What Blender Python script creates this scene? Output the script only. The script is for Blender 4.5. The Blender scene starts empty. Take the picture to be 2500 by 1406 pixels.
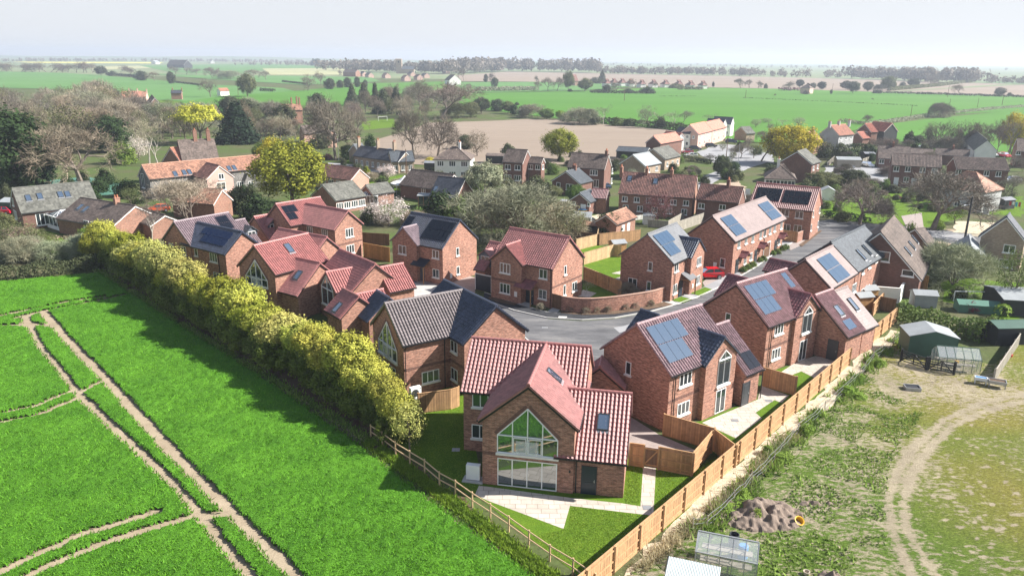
import bpy, math, random
import numpy as np
from mathutils import Vector, Matrix
random.seed(7); rng = np.random.default_rng(7)
R = math.radians
S = bpy.context.scene
COL = S.collection
# ---------------------------------------------------------------- camera, sky, sun, exposure
FP, PITCH, ROLL, CH = 1871.24, .291334, -.0093988, 29.0
def cam_axes():
    fw = np.array([0, math.cos(PITCH), -math.sin(PITCH)]); dn = np.array([0, -math.sin(PITCH), -math.cos(PITCH)]); rt = np.array([1., 0, 0])
    c, s = math.cos(ROLL), math.sin(ROLL)
    return np.array([c*rt+s*dn, -s*rt+c*dn, fw])
CM = cam_axes()
cd = bpy.data.cameras.new('camera'); cam = bpy.data.objects.new('camera', cd); COL.objects.link(cam)
cd.lens = FP/2500*36; cd.sensor_width = 36; cd.clip_start = .5; cd.clip_end = 20000
cam.matrix_world = Matrix.Translation((0, 0, CH)) @ Matrix([[CM[0][i], -CM[1][i], -CM[2][i]] for i in range(3)]).to_4x4()
S.camera = cam
SUN_AZ, SUN_EL = 3.0, 37.0          # azimuth from +X towards +Y
W_ = bpy.data.worlds.new('World'); S.world = W_; W_.use_nodes = True
nt = W_.node_tree; nt.nodes.clear()
sky = nt.nodes.new('ShaderNodeTexSky'); sky.sky_type = 'NISHITA'; sky.sun_disc = False
sky.sun_elevation = R(SUN_EL); sky.sun_rotation = R(90-SUN_AZ); sky.dust_density = 1.0; sky.air_density = 1.0; sky.ozone_density = 1.0
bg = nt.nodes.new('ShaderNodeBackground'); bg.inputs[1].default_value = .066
wo = nt.nodes.new('ShaderNodeOutputWorld')
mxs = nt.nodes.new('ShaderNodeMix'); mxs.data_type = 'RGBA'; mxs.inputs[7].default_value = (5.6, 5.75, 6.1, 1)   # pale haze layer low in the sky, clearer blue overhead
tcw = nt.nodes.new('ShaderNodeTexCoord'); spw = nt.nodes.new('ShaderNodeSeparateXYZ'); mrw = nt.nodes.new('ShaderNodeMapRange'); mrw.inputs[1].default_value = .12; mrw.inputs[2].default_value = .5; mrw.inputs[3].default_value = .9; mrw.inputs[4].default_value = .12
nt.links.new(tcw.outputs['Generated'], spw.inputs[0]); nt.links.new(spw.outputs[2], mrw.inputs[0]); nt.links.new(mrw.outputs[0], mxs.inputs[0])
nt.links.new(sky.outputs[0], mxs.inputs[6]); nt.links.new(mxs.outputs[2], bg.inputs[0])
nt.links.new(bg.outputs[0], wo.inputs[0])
sd = bpy.data.lights.new('sun', 'SUN'); sd.energy = 5.0; sd.angle = R(.5); sd.color = (1, .955, .89)
so = bpy.data.objects.new('sun', sd); COL.objects.link(so)
sv = Vector((math.cos(R(SUN_AZ))*math.cos(R(SUN_EL)), math.sin(R(SUN_AZ))*math.cos(R(SUN_EL)), math.sin(R(SUN_EL))))
so.rotation_euler = sv.to_track_quat('Z', 'Y').to_euler(); so.location = (60, 60, 80)
S.view_settings.view_transform = 'Standard'; S.view_settings.look = 'None'; S.view_settings.gamma = 1; S.view_settings.exposure = 1.2
S.render.engine = 'CYCLES'
# ---------------------------------------------------------------- geometry of the view: pixel of the photograph -> world point
def ray(x, y): return CM.T @ np.array([(x-1250)/FP, (y-703)/FP, 1])
def G(x, y, z=0.):
    d = ray(x, y); t = (z-CH)/d[2]; return d[:2]*t
def Zat(g, px):
    d = ray(*px); t = math.hypot(g[0], g[1])/math.hypot(d[0], d[1]); return CH+d[2]*t
def Q(ox, oy, s): return lambda x, y: (ox+x/s, oy+y/s)
def T(ox, oy): return Q(ox, oy, 2.9294)
# ---------------------------------------------------------------- materials
MATS = {}
def newmat(name):
    m = bpy.data.materials.new(name); m.use_nodes = True; n = m.node_tree.nodes; b = n['Principled BSDF']; MATS[name] = m
    return m, m.node_tree, b
def setc(b, c): b.inputs['Base Color'].default_value = (*c, 1)
def mul(c, k): return tuple(min(1, max(0, x*k)) for x in c)
def node(t, ty, **kw):
    n = t.nodes.new(ty)
    for k, v in kw.items(): setattr(n, k, v)
    return n
def mixc(t, fac, a, b, blend='MIX'):
    m = node(t, 'ShaderNodeMix', data_type='RGBA', blend_type=blend)
    for sock, v in ((m.inputs[0], fac), (m.inputs[6], a), (m.inputs[7], b)):
        if isinstance(v, (int, float)): sock.default_value = v
        elif isinstance(v, tuple): sock.default_value = (*v, 1) if len(v) == 3 else v
        else: t.links.new(v, sock)
    return m.outputs[2]
def noise(t, vec, scale, detail=4, rough=.6):
    n = node(t, 'ShaderNodeTexNoise'); n.inputs['Scale'].default_value = scale; n.inputs['Detail'].default_value = detail; n.inputs['Roughness'].default_value = rough
    if vec is not None: t.links.new(vec, n.inputs['Vector'])
    return n.outputs[0]
def ramp(t, fac, pts):
    r = node(t, 'ShaderNodeValToRGB'); e = r.color_ramp.elements
    while len(e) < len(pts): e.new(.5)
    for el, (p, c) in zip(e, pts): el.position = p; el.color = (*c, 1) if isinstance(c, tuple) else (c, c, c, 1)
    t.links.new(fac, r.inputs[0]); return r.outputs[0]
def objco(t): return node(t, 'ShaderNodeTexCoord').outputs['Object']
def uvco(t): return node(t, 'ShaderNodeTexCoord').outputs['UV']
def bump(t, b, h, st=.5, dist=.05):
    n = node(t, 'ShaderNodeBump'); n.inputs['Strength'].default_value = st; n.inputs['Distance'].default_value = dist
    t.links.new(h, n.inputs['Height']); t.links.new(n.outputs[0], b.inputs['Normal'])
def plain(name, c, rough=.6, var=.15, scale=1.5, metal=0, spec=.5, bmp=0):
    m, t, b = newmat(name); b.inputs['Roughness'].default_value = rough; b.inputs['Metallic'].default_value = metal; b.inputs['Specular IOR Level'].default_value = spec
    v = objco(t); n = noise(t, v, scale, 5, .65)
    col = ramp(t, n, [(.3, mul(c, 1-var)), (.7, mul(c, 1+var))]); t.links.new(col, b.inputs['Base Color'])
    if bmp: bump(t, b, noise(t, v, scale*6, 4), bmp, .05)
    return m
def brick(name, c1, c2, mortar, blotch=.35):
    m, t, b = newmat(name); b.inputs['Roughness'].default_value = .85; b.inputs['Specular IOR Level'].default_value = .25
    uv = uvco(t); br = node(t, 'ShaderNodeTexBrick'); t.links.new(uv, br.inputs['Vector'])
    for k, v in (('Scale', 1), ('Mortar Size', .009), ('Brick Width', .225), ('Row Height', .075), ('Bias', -.1), ('Mortar Smooth', .3)): br.inputs[k].default_value = v
    br.inputs['Color1'].default_value = (*c1, 1); br.inputs['Color2'].default_value = (*c2, 1); br.inputs['Mortar'].default_value = (*mortar, 1)
    mp = node(t, 'ShaderNodeMapping'); mp.inputs['Scale'].default_value = (2.2, 6.5, 1); t.links.new(uv, mp.inputs[0])
    n = noise(t, mp.outputs[0], 1.0, 4, .7); f = ramp(t, n, [(.38, 1-blotch), (.62, 1+blotch*.5)])
    n2 = noise(t, uv, .35, 3); f2 = ramp(t, n2, [(.3, .82), (.7, 1.12)])
    c = mixc(t, 1., br.outputs[0], f, 'MULTIPLY'); c = mixc(t, 1., c, f2, 'MULTIPLY'); t.links.new(c, b.inputs['Base Color'])
    bump(t, b, br.outputs['Fac'], -.4, .01)
    return m
def tile(name, c, var=.3, rough=.55, wave=False, tw=.3, th=.33, patch=.12):
    m, t, b = newmat(name); b.inputs['Roughness'].default_value = rough; b.inputs['Specular IOR Level'].default_value = .4 if wave == 2 else .8
    uv = uvco(t)
    d = node(t, 'ShaderNodeVectorMath', operation='DIVIDE'); t.links.new(uv, d.inputs[0]); d.inputs[1].default_value = (tw, th, 1)
    fl = node(t, 'ShaderNodeVectorMath', operation='FLOOR'); t.links.new(d.outputs[0], fl.inputs[0])
    wn = node(t, 'ShaderNodeTexWhiteNoise', noise_dimensions='2D'); t.links.new(fl.outputs[0], wn.inputs['Vector'])
    col = ramp(t, wn.outputs['Value'], [(0, mul(c, 1-var)), (1, mul(c, 1+var))])
    n = noise(t, uv, .6, 4); col = mixc(t, 1., col, ramp(t, n, [(.3, 1-patch), (.7, 1+patch)]), 'MULTIPLY')
    n3 = noise(t, uv, 9, 3); col = mixc(t, 1., col, ramp(t, n3, [(.3, .9), (.7, 1.08)]), 'MULTIPLY')
    t.links.new(col, b.inputs['Base Color'])
    if wave:
        sp = node(t, 'ShaderNodeSeparateXYZ'); t.links.new(uv, sp.inputs[0])
        a = node(t, 'ShaderNodeMath', operation='MULTIPLY'); a.inputs[1].default_value = 2*math.pi/tw; t.links.new(sp.outputs[0], a.inputs[0])
        s_ = node(t, 'ShaderNodeMath', operation='SINE'); t.links.new(a.outputs[0], s_.inputs[0])
        q = node(t, 'ShaderNodeMath', operation='DIVIDE'); q.inputs[1].default_value = th; t.links.new(sp.outputs[1], q.inputs[0])
        fr = node(t, 'ShaderNodeMath', operation='FRACT'); t.links.new(q.outputs[0], fr.inputs[0])
        ad = node(t, 'ShaderNodeMath', operation='MULTIPLY_ADD'); t.links.new(s_.outputs[0], ad.inputs[0]); ad.inputs[1].default_value = .5 if wave == 1 else .0; t.links.new(fr.outputs[0], ad.inputs[2])
        bump(t, b, ad.outputs[0], .9, .035)
    return m
def slabs(name, c1, c2, mortar, bw, rh, ms=.012, rough=.8, off=.5):
    m, t, b = newmat(name); b.inputs['Roughness'].default_value = rough
    v = objco(t); br = node(t, 'ShaderNodeTexBrick'); t.links.new(v, br.inputs['Vector']); br.offset = off; br.squash = 1.4; br.squash_frequency = 3
    for k, x in (('Scale', 1), ('Mortar Size', ms), ('Brick Width', bw), ('Row Height', rh), ('Bias', 0)): br.inputs[k].default_value = x
    br.inputs['Color1'].default_value = (*c1, 1); br.inputs['Color2'].default_value = (*c2, 1); br.inputs['Mortar'].default_value = (*mortar, 1)
    c = mixc(t, 1., br.outputs[0], ramp(t, noise(t, v, 1.2, 5), [(.3, .85), (.7, 1.1)]), 'MULTIPLY'); t.links.new(c, b.inputs['Base Color'])
    return m
def ground_mat(name, stops, scale=.4, fine=6., fvar=.35, bmp=.6, bdist=.08, stretch=None):
    m, t, b = newmat(name); b.inputs['Roughness'].default_value = .95; b.inputs['Specular IOR Level'].default_value = .1
    v = objco(t)
    if stretch:
        mp = node(t, 'ShaderNodeMapping'); mp.inputs['Rotation'].default_value = (0, 0, stretch[0]); mp.inputs['Scale'].default_value = (stretch[1], 1, 1); t.links.new(v, mp.inputs[0]); v = mp.outputs[0]
    n = noise(t, v, scale, 8, .62); c = ramp(t, n, stops)
    n2 = noise(t, v, fine, 6, .75); c = mixc(t, 1., c, ramp(t, n2, [(.3, 1-fvar), (.7, 1+fvar)]), 'MULTIPLY')
    t.links.new(c, b.inputs['Base Color'])
    if bmp: bump(t, b, n2, bmp, bdist)
    return m
def foliage(name, rough=.8, trans=.25, fixed=None, sc=.55, var=.3):
    m, t, b = newmat(name); b.inputs['Roughness'].default_value = rough; b.inputs['Specular IOR Level'].default_value = .2
    if fixed: src = fixed
    else: src = node(t, 'ShaderNodeObjectInfo').outputs['Color']
    ge = node(t, 'ShaderNodeNewGeometry'); r1 = ramp(t, ge.outputs['Random Per Island'], [(0, 1-var), (1, 1+var)])
    n = noise(t, objco(t), sc, 3); r2 = ramp(t, n, [(.35, (.8, .84, .8)), (.65, (1.2, 1.12, 1.1))])
    c = mixc(t, 1., src, r1, 'MULTIPLY'); c = mixc(t, 1., c, r2, 'MULTIPLY'); t.links.new(c, b.inputs['Base Color'])
    if trans:
        tr = node(t, 'ShaderNodeBsdfTranslucent'); t.links.new(c, tr.inputs[0]); mx = node(t, 'ShaderNodeMixShader'); mx.inputs[0].default_value = trans
        out = t.nodes['Material Output']; t.links.new(b.outputs[0], mx.inputs[1]); t.links.new(tr.outputs[0], mx.inputs[2]); t.links.new(mx.outputs[0], out.inputs[0])
    return m
def glassm(name, c, refl=.25, rough=.03):
    m, t, b = newmat(name); setc(b, c); b.inputs['Roughness'].default_value = .1
    g = node(t, 'ShaderNodeBsdfGlossy'); g.inputs['Roughness'].default_value = rough; g.inputs[0].default_value = (.9, .95, 1, 1)
    mx = node(t, 'ShaderNodeMixShader'); lw = node(t, 'ShaderNodeFresnel'); lw.inputs[0].default_value = 1.5
    ad = node(t, 'ShaderNodeMath', operation='ADD'); ad.inputs[1].default_value = refl; t.links.new(lw.outputs[0], ad.inputs[0]); t.links.new(ad.outputs[0], mx.inputs[0])
    b.inputs['Specular IOR Level'].default_value = 0; t.links.new(b.outputs[0], mx.inputs[1]); t.links.new(g.outputs[0], mx.inputs[2]); t.links.new(mx.outputs[0], t.nodes['Material Output'].inputs[0]); return m
brick('brick_red', (.43, .185, .125), (.24, .10, .068), (.42, .345, .28), .42)
brick('brick_old', (.34, .15, .10), (.24, .11, .08), (.34, .29, .23), .3)
brick('brick_brown', (.20, .085, .065), (.15, .07, .055), (.22, .18, .15), .2)
brick('brick_pink', (.50, .28, .21), (.42, .24, .18), (.5, .42, .34), .2)
brick('brick_buff', (.36, .28, .20), (.30, .20, .15), (.4, .34, .27), .25)
brick('flint', (.13, .13, .13), (.28, .27, .26), (.3, .28, .25), .4)
tile('tile_red', (.33, .13, .12), .18, .55, patch=.08); tile('tile_navy', (.035, .045, .075), .35, .4); tile('tile_greybrown', (.15, .125, .125), .2)
tile('tile_mauve', (.19, .14, .155), .2); tile('tile_plum', (.26, .17, .18), .25); tile('tile_pinkgrey', (.33, .195, .195), .22); tile('tile_maroon', (.20, .07, .075), .3)
tile('tile_tan', (.24, .185, .175), .08, .6, wave=2); tile('tile_grey', (.15, .155, .165), .08, .6, wave=2)
tile('slate', (.075, .085, .095), .22, .5, wave=2, tw=.35, th=.25); tile('slate_dark', (.055, .06, .075), .3, .5, wave=2, tw=.35, th=.25)
tile('pantile_orange', (.42, .19, .125), .25, .8, wave=1); tile('pantile_grey', (.17, .125, .105), .3, .85, wave=1, patch=.25); tile('pantile_old', (.34, .18, .12), .35, .85, wave=1, patch=.3); tile('pantile_dark', (.20, .095, .075), .35, .85, wave=1, patch=.3)
tile('tile_brown', (.13, .10, .085), .35, .8, wave=2, patch=.3); tile('tile_mossy', (.115, .115, .10), .3, .85, wave=2, patch=.35); tile('tile_tanold', (.11, .085, .072), .25, .85, wave=2, patch=.3); tile('pan_fresh', (.45, .165, .11), .2, .8, wave=1)
plain('white', (.82, .82, .80), .45, .04); plain('stone_sill', (.72, .70, .66), .8, .06); plain('black', (.012, .013, .016), .4, .1); plain('dark_blue', (.018, .028, .045), .35, .1); plain('dark_grey', (.05, .055, .062), .4, .1)
plain('render_white', (.76, .75, .71), .85, .08, .6); plain('render_pink', (.56, .38, .32), .9, .12, .5); plain('render_grey', (.40, .40, .40), .9, .1, .5); plain('slate_cladding', (.09, .105, .13), .6, .12, 4); plain('boards_black', (.025, .027, .03), .7, .2)
plain('wood_new', (.45, .245, .095), .8, .22, 3, bmp=.3); plain('wood_pale', (.55, .38, .22), .8, .2, 3); plain('wood_dark', (.12, .06, .03), .7, .2, 3); plain('wood_grey', (.30, .27, .22), .9, .2, 3); plain('oak', (.30, .17, .08), .7, .15, 3)
plain('metal_grey', (.35, .36, .37), .4, .08, 2, .4); plain('sheet', (.42, .47, .47), .5, .08); plain('metal_white', (.7, .72, .74), .35, .05); plain('green_paint', (.03, .085, .06), .6, .15, 1); plain('felt_grey', (.27, .29, .30), .9, .12, 1); plain('rust', (.33, .16, .10), .8, .4, 1.5)
plain('soil_lumps', (.19, .145, .115), .95, .3, 3, bmp=.8); plain('concrete', (.42, .41, .39), .9, .12, 1); plain('plastic_blue', (.06, .25, .55), .5, .1); plain('plastic_yellow', (.75, .42, .02), .5, .1); plain('plastic_green', (.07, .18, .13), .6, .1); plain('red_paint', (.5, .02, .025), .3, .05)
plain('rubber', (.02, .02, .02), .8, .1); plain('bark', (.16, .13, .105), .9, .25, 2); plain('bark_pale', (.42, .38, .33), .9, .25, 2); plain('terracotta', (.42, .16, .09), .8, .15); plain('lead', (.20, .21, .23), .6, .1)
plain('cloth_white', (.85, .85, .85), .8, .03); plain('cloth_red', (.5, .05, .05), .8, .05); plain('cloth_blue', (.05, .3, .55), .8, .05); plain('cloth_yellow', (.7, .65, .1), .8, .05); plain('kerb', (.50, .49, .47), .85, .1, 2)
glassm('glass', (.03, .04, .045), .06); glassm('glass_big', (.03, .05, .055), .27); glassm('glass_sky', (.05, .08, .12), .35); glassm('pv_blue', (.035, .07, .12), .13, .05); glassm('pv_black', (.006, .008, .014), .0, .02); glassm('pv_navy', (.004, .012, .05), .0, .02)
m, t, b = newmat('glass_clear'); setc(b, (.8, .85, .87)); b.inputs['Roughness'].default_value = .05; b.inputs['Alpha'].default_value = .28
m, t, b = newmat('car_paint'); oi = node(t, 'ShaderNodeObjectInfo'); t.links.new(oi.outputs['Color'], b.inputs['Base Color']); b.inputs['Roughness'].default_value = .25; b.inputs['Coat Weight'].default_value = .5
foliage('leaf'); foliage('twig', .95, 0, sc=.3, var=.25); foliage('crop_leaf', .6, .35, fixed=(.115, .29, .02, 1), sc=.12, var=.55); foliage('lawn_blade', .7, .3, fixed=(.19, .30, .03, 1), sc=.5, var=.4)
foliage('weed_blade', .9, .3, fixed=(.19, .29, .06, 1), sc=.25, var=.4); foliage('dry_blade', .9, .2, fixed=(.42, .38, .24, 1), sc=.25, var=.3)
g1 = lambda *a, **k: ground_mat(*a, **k)
g1('ground_rough', [(.3, (.13, .11, .07)), (.48, (.085, .10, .04)), (.62, (.075, .115, .03)), (.8, (.16, .15, .085))], .08, 2.5)
g1('field_green', [(.3, (.06, .165, .02)), (.7, (.085, .205, .03))], .012, .6, .14, .3, stretch=(.5, .12))
g1('field_green2', [(.3, (.085, .19, .05)), (.7, (.11, .225, .07))], .012, .6, .14, .3)
g1('field_tan', [(.3, (.24, .19, .15)), (.7, (.29, .235, .185))], .02, .8, .13, .4, stretch=(.3, .1))
g1('field_pale', [(.3, (.30, .32, .16)), (.7, (.40, .38, .22))], .01, .6, .1, .2)
g1('field_yellow', [(.3, (.55, .52, .10)), (.7, (.6, .55, .12))], .01, .6, .1, .2)
g1('field_far', [(.35, (.10, .17, .07)), (.5, (.20, .22, .12)), (.65, (.11, .20, .08))], .003, .05, .2, 0)
g1('crop_soil', [(.3, (.26, .205, .14)), (.7, (.38, .31, .22))], .5, 8, .15, .6, .04)
g1('crop_base', [(.3, (.05, .15, .012)), (.7, (.095, .25, .02))], .35, 9, .45, 1., .15)
g1('lawn', [(.3, (.075, .145, .012)), (.6, (.105, .18, .016)), (.8, (.17, .21, .035))], .8, 11, .45, .9, .05)
g1('earth', [(.3, (.10, .065, .045)), (.7, (.17, .12, .085))], 1.2, 9, .4, .8, .08)
g1('earth_pale', [(.3, (.33, .25, .18)), (.7, (.46, .37, .28))], .8, 7, .3, .8, .08)
g1('gravel', [(.3, (.40, .34, .24)), (.6, (.55, .48, .36)), (.8, (.62, .55, .42))], 1.5, 11, .4, 1., .06)
g1('asphalt', [(.32, (.085, .085, .09)), (.5, (.135, .135, .14)), (.66, (.21, .205, .20))], .6, 9, .22, .3, .02, stretch=(.35, .22))
g1('asphalt_dark', [(.3, (.035, .037, .042)), (.7, (.06, .062, .068))], 1, 14, .15, .3, .02)
g1('road_pale', [(.3, (.26, .26, .27)), (.7, (.34, .34, .345))], .4, 10, .12, .2, .02)
slabs('paving', (.54, .48, .41), (.44, .385, .325), (.24, .20, .16), .75, .55, .018); slabs('block_paving', (.38, .31, .28), (.31, .26, .24), (.22, .19, .17), .2, .1, .006)
# near paddock: one material driven by a mask of bare soil stored on the mesh
def paddock_mat():
    m, t, b = newmat('paddock'); b.inputs['Roughness'].default_value = .95; b.inputs['Specular IOR Level'].default_value = .1
    v = objco(t); at = node(t, 'ShaderNodeAttribute', attribute_name='bare'); at2 = node(t, 'ShaderNodeAttribute', attribute_name='dry')
    mp = node(t, 'ShaderNodeMapping'); mp.inputs['Scale'].default_value = (1, 1.9, 1); t.links.new(v, mp.inputs[0]); w = mp.outputs[0]
    n = noise(t, w, 1.5, 9, .78); n2 = noise(t, w, 5, 6, .8); n3 = noise(t, v, .35, 4)
    ad = node(t, 'ShaderNodeMath', operation='ADD'); t.links.new(at.outputs['Fac'], ad.inputs[0])
    sc = node(t, 'ShaderNodeMath', operation='MULTIPLY_ADD'); t.links.new(n, sc.inputs[0]); sc.inputs[1].default_value = 4.5; sc.inputs[2].default_value = -2.25; t.links.new(sc.outputs[0], ad.inputs[1])
    f = ramp(t, ad.outputs[0], [(.3, 0.), (.75, 1.)])
    grass = mixc(t, at2.outputs['Fac'], (.10, .165, .024), (.21, .195, .045)); grass = mixc(t, 1., grass, ramp(t, n2, [(.32, .35), (.68, 1.7)]), 'MULTIPLY')
    soil = mixc(t, n2, (.26, .215, .14), (.58, .50, .37)); soil = mixc(t, 1., soil, ramp(t, n3, [(.3, .8), (.7, 1.15)]), 'MULTIPLY')
    c = mixc(t, f, grass, soil); t.links.new(c, b.inputs['Base Color']); bump(t, b, n2, 1., .25)
paddock_mat()
# ---------------------------------------------------------------- mesh builder
class MB:
    def __init__(s): s.P = {}
    def add(s, pts, uv=None, mi=0):          # pts (n,k,3)
        pts = np.asarray(pts, float)
        if pts.ndim == 2: pts = pts[None]
        k = pts.shape[1]
        if uv is None: uv = np.zeros((pts.shape[0], k, 2))
        uv = np.asarray(uv, float)
        if uv.ndim == 2: uv = uv[None]
        s.P.setdefault(k, []).append((pts, uv, np.full(pts.shape[0], mi, int))); return s
    def poly(s, pts, mi=0):                  # planar polygon with uv in metres (u horizontal, v up the slope)
        p = np.asarray(pts, float); n = np.cross(p[1]-p[0], p[2]-p[0]); L = np.linalg.norm(n)
        if L < 1e-9: return s
        n /= L
        h = np.cross([0, 0, 1], n); lh = np.linalg.norm(h)
        h = h/lh if lh > 1e-3 else np.array([1., 0, 0]); w = np.cross(n, h)
        return s.add(p, np.stack([p@h, p@w], -1), mi)
    def obox(s, c, ax, ay, az, mi=0):        # centre, half-axis vectors
        c, ax, ay, az = [np.asarray(v, float) for v in (c, ax, ay, az)]
        v = [c+i*ax+j*ay+k*az for k in (-1, 1) for j in (-1, 1) for i in (-1, 1)]
        for f in ((0, 2, 3, 1), (4, 5, 7, 6), (0, 1, 5, 4), (2, 6, 7, 3), (0, 4, 6, 2), (1, 3, 7, 5)): s.poly([v[i] for i in f], mi)
        return s
    def box(s, x0, x1, y0, y1, z0, z1, mi=0): return s.obox(((x0+x1)/2, (y0+y1)/2, (z0+z1)/2), ((x1-x0)/2, 0, 0), (0, (y1-y0)/2, 0), (0, 0, (z1-z0)/2), mi)
    def bar(s, a, b, w, h=None, mi=0):       # square bar between two points
        a, b = np.asarray(a, float), np.asarray(b, float); d = b-a; L = np.linalg.norm(d)
        if L < 1e-6: return s
        d /= L; up = np.array([0, 0, 1.]) if abs(d[2]) < .95 else np.array([1., 0, 0]); x = np.cross(d, up); x /= np.linalg.norm(x); y = np.cross(x, d)
        return s.obox((a+b)/2, x*w/2, d*L/2, y*(h or w)/2, mi)
    def tube(s, a, b, r0, r1=None, n=8, cap=True, mi=0):
        a, b = np.asarray(a, float), np.asarray(b, float); r1 = r0 if r1 is None else r1; d = b-a; d = d/(np.linalg.norm(d)+1e-9)
        up = np.array([0, 0, 1.]) if abs(d[2]) < .9 else np.array([1., 0, 0]); x = np.cross(d, up); x /= np.linalg.norm(x); y = np.cross(d, x)
        an = np.linspace(0, 2*math.pi, n+1); c = np.cos(an)[:, None]*x+np.sin(an)[:, None]*y
        A, B = a+c*r0, b+c*r1
        s.add(np.stack([A[:-1], A[1:], B[1:], B[:-1]], 1), None, mi)
        if cap: s.add(B[:-1][None] if n <= 8 else B[:-1][None], None, mi); s.add(A[:-1][::-1][None], None, mi)
        return s
    def arrays(s):
        V, L, UV, MI, off = [], [], [], [], 0
        for k, lst in s.P.items():
            for p, u, mi in lst:
                V.append(p.reshape(-1, 3)); UV.append(u.reshape(-1, 2)); L.append(np.full(len(p), k)); MI.append(mi)
        return np.concatenate(V), np.concatenate(L), np.concatenate(UV), np.concatenate(MI)
    def mesh(s, name, mats, xf=None, smooth=False):
        V, L, UV, MI = s.arrays()
        if xf is not None: V = (V-xf[0])@xf[1]
        return rawmesh(name, V, L, np.arange(len(V)), UV, MI, mats, smooth)
    def build(s, name, mat, parent=None, **kw):
        if not s.P: return None
        xf = None; r = parent
        while r is not None and r.parent: r = r.parent
        if r is not None: xf = (np.array(r.location), np.array(r.rotation_euler.to_matrix()))
        mats = mat if isinstance(mat, (list, tuple)) else [mat]
        o = bpy.data.objects.new(name, s.mesh(name, mats, xf)); COL.objects.link(o)
        if parent is not None: o.parent = parent
        for k, v in kw.items(): o[k] = v
        return o
def rawmesh(name, V, L, idx, UV=None, MI=None, mats=(), smooth=False):
    me = bpy.data.meshes.new(name); me.vertices.add(len(V)); me.vertices.foreach_set('co', np.ascontiguousarray(V, np.float32).ravel())
    me.loops.add(len(idx)); me.loops.foreach_set('vertex_index', np.ascontiguousarray(idx, np.int32)); me.polygons.add(len(L))
    st = np.concatenate([[0], np.cumsum(L)[:-1]]); me.polygons.foreach_set('loop_start', st.astype(np.int32)); me.polygons.foreach_set('loop_total', np.asarray(L, np.int32))
    if UV is not None: me.uv_layers.new(name='UVMap').data.foreach_set('uv', np.ascontiguousarray(UV, np.float32).ravel())
    if MI is not None: me.polygons.foreach_set('material_index', np.asarray(MI, np.int32))
    me.polygons.foreach_set('use_smooth', np.full(len(L), smooth))
    for m_ in mats: me.materials.append(MATS[m_] if isinstance(m_, str) else m_)
    me.update(calc_edges=True); return me
THINGS = []          # (object, base label, pixel) for unique labels
def root(name, label, cat, loc=(0, 0, 0), rz=0, group=None):
    o = bpy.data.objects.new(name, None); COL.objects.link(o); o.location = tuple(float(v) for v in loc); o.rotation_euler = (0, 0, rz); o.empty_display_size = .3
    o['label'] = label; o['category'] = cat
    if group: o['group'] = group
    THINGS.append(o); return o
def tagm(o, label, cat, group=None):
    o['label'] = label; o['category'] = cat
    if group: o['group'] = group
    THINGS.append(o); return o
def struct(o, kind='structure'): o['kind'] = kind; return o
def dup(r, loc, rz, label=None, scale=1, group=None, color=None):
    c = r.copy(); COL.objects.link(c); c.location = tuple(float(v) for v in loc); c.rotation_euler = (0, 0, rz)
    c.scale = (scale,)*3 if isinstance(scale, (int, float)) else scale
    if label: c['label'] = label
    if group: c['group'] = group
    for ch in r.children:
        d = ch.copy(); COL.objects.link(d); d.parent = c
        if color: d.color = (*color, 1)
        for g in ch.children:
            e = g.copy(); COL.objects.link(e); e.parent = d
    THINGS.append(c); return c
# ---------------------------------------------------------------- houses
def loc2(px, z, yaw):
    X = G(*px, z); t = R(yaw); return X[0]*math.cos(t)+X[1]*math.sin(t), -X[0]*math.sin(t)+X[1]*math.cos(t)
def solve_wing(yaw, eave, r1, r2, ze, pitch):
    if yaw is None:
        A, B = G(*r1, ze+2.6), G(*r2, ze+2.6); yaw = math.degrees(math.atan2(B[1]-A[1], B[0]-A[0]))
    ve = loc2(eave, ze, yaw)[1]; s = 1 if loc2(r1, ze, yaw)[1] > ve else -1; tp = math.tan(R(pitch))
    lo, hi = .5, 22
    for _ in range(50):
        m_ = (lo+hi)/2
        if (loc2(r1, ze+m_/2*tp, yaw)[1]-(ve+s*m_/2))*s > 0: lo = m_
        else: hi = m_
    w = lo; zr = ze+w/2*tp
    return yaw, w, zr, ve+s*w/2, s, loc2(r1, zr, yaw)[0], loc2(r2, zr, yaw)[0]
class Wing: pass
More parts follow.
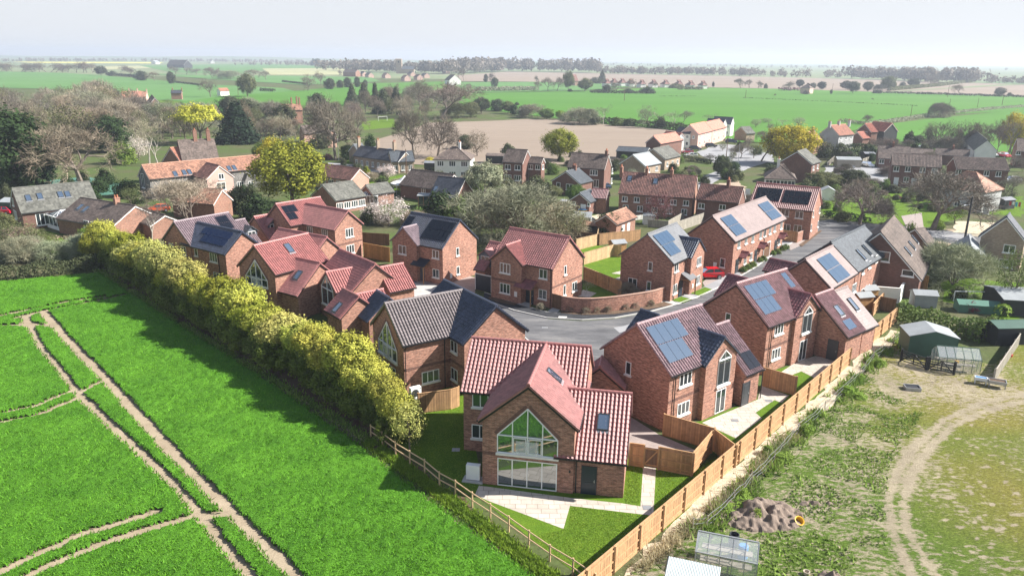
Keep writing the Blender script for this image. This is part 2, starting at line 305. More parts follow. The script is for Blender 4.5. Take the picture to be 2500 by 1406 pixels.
class House:
    def __init__(s, name, label, cat, wall='brick_red', yaw0=None, anchor=None, detail=2):
        s.name, s.wall, s.detail = name, wall, detail; s.W = []; s.jobs = []; s.label = label; s.cat = cat; s.r = None; s.walls = MB()
    def wing(s, yaw, eave, r1, r2, ze=5., pitch=40., mat='tile_red', kind='pan', ov=.28, og=.16, ext=(0, 0), w=None, board='black', hip=(0, 0), wall=None, gutter=True, z0=0., asym=0., nowall='', wr=None):
        yw, w_, zr, vc, sg, u1, u2 = solve_wing(yaw, eave, r1, r2, ze, pitch)
        if wr: w_ = wr; zr = ze+wr/2*math.tan(R(pitch)); vc = loc2(r1, zr, yw)[1]; u1 = loc2(r1, zr, yw)[0]; u2 = loc2(r2, zr, yw)[0]
        if w: vc += sg*(w-w_)/2; zr = ze+w/2*math.tan(R(pitch)); w_ = w
        return s.wing_p(yw, w_, zr, vc, sg, u1, u2, ze, mat, kind, ov, og, ext, board, hip, wall, gutter, z0, nowall)
    def wing_p(s, yaw, w, zr, vc, sg, u1, u2, ze, mat='tile_red', kind='pan', ov=.28, og=.16, ext=(0, 0), board='black', hip=(0, 0), wall=None, gutter=True, z0=0., nowall=''):
        g = Wing(); d = 1 if u2 > u1 else -1; g.u1, g.u2 = u1-d*ext[0], u2+d*ext[1]; g.d = d
        t = R(yaw); g.U = np.array([math.cos(t), math.sin(t)]); g.V = np.array([-math.sin(t), math.cos(t)])
        g.yaw, g.w, g.zr, g.vc, g.sg, g.ze, g.ov, g.og, g.z0 = yaw, w, zr, vc, sg, ze, ov, og, z0
        g.pt = lambda u, v, z: np.array([*(g.U*u+g.V*v), z])
        g.h = lambda v: g.zr-(g.zr-g.ze)*abs(v-g.vc)/(g.w/2)
        if s.r is None:
            c = g.pt((u1+u2)/2, vc, z0); s.r = root(s.name, s.label, s.cat, c, t)
        s.W.append(g)
        # walls
        a, b_ = g.u1+d*og*(1 if not hip[0] else 2), g.u2-d*og*(1 if not hip[1] else 2); vn, vf = vc-w/2+ov, vc+w/2-ov; g.wa, g.wb = a, b_; g.vn, g.vf = (vn, vf) if sg > 0 else (vf, vn)
        zt = g.h(vn)-.06; zp = zr-.06; M_ = s.walls if wall in (None, s.wall) else MB()
        for uu, hp in ((a, hip[0]), (b_, hip[1])):
            if hp: M_.poly([g.pt(uu, vn, z0), g.pt(uu, vf, z0), g.pt(uu, vf, zt), g.pt(uu, vn, zt)])
            else:
                M_.poly([g.pt(uu, vn, z0), g.pt(uu, vf, z0), g.pt(uu, vf, zt), g.pt(uu, vc, zp), g.pt(uu, vn, zt)])
        for vv in (vn, vf): M_.poly([g.pt(a, vv, z0), g.pt(b_, vv, z0), g.pt(b_, vv, zt), g.pt(a, vv, zt)])
        if M_ is not s.walls: M_.build('wall', wall, s.r)
        s.roof(g, mat, kind, hip)
        if board and not any(hip):
            for uu, dd, on in ((g.u1, d, ext[0] == 0), (g.u2, -d, ext[1] == 0)):
                if not on: continue
                bd = MB()
                for sd_ in (-1, 1):
                    p0, p1 = g.pt(uu+dd*.04, vc, zr-.15), g.pt(uu+dd*.04, vc+sd_*w/2, ze-.15); bd.bar(p0, p1, .05, .2)
                bd.build('bargeboard', board, s.r)
        if gutter:
            for sd_ in (-1, 1): gt = MB(); gt.bar(g.pt(g.u1, vc+sd_*(w/2+.05), ze-.06), g.pt(g.u2, vc+sd_*(w/2+.05), ze-.06), .11, .1); gt.build('gutter', 'black' if s.wall in ('brick_red',) else 'dark_grey', s.r)
        return g
    def roof(s, g, mat, kind, hip):
        m_ = MB(); d = g.d; L = abs(g.u2-g.u1); sl = math.hypot(g.w/2, g.zr-g.ze); ua = min(g.u1, g.u2); ub = max(g.u1, g.u2)
        ha, hb = (hip[0], hip[1]) if d > 0 else (hip[1], hip[0])
        for sd_ in (-1, 1):
            nrm = np.array([*(g.V*sd_*(g.zr-g.ze)), g.w/2]); nrm /= np.linalg.norm(nrm)
            if kind == 'pan' and not (ha or hb):
                tw, th = .30, .33; k = 6 if s.detail > 1 else 4; nc = max(2, round(L/tw)); nr = max(2, round(sl/th))
                uu = np.linspace(ua, ub, nc*k+1); ph = np.linspace(0, nc*2*math.pi, nc*k+1); prof = .054*np.sin(ph)+.014*np.sin(2*ph+.6)
                rows = []; vv = []
                for i in range(nr):
                    for f, hh in ((0, 0.), (1, .042)):
                        q = (i+f)/nr; rows.append((q, hh))
                q = np.array([r_[0] for r_ in rows]); hh = np.array([r_[1] for r_ in rows])
                ctr = np.array([*(g.V*g.vc), g.zr]); dn = np.array([*(g.V*sd_*g.w/2), g.ze-g.zr])
                P_ = ctr+q[:, None, None]*dn+uu[None, :, None]*np.array([*g.U, 0])+(prof[None, :, None]+hh[:, None, None]+.03)*nrm
                uv = np.stack(np.broadcast_arrays(np.linspace(0, nc*tw, nc*k+1)[None, :]+.001+(7 if sd_ > 0 else 0), -(np.clip(q, 0, .9999)*nr*th)[:, None]), -1)
                a, b_, c, e = P_[:-1, :-1], P_[:-1, 1:], P_[1:, 1:], P_[1:, :-1]; ua_, ub_, uc, ue = uv[:-1, :-1], uv[:-1, 1:], uv[1:, 1:], uv[1:, :-1]
                m_.add(np.stack([a, b_, c, e], 2).reshape(-1, 4, 3), np.stack([ua_, ub_, uc, ue], 2).reshape(-1, 4, 2))
            else:
                run = g.w/2; pts = [g.pt(ua+(run*.98 if ha else 0), g.vc, g.zr), g.pt(ub-(run*.98 if hb else 0), g.vc, g.zr), g.pt(ub, g.vc+sd_*g.w/2, g.ze), g.pt(ua, g.vc+sd_*g.w/2, g.ze)]
                m_.poly([p+nrm*.03 for p in pts])
                m_.poly([pts[3], pts[2], pts[2]+nrm*.03, pts[3]+nrm*.03])
            # underside and verge edge
            lo = [g.pt(ua, g.vc, g.zr-.10), g.pt(ub, g.vc, g.zr-.10), g.pt(ub, g.vc+sd_*g.w/2, g.ze-.10), g.pt(ua, g.vc+sd_*g.w/2, g.ze-.10)]
            if not (ha or hb):
                m_.poly(lo, 0); up = [p+np.array([0, 0, .16]) for p in lo]
                for i, j in ((0, 3), (1, 2), (3, 2)): m_.poly([lo[i], lo[j], up[j], up[i]])
        if ha or hb:
            run = g.w/2*.98
            for uu, on, dd in ((ua, ha, 1), (ub, hb, -1)):
                if on: m_.poly([g.pt(uu, g.vc-g.w/2, g.ze+.03), g.pt(uu, g.vc+g.w/2, g.ze+.03), g.pt(uu+dd*run, g.vc, g.zr+.03)])
            m_.poly([g.pt(ua, g.vc-g.w/2, g.ze-.06), g.pt(ub, g.vc-g.w/2, g.ze-.06), g.pt(ub, g.vc+g.w/2, g.ze-.06), g.pt(ua, g.vc+g.w/2, g.ze-.06)])
            ra, rb = ua+(run if ha else 0), ub-(run if hb else 0)
            for uu, rr, on in ((ua, ra, ha), (ub, rb, hb)):
                if on:
                    for sd_ in (-1, 1): m_.tube(g.pt(rr, g.vc, g.zr+.03), g.pt(uu, g.vc+sd_*g.w/2, g.ze+.03), .1, n=6)
        else: ra, rb = ua, ub
        n = max(1, int((rb-ra)/.45))
        if s.detail > 1:
            for i in range(n):
                x0, x1 = ra+(rb-ra)*i/n, ra+(rb-ra)*(i+1)/n; m_.tube(g.pt(x0, g.vc, g.zr+.03), g.pt(x1, g.vc, g.zr+.03), .14, .125, 8, True)
        else: m_.tube(g.pt(ra, g.vc, g.zr+.02), g.pt(rb, g.vc, g.zr+.02), .12, n=6)
        m_.build('roof', mat, s.r)
    # --- faces and things on them
    def face(s, g, f):
        if f == 'n': return g.pt(g.wa, g.vn, 0), np.array([*g.U, 0])*1., np.array([*(g.V*(-g.sg)), 0.])
        if f == 'f': return g.pt(g.wa, g.vf, 0), np.array([*g.U, 0])*1., np.array([*(g.V*(g.sg)), 0.])
        if f == 'a': return g.pt(g.wa, g.vc, 0), np.array([*g.V, 0])*1., np.array([*(g.U*(-g.d)), 0.])
        return g.pt(g.wb, g.vc, 0), np.array([*g.V, 0])*1., np.array([*(g.U*g.d), 0.])
    def hit(s, g, f, px):
        p0, ax, n = s.face(g, f); d = ray(*px); c = np.array([0, 0, CH]); t = np.dot(p0-c, n)/np.dot(d, n); return c+d*t
    def orient(s, ax, n):        # horizontal axis so that ax x z = -n (left to right seen from outside)
        return ax if np.dot(np.cross(ax, [0, 0, 1]), n) > 0 else -ax
    def win(s, g, f, px, w=1.2, h=1.1, n=2, frame='white', glass='glass', sill=True, name='window', bars=0, z=None):
        p0, ax, nn = s.face(g, f); ax = s.orient(ax, nn); c = s.hit(g, f, px) if not isinstance(px, np.ndarray) else px
        if z is not None: c[2] = z
        Z_ = np.array([0, 0, 1.]); fr = MB(); fw = .065 if s.detail > 1 else .09; q = lambda x, y, o: c+ax*x+Z_*y+nn*o
        def b_(x0, x1, y0, y1, o0=-.02, o1=.035): fr.obox(q((x0+x1)/2, (y0+y1)/2, (o0+o1)/2), ax*(x1-x0)/2, Z_*(y1-y0)/2, nn*(o1-o0)/2)
        b_(-w/2, w/2, h/2-fw, h/2); b_(-w/2, w/2, -h/2, -h/2+fw); b_(-w/2, -w/2+fw, -h/2+fw, h/2-fw); b_(w/2-fw, w/2, -h/2+fw, h/2-fw)
        for i in range(1, n): x = -w/2+w*i/n; b_(x-fw*.6, x+fw*.6, -h/2+fw, h/2-fw)
        for i in range(bars): y = -h/2+h*(i+1)/(bars+1); b_(-w/2+fw, w/2-fw, y-.02, y+.02, -.02, .03)
        o = fr.build(name, frame, s.r)
        gl = MB(); gl.poly([q(-w/2+fw, -h/2+fw, .008), q(w/2-fw, -h/2+fw, .008), q(w/2-fw, h/2-fw, .008), q(-w/2+fw, h/2-fw, .008)]); gl.build('pane', glass, o)
        if sill:
            sl = MB(); sl.obox(q(0, -h/2-.07, .06), ax*(w/2+.09), Z_*.07, nn*.08); sl.build('sill', 'stone_sill' if s.wall == 'brick_red' else 'white', o)
        return o
    def row(s, g, f, n, z, w=1.1, h=1.1, k=2, inset=.5, **kw):
        p0, ax, nn = s.face(g, f)
        if f in 'nf': a, b_, v = g.wa, g.wb, (g.vn if f == 'n' else g.vf); pts = [g.pt(a+(b_-a)*(i+.5)/n, v, z) for i in range(n)]
        else:
            u = g.wa if f == 'a' else g.wb; a, b_ = g.vn, g.vf; pts = [g.pt(u, a+(b_-a)*(i+.5)/n, z) for i in range(n)]
        for p in pts: s.win(g, f, p, w, h, k, **kw)
    def door(s, g, f, px, w=.95, h=2.1, mat='dark_blue', z=None, handle=True, frame=None):
        p0, ax, nn = s.face(g, f); ax = s.orient(ax, nn); c = s.hit(g, f, px); c[2] = (g.z0 if z is None else z)+h/2+.03
        Z_ = np.array([0, 0, 1.]); d = MB(); d.obox(c+nn*.01, ax*w/2, Z_*h/2, nn*.04)
        for x in (-.45, .45): d.obox(c+ax*x*w*.0+nn*.055+Z_*(h*.22*(1 if x > 0 else -1)), ax*w*.34, Z_*h*.17, nn*.012)
        o = d.build('door', mat, s.r)
        fm = MB(); fr = .06
        for x in (-1, 1): fm.obox(c+ax*x*(w/2+fr/2)+nn*.02, ax*fr/2, Z_*(h/2+fr), nn*.05)
        fm.obox(c+Z_*(h/2+fr/2)+nn*.02, ax*w/2, Z_*fr/2, nn*.05); fm.build('door_frame', frame or mat, o)
        if handle:
            hd = MB(); hd.obox(c+ax*w*.38+nn*.09, ax*.06, Z_*.015, nn*.02); hd.obox(c+ax*w*.41+nn*.065, ax*.02, Z_*.11, nn*.015); hd.build('handle', 'metal_grey', o)
        return o
    def garage(s, g, f, px, w=2.4, h=2.1, mat='dark_blue'):
        p0, ax, nn = s.face(g, f); ax = s.orient(ax, nn); c = s.hit(g, f, px); c[2] = h/2+.03; d = MB(); Z_ = np.array([0, 0, 1.])
        for i in range(8): d.obox(c+nn*.0+Z_*(-h/2+h*(i+.5)/8), ax*w/2, Z_*(h/16-.012), nn*.04)
        d.obox(c-nn*.02, ax*w/2, Z_*h/2, nn*.03); o = d.build('garage_door', mat, s.r)
        fm = MB(); fm.obox(c+Z_*(h/2+.06)+nn*.02, ax*(w/2+.1), Z_*.06, nn*.05)
        for x in (-1, 1): fm.obox(c+ax*x*(w/2+.05)+nn*.02, ax*.05, Z_*h/2, nn*.05)
        fm.build('door_frame', 'white', o)
    def glazed(s, g, f, pxl, pxr, zs, zt, n=4, mat='white', glass='glass_big', rail=True, pane_z=None, name='gable_window'):
        """gable glazing: pxl/pxr bottom corners, zs shoulder height, zt apex height; z from hit"""
        p0, ax, nn = s.face(g, f); ax = s.orient(ax, nn); a, b_ = s.hit(g, f, pxl), s.hit(g, f, pxr); zb = (a[2]+b_[2])/2; a[2] = b_[2] = 0
        if np.dot(b_-a, ax) < 0: a, b_ = b_, a
        w = np.linalg.norm(b_-a); Z_ = np.array([0, 0, 1.]); q = lambda x, z, o=0.: a+ax*x+Z_*z+nn*o
        top = lambda x: zt-(zt-zs)*abs(x-w/2)/(w/2)
        o = MB()
        def br(p, r_, t=.1): o.bar(p, r_, t, .07)
        for p, r_ in ((q(0, zb, .02), q(w, zb, .02)), (q(0, zb, .02), q(0, zs, .02)), (q(w, zb, .02), q(w, zs, .02)), (q(0, zs, .02), q(w/2, zt, .02)), (q(w/2, zt, .02), q(w, zs, .02))): br(p, r_)
        for i in range(1, n): x = w*i/n; br(q(x, zb, .02), q(x, top(x), .02), .16 if (i*2 == n and n > 2) else .09)
        if rail and n > 2: br(q(0, zs, .025), q(w, zs, .025), .1)
        elif n == 2 and rail: br(q(0, zs-.1, .025), q(w, zs-.1, .025), .14)
        ob = o.build(name, mat, s.r)
        p = MB(); p.poly([q(0, zb, .006), q(w, zb, .006), q(w, zs, .006), q(w/2, zt, .006), q(0, zs, .006)]); p.build('pane', glass, ob)
        sl = MB(); sl.obox(q(w/2, zb-.1, .06), ax*(w/2+.1), Z_*.08, nn*.1); sl.build('sill', 'stone_sill', ob)
        if n > 2:      # french doors in the middle and a glass balustrade
            x0, x1 = w/2-w/n, w/2+w/n; fr = MB()
            for xa, xb in ((x0+.08, w/2-.1), (w/2+.1, x1-.08)):
                for p_, r_ in ((q(xa, zb+.1, .04), q(xa, zs-.12, .04)), (q(xb, zb+.1, .04), q(xb, zs-.12, .04)), (q(xa, zs-.12, .04), q(xb, zs-.12, .04)), (q(xa, zb+.1, .04), q(xb, zb+.1, .04))): fr.bar(p_, r_, .1, .05)
            fr.build('french_door', mat, ob); bl = MB(); bl.obox(q(w/2, zb+.55, .14), ax*(w/n*.75), Z_*.5, nn*.008); bl.build('balustrade', 'glass_clear', ob)
            # soldier course of bricks over the opening
        sc = MB()
        for xa, za, xb, zb2 in ((0, zs, w/2, zt), (w/2, zt, w, zs)):
            d_ = np.array([xb-xa, zb2-za]); L = np.hypot(*d_); n9 = np.array([-d_[1], d_[0]])/L; m9 = np.array([xa+xb, za+zb2])/2+n9*.2; sc.obox(q(m9[0], m9[1], -.004), (ax*d_[0]+Z_*d_[1])*.52, (ax*n9[0]+Z_*n9[1])*.1, nn*.01); nn2 = np.array([-d_[1], d_[0]])/L; nn2 *= 1
            for i in range(int(L/.085)):
                t_ = (i+.5)/int(L/.085); c = np.array([xa, za])+d_*t_+nn2*.2
                sc.obox(q(c[0], c[1], .0), (ax*d_[0]+Z_*d_[1])/L*.032, (ax*nn2[0]+Z_*nn2[1])*.11, nn*.012)
        sc.build('brick_arch', 'brick_brown', s.r)
        return ob
    def bifold(s, g, f, pxl, pxr, h, n=4):
        a, b_ = s.hit(g, f, pxl), s.hit(g, f, pxr); p0, ax, nn = s.face(g, f); ax = s.orient(ax, nn); w = abs(np.dot(b_-a, ax)); c = (a+b_)/2; c[2] = h/2+.06
        return s.win(g, f, c, w, h, n, name='folding_door', glass='glass_big', sill=False)
    def slope(s, g, sd_, px):      # pixel -> (u, distance down the slope) on a roof slope; sd_ = 'n'/'f'
        k = -g.sg if sd_ == 'n' else g.sg; n = np.array([*(g.V*k*(g.zr-g.ze)), g.w/2]); n /= np.linalg.norm(n); p0 = g.pt(0, g.vc, g.zr); d = ray(*px); c = np.array([0, 0, CH]); t = np.dot(p0-c, n)/np.dot(d, n); P_ = c+d*t
        return float(P_[:2]@g.U), float((g.zr-P_[2])/math.sin(math.atan2(g.zr-g.ze, g.w/2)))
    def sp(s, g, sd_, u, dd, o=0.):
        k = -g.sg if sd_ == 'n' else g.sg; a = math.atan2(g.zr-g.ze, g.w/2); n = np.array([*(g.V*k*math.sin(a)), math.cos(a)]); return g.pt(u, g.vc+k*dd*math.cos(a), g.zr-dd*math.sin(a))+n*o
    def pv(s, g, sd_, pts, rows, mat='pv_blue', gap=.03):
        """solar array filling the quad of photo points (tl, tr, br, bl); rows = list of (start, count) of panels in units of columns"""
        q = [s.slope(g, sd_, p) for p in pts]; us = [x[0] for x in q]; ds = [x[1] for x in q]; d0, d1 = (ds[0]+ds[1])/2, (ds[2]+ds[3])/2
        u0, u1 = (us[0]+us[3])/2, (us[1]+us[2])/2; nc = max(a+b_ for a, b_ in rows); nr = len(rows); cw = (u1-u0)/nc; rh = (d1-d0)/nr
        fr = MB(); k = -1 if sd_ == 'n' else 1; o = None; a_ = s.sp(g, sd_, u0, d0); 
        for i, (st, cn) in enumerate(rows):
            x0, x1 = u0+cw*st, u0+cw*(st+cn)
            for dd in (d0+rh*(i+.06), d0+rh*(i+.94)): fr.bar(s.sp(g, sd_, x0, dd, .08), s.sp(g, sd_, x1, dd, .08), .06, .05)
        fo = fr.build('solar_array', 'metal_grey' if mat != 'pv_black' else 'black', s.r)
        for i, (st, cn) in enumerate(rows):
            for j in range(st, st+cn):
                pm = MB(); ua, ub = u0+cw*j, u0+cw*(j+1); e = math.copysign(gap/2+.005, cw); c = [s.sp(g, sd_, *x, .13) for x in ((ua+e, d0+rh*i+gap), (ub-e, d0+rh*i+gap), (ub-e, d0+rh*(i+1)-gap), (ua+e, d0+rh*(i+1)-gap))]
                lo = [p-(s.sp(g, sd_, 0, 0, .04)-s.sp(g, sd_, 0, 0, 0)) for p in c]; c, lo = (c, lo) if np.cross(c[1]-c[0], c[2]-c[0])[2] > 0 else (c[::-1], lo[::-1]); pm.poly(c)
                for m1 in range(4): pm.poly([lo[m1], lo[(m1+1) % 4], c[(m1+1) % 4], c[m1]], 0)
                pm.build('solar_panel', mat, fo)
    def skylight(s, g, sd_, px, w=.78, h=1.18, glass='glass_sky'):
        u, dd = s.slope(g, sd_, px); fr = MB(); o = .1; t = .07
        P_ = lambda x, y, oo=.1: s.sp(g, sd_, u+x, dd+y, oo)
        for a, b_ in (((-w/2, -h/2), (w/2, -h/2)), ((w/2, -h/2), (w/2, h/2)), ((w/2, h/2), (-w/2, h/2)), ((-w/2, h/2), (-w/2, -h/2))): fr.bar(P_(*a), P_(*b_), t, .12)
        ob = fr.build('skylight', 'dark_grey', s.r)
        p = MB(); c4 = [P_(-w/2, -h/2, .12), P_(w/2, -h/2, .12), P_(w/2, h/2, .12), P_(-w/2, h/2, .12)]; p.poly(c4 if np.cross(c4[1]-c4[0], c4[2]-c4[0])[2] > 0 else c4[::-1]); p.build('pane', glass, ob)
        fl = MB(); fl.poly([P_(-w/2-.1, h/2+.04, .085), P_(w/2+.1, h/2+.04, .085), P_(w/2+.1, h/2+.24, .07), P_(-w/2-.1, h/2+.24, .07)]); fl.build('flashing', 'lead', ob)
    def chimney(s, g, px, top=1.3, w=.55, dpt=.9, mat=None, pots=2, off=0.):
        u = loc2(px, g.zr, g.yaw)[0]; c = g.pt(u, g.vc+off, 0); z0, z1 = g.zr-1., g.zr+top; m_ = MB(); U = np.array([*g.U, 0]); V = np.array([*g.V, 0]); Z_ = np.array([0, 0, 1.])
        m_.obox(c+Z_*(z0+z1)/2, U*w/2, V*dpt/2, Z_*(z1-z0)/2); m_.obox(c+Z_*(z1-.12), U*(w/2+.06), V*(dpt/2+.06), Z_*.07); o = m_.build('chimney', mat or s.wall, s.r)
        for i in range(pots):
            p = MB(); q = c+V*dpt*((i+.5)/pots-.5)+Z_*z1; p.tube(q, q+Z_*.45, .13, .1, 8); p.build('chimney_pot', 'terracotta', o)
    def pipe(s, g, f, px, off=.1):
        c = s.hit(g, f, px); p0, ax, nn = s.face(g, f); zt = g.ze-.1; m_ = MB(); a = c+nn*off; m_.tube([a[0], a[1], .05], [a[0], a[1], zt-.25], .045, n=6); m_.tube([a[0], a[1], zt-.25], [*(a+nn*.2)[:2], zt], .045, n=6); m_.build('downpipe', 'black', s.r)
    def porch(s, g, f, px, w=1.9, d=1.1, z=2.5, mat='tile_red', posts=True, kind='gable'):
        p0, ax, nn = s.face(g, f); ax = s.orient(ax, nn); c = s.hit(g, f, px); c[2] = 0; m_ = MB(); Z_ = np.array([0, 0, 1.]); q = lambda x, y, zz: c+ax*x+nn*y+Z_*zz
        if kind == 'lean': m_.poly([q(-w/2, 0, z+.75), q(w/2, 0, z+.75), q(w/2, d, z), q(-w/2, d, z)]); m_.poly([q(-w/2, 0, z+.67), q(w/2, 0, z+.67), q(w/2, d, z-.08), q(-w/2, d, z-.08)]); [m_.poly([q(x, 0, z+.67), q(x, 0, z+.75), q(x, d, z), q(x, d, z-.08)]) for x in (-w/2, w/2)]; m_.poly([q(-w/2, d, z-.08), q(w/2, d, z-.08), q(w/2, d, z), q(-w/2, d, z)])
        else:
            for k in (-1, 1): m_.poly([q(0, 0, z+.7), q(0, d, z+.7), q(k*w/2, d, z), q(k*w/2, 0, z)]); m_.poly([q(0, 0, z+.62), q(0, d, z+.62), q(k*w/2, d, z-.08), q(k*w/2, 0, z-.08)]); m_.poly([q(0, d, z+.62), q(0, d, z+.7), q(k*w/2, d, z), q(k*w/2, d, z-.08)])
            m_.tube(q(0, 0, z+.72), q(0, d, z+.72), .09, n=6)
        o = m_.build('porch_roof', mat, s.r); fr = MB()
        xs = (-w/2+.1, w/2-.1) if posts == 2 else (w/2-.1,)
        if posts:
            for x in xs: fr.bar(q(x, d-.12, 0), q(x, d-.12, z-.03), .13)
        for x in (-w/2+.1, w/2-.1): fr.bar(q(x, 0, z-.08), q(x, d, z-.08), .1)
        fr.bar(q(-w/2+.1, d-.12, z-.08), q(w/2-.1, d-.12, z-.08), .1); fr.build('porch_frame', 'oak', s.r)
    def box_on(s, g, f, px, w=.4, h=.6, mat='white', name='meter_box'):
        c = s.hit(g, f, px); p0, ax, nn = s.face(g, f); m_ = MB(); m_.obox(c+nn*.03, ax*w/2, np.array([0, 0, h/2]), nn*.05); m_.build(name, mat, s.r)
    def band(s, g, f, z=2.55):
        p0, ax, nn = s.face(g, f); a, b_ = (g.pt(g.wa, g.vn, z), g.pt(g.wb, g.vn, z)) if f == 'n' else ((g.pt(g.wa, g.vn, z), g.pt(g.wa, g.vf, z)) if f == 'a' else (g.pt(g.wb, g.vn, z), g.pt(g.wb, g.vf, z)))
        L = np.linalg.norm(b_-a); n = int(L/.225); m_ = MB(); d = (b_-a)/L; m_.obox((a+b_)/2+nn*.006+np.array([0, 0, .075]), d*L/2, np.array([0, 0, .12]), nn*.01)
        for k in range(2):
            for i in range(n): m_.obox(a+d*(i+.5)/n*L+nn*.012+np.array([0, 0, k*.15]), d*.055, np.array([0, 0, .036]), nn*.022)
        m_.build('brick_band', 'brick_brown', s.r)
    def dormer(s, g, sd_, px, w=1.9, h=1.5, depth=2.2, mat='tile_red', face='slate_cladding', gl='glass', n=2):
        u, dd = s.slope(g, sd_, px); P0 = s.sp(g, sd_, u, dd); k = -g.sg if sd_ == 'n' else g.sg; out = np.array([*(g.V*k), 0]); ax = s.orient(np.array([*g.U, 0]), out); Z_ = np.array([0, 0, 1.]); q = lambda x, y, zz: P0+ax*x-out*y+Z_*zz
        f_ = MB(); f_.poly([q(-w/2, 0, -h*.55), q(w/2, 0, -h*.55), q(w/2, 0, h*.45), q(0, 0, h*.45+w*.36), q(-w/2, 0, h*.45)])
        for x in (-w/2, w/2): f_.poly([q(x, 0, -h*.55), q(x, depth, -h*.55), q(x, depth, h*.45), q(x, 0, h*.45)])
        o = f_.build('dormer', face, s.r); r_ = MB()
        for x in (-1, 1):
            e = w/2+.2; zt = h*.45+w*.36+.03; ze = h*.45-.18
            A = [q(0, -.2, zt), q(0, depth, zt), q(x*e, depth, ze), q(x*e, -.2, ze)]; r_.poly(A); r_.poly([p-Z_*.1 for p in A]); r_.poly([A[0], A[3], A[3]-Z_*.1, A[0]-Z_*.1]); r_.poly([A[2], A[3], A[3]-Z_*.1, A[2]-Z_*.1])
        r_.build('dormer_roof', mat, o)
        fr = MB(); ww, hh = w*.62, h*.72
        for a, b_ in (((-ww/2, -hh/2), (ww/2, -hh/2)), ((ww/2, -hh/2), (ww/2, hh/2)), ((ww/2, hh/2), (-ww/2, hh/2)), ((-ww/2, hh/2), (-ww/2, -hh/2)), ((0, -hh/2), (0, hh/2))): fr.bar(q(a[0], -.02, a[1]), q(b_[0], -.02, b_[1]), .08, .06)
        fr.build('window', 'white', o); p = MB(); p.poly([q(-ww/2, -.012, -hh/2), q(ww/2, -.012, -hh/2), q(ww/2, -.012, hh/2), q(-ww/2, -.012, hh/2)]); p.build('pane', gl, o)
    def done(s): s.walls.build('wall', s.wall, s.r); return s
# ---------------------------------------------------------------- the new estate
a_ = Q(1100, 800, 2.812); b = Q(1440, 740, 3.9065); c = Q(1700, 620, 4.136); d = Q(880, 660, 3.9045); e = Q(1140, 530, 4.1667); k = Q(370, 460, 2.73); l = Q(560, 560, 2.73); g = Q(1660, 430, 2.482); j = T(850, 450)
t0, t1, t2, t3 = T(0, 100), T(800, 100), T(1650, 100), T(1650, 450)
# A: nearest house
yA = -11.04
h = House('brick_house', 'nearest brick house with a big pointed window over folding doors and a pale patio', 'house')
w1 = h.wing(yA, a_(62, 437), a_(145, 68), a_(970, 127))
w2 = h.wing(yA+90, a_(880, 705), a_(535, 398), a_(660, 105), w=7.0)
w3 = h.wing(yA, a_(1210, 940), a_(1250, 455), a_(800, 410), 2.75, ext=(0, .3))
w4 = h.wing(yA+90, a_(1197, 440), a_(1085, 322), a_(1085, 420), 2.75, w=4.2, ext=(0, 1.5)) if False else None
h.glazed(w2, 'a', a_(322, 852), a_(733, 890), 4.0, 5.7+.45); h.bifold(w2, 'a', a_(322, 1000), a_(730, 1030), 2.15)
h.band(w2, 'a', 2.42)
h.door(w3, 'n', a_(948, 1070)); h.skylight(w3, 'n', a_(1050, 650)); h.skylight(w2, 'n', a_(708, 333), .7, 1.3)
h.win(w1, 'n', a_(205, 500), 1.25, 1.1, 2); h.win(w1, 'n', a_(200, 712), 1.25, 1.15, 2)
h.pipe(w3, 'n', a_(862, 1000)); h.box_on(w2, 'a', a_(818, 985), .12, .16, 'black', 'wall_light'); h.done(); HA = h
# small porch-like wing roof behind the nearest house
h = House('brick_garage', 'small red tiled roof tucked behind the nearest house', 'garage')
h.wing(yA+90, a_(1197, 440), a_(1085, 325), a_(1100, 250), 2.6, w=4.4, gutter=False); h.done()
# B
yB = 39.5
h = House('brick_house', 'brick house with large solar panels and a navy tiled gable over tall glazed doors', 'house')
w1 = h.wing(yB, b(785, 700), b(445, 205), b(1062, 15), mat='tile_plum', board=None)
w2 = h.wing(yB-90, b(1110, 608), b(1302, 318), b(1008, 228), w=4.75, mat='tile_navy', board=None)
w3 = h.wing(yB-90, b(355, 248), b(485, 60), b(680, 112), mat='tile_navy', board=None)
w4 = h.wing(yB, b(1660, 625), b(1325, 170), b(1205, 215), 3., mat='tile_plum', board=None, ext=(0, .6))
h.win(w1, 'n', b(912, 722), 1.55, 1.1, 3); h.win(w1, 'n', b(890, 1000), 1.55, 1.1, 3); h.win(w1, 'a', b(368, 620), .6, 1.15, 1)
h.glazed(w2, 'a', b(1208, 800), b(1322, 745), 5.05, 5.75, 2, glass='glass'); h.win(w2, 'a', b(1240, 955), 1.35, 2.15, 2, name='french_door', sill=False, z=1.15)
h.door(w4, 'n', b(1482, 865), .95, 2.1, 'dark_grey')
h.pv(w1, 'n', (b(523, 240), b(850, 135), b(1030, 480), b(760, 585)), [(0, 4), (0, 3)]); h.pv(w4, 'n', (b(1445, 470), b(1520, 450), b(1620, 600), b(1490, 660)), [(0, 2)], 'pv_black')
h.pipe(w1, 'n', b(805, 800)); h.pipe(w4, 'n', b(1630, 760)); h.band(w1, 'n'); h.done()
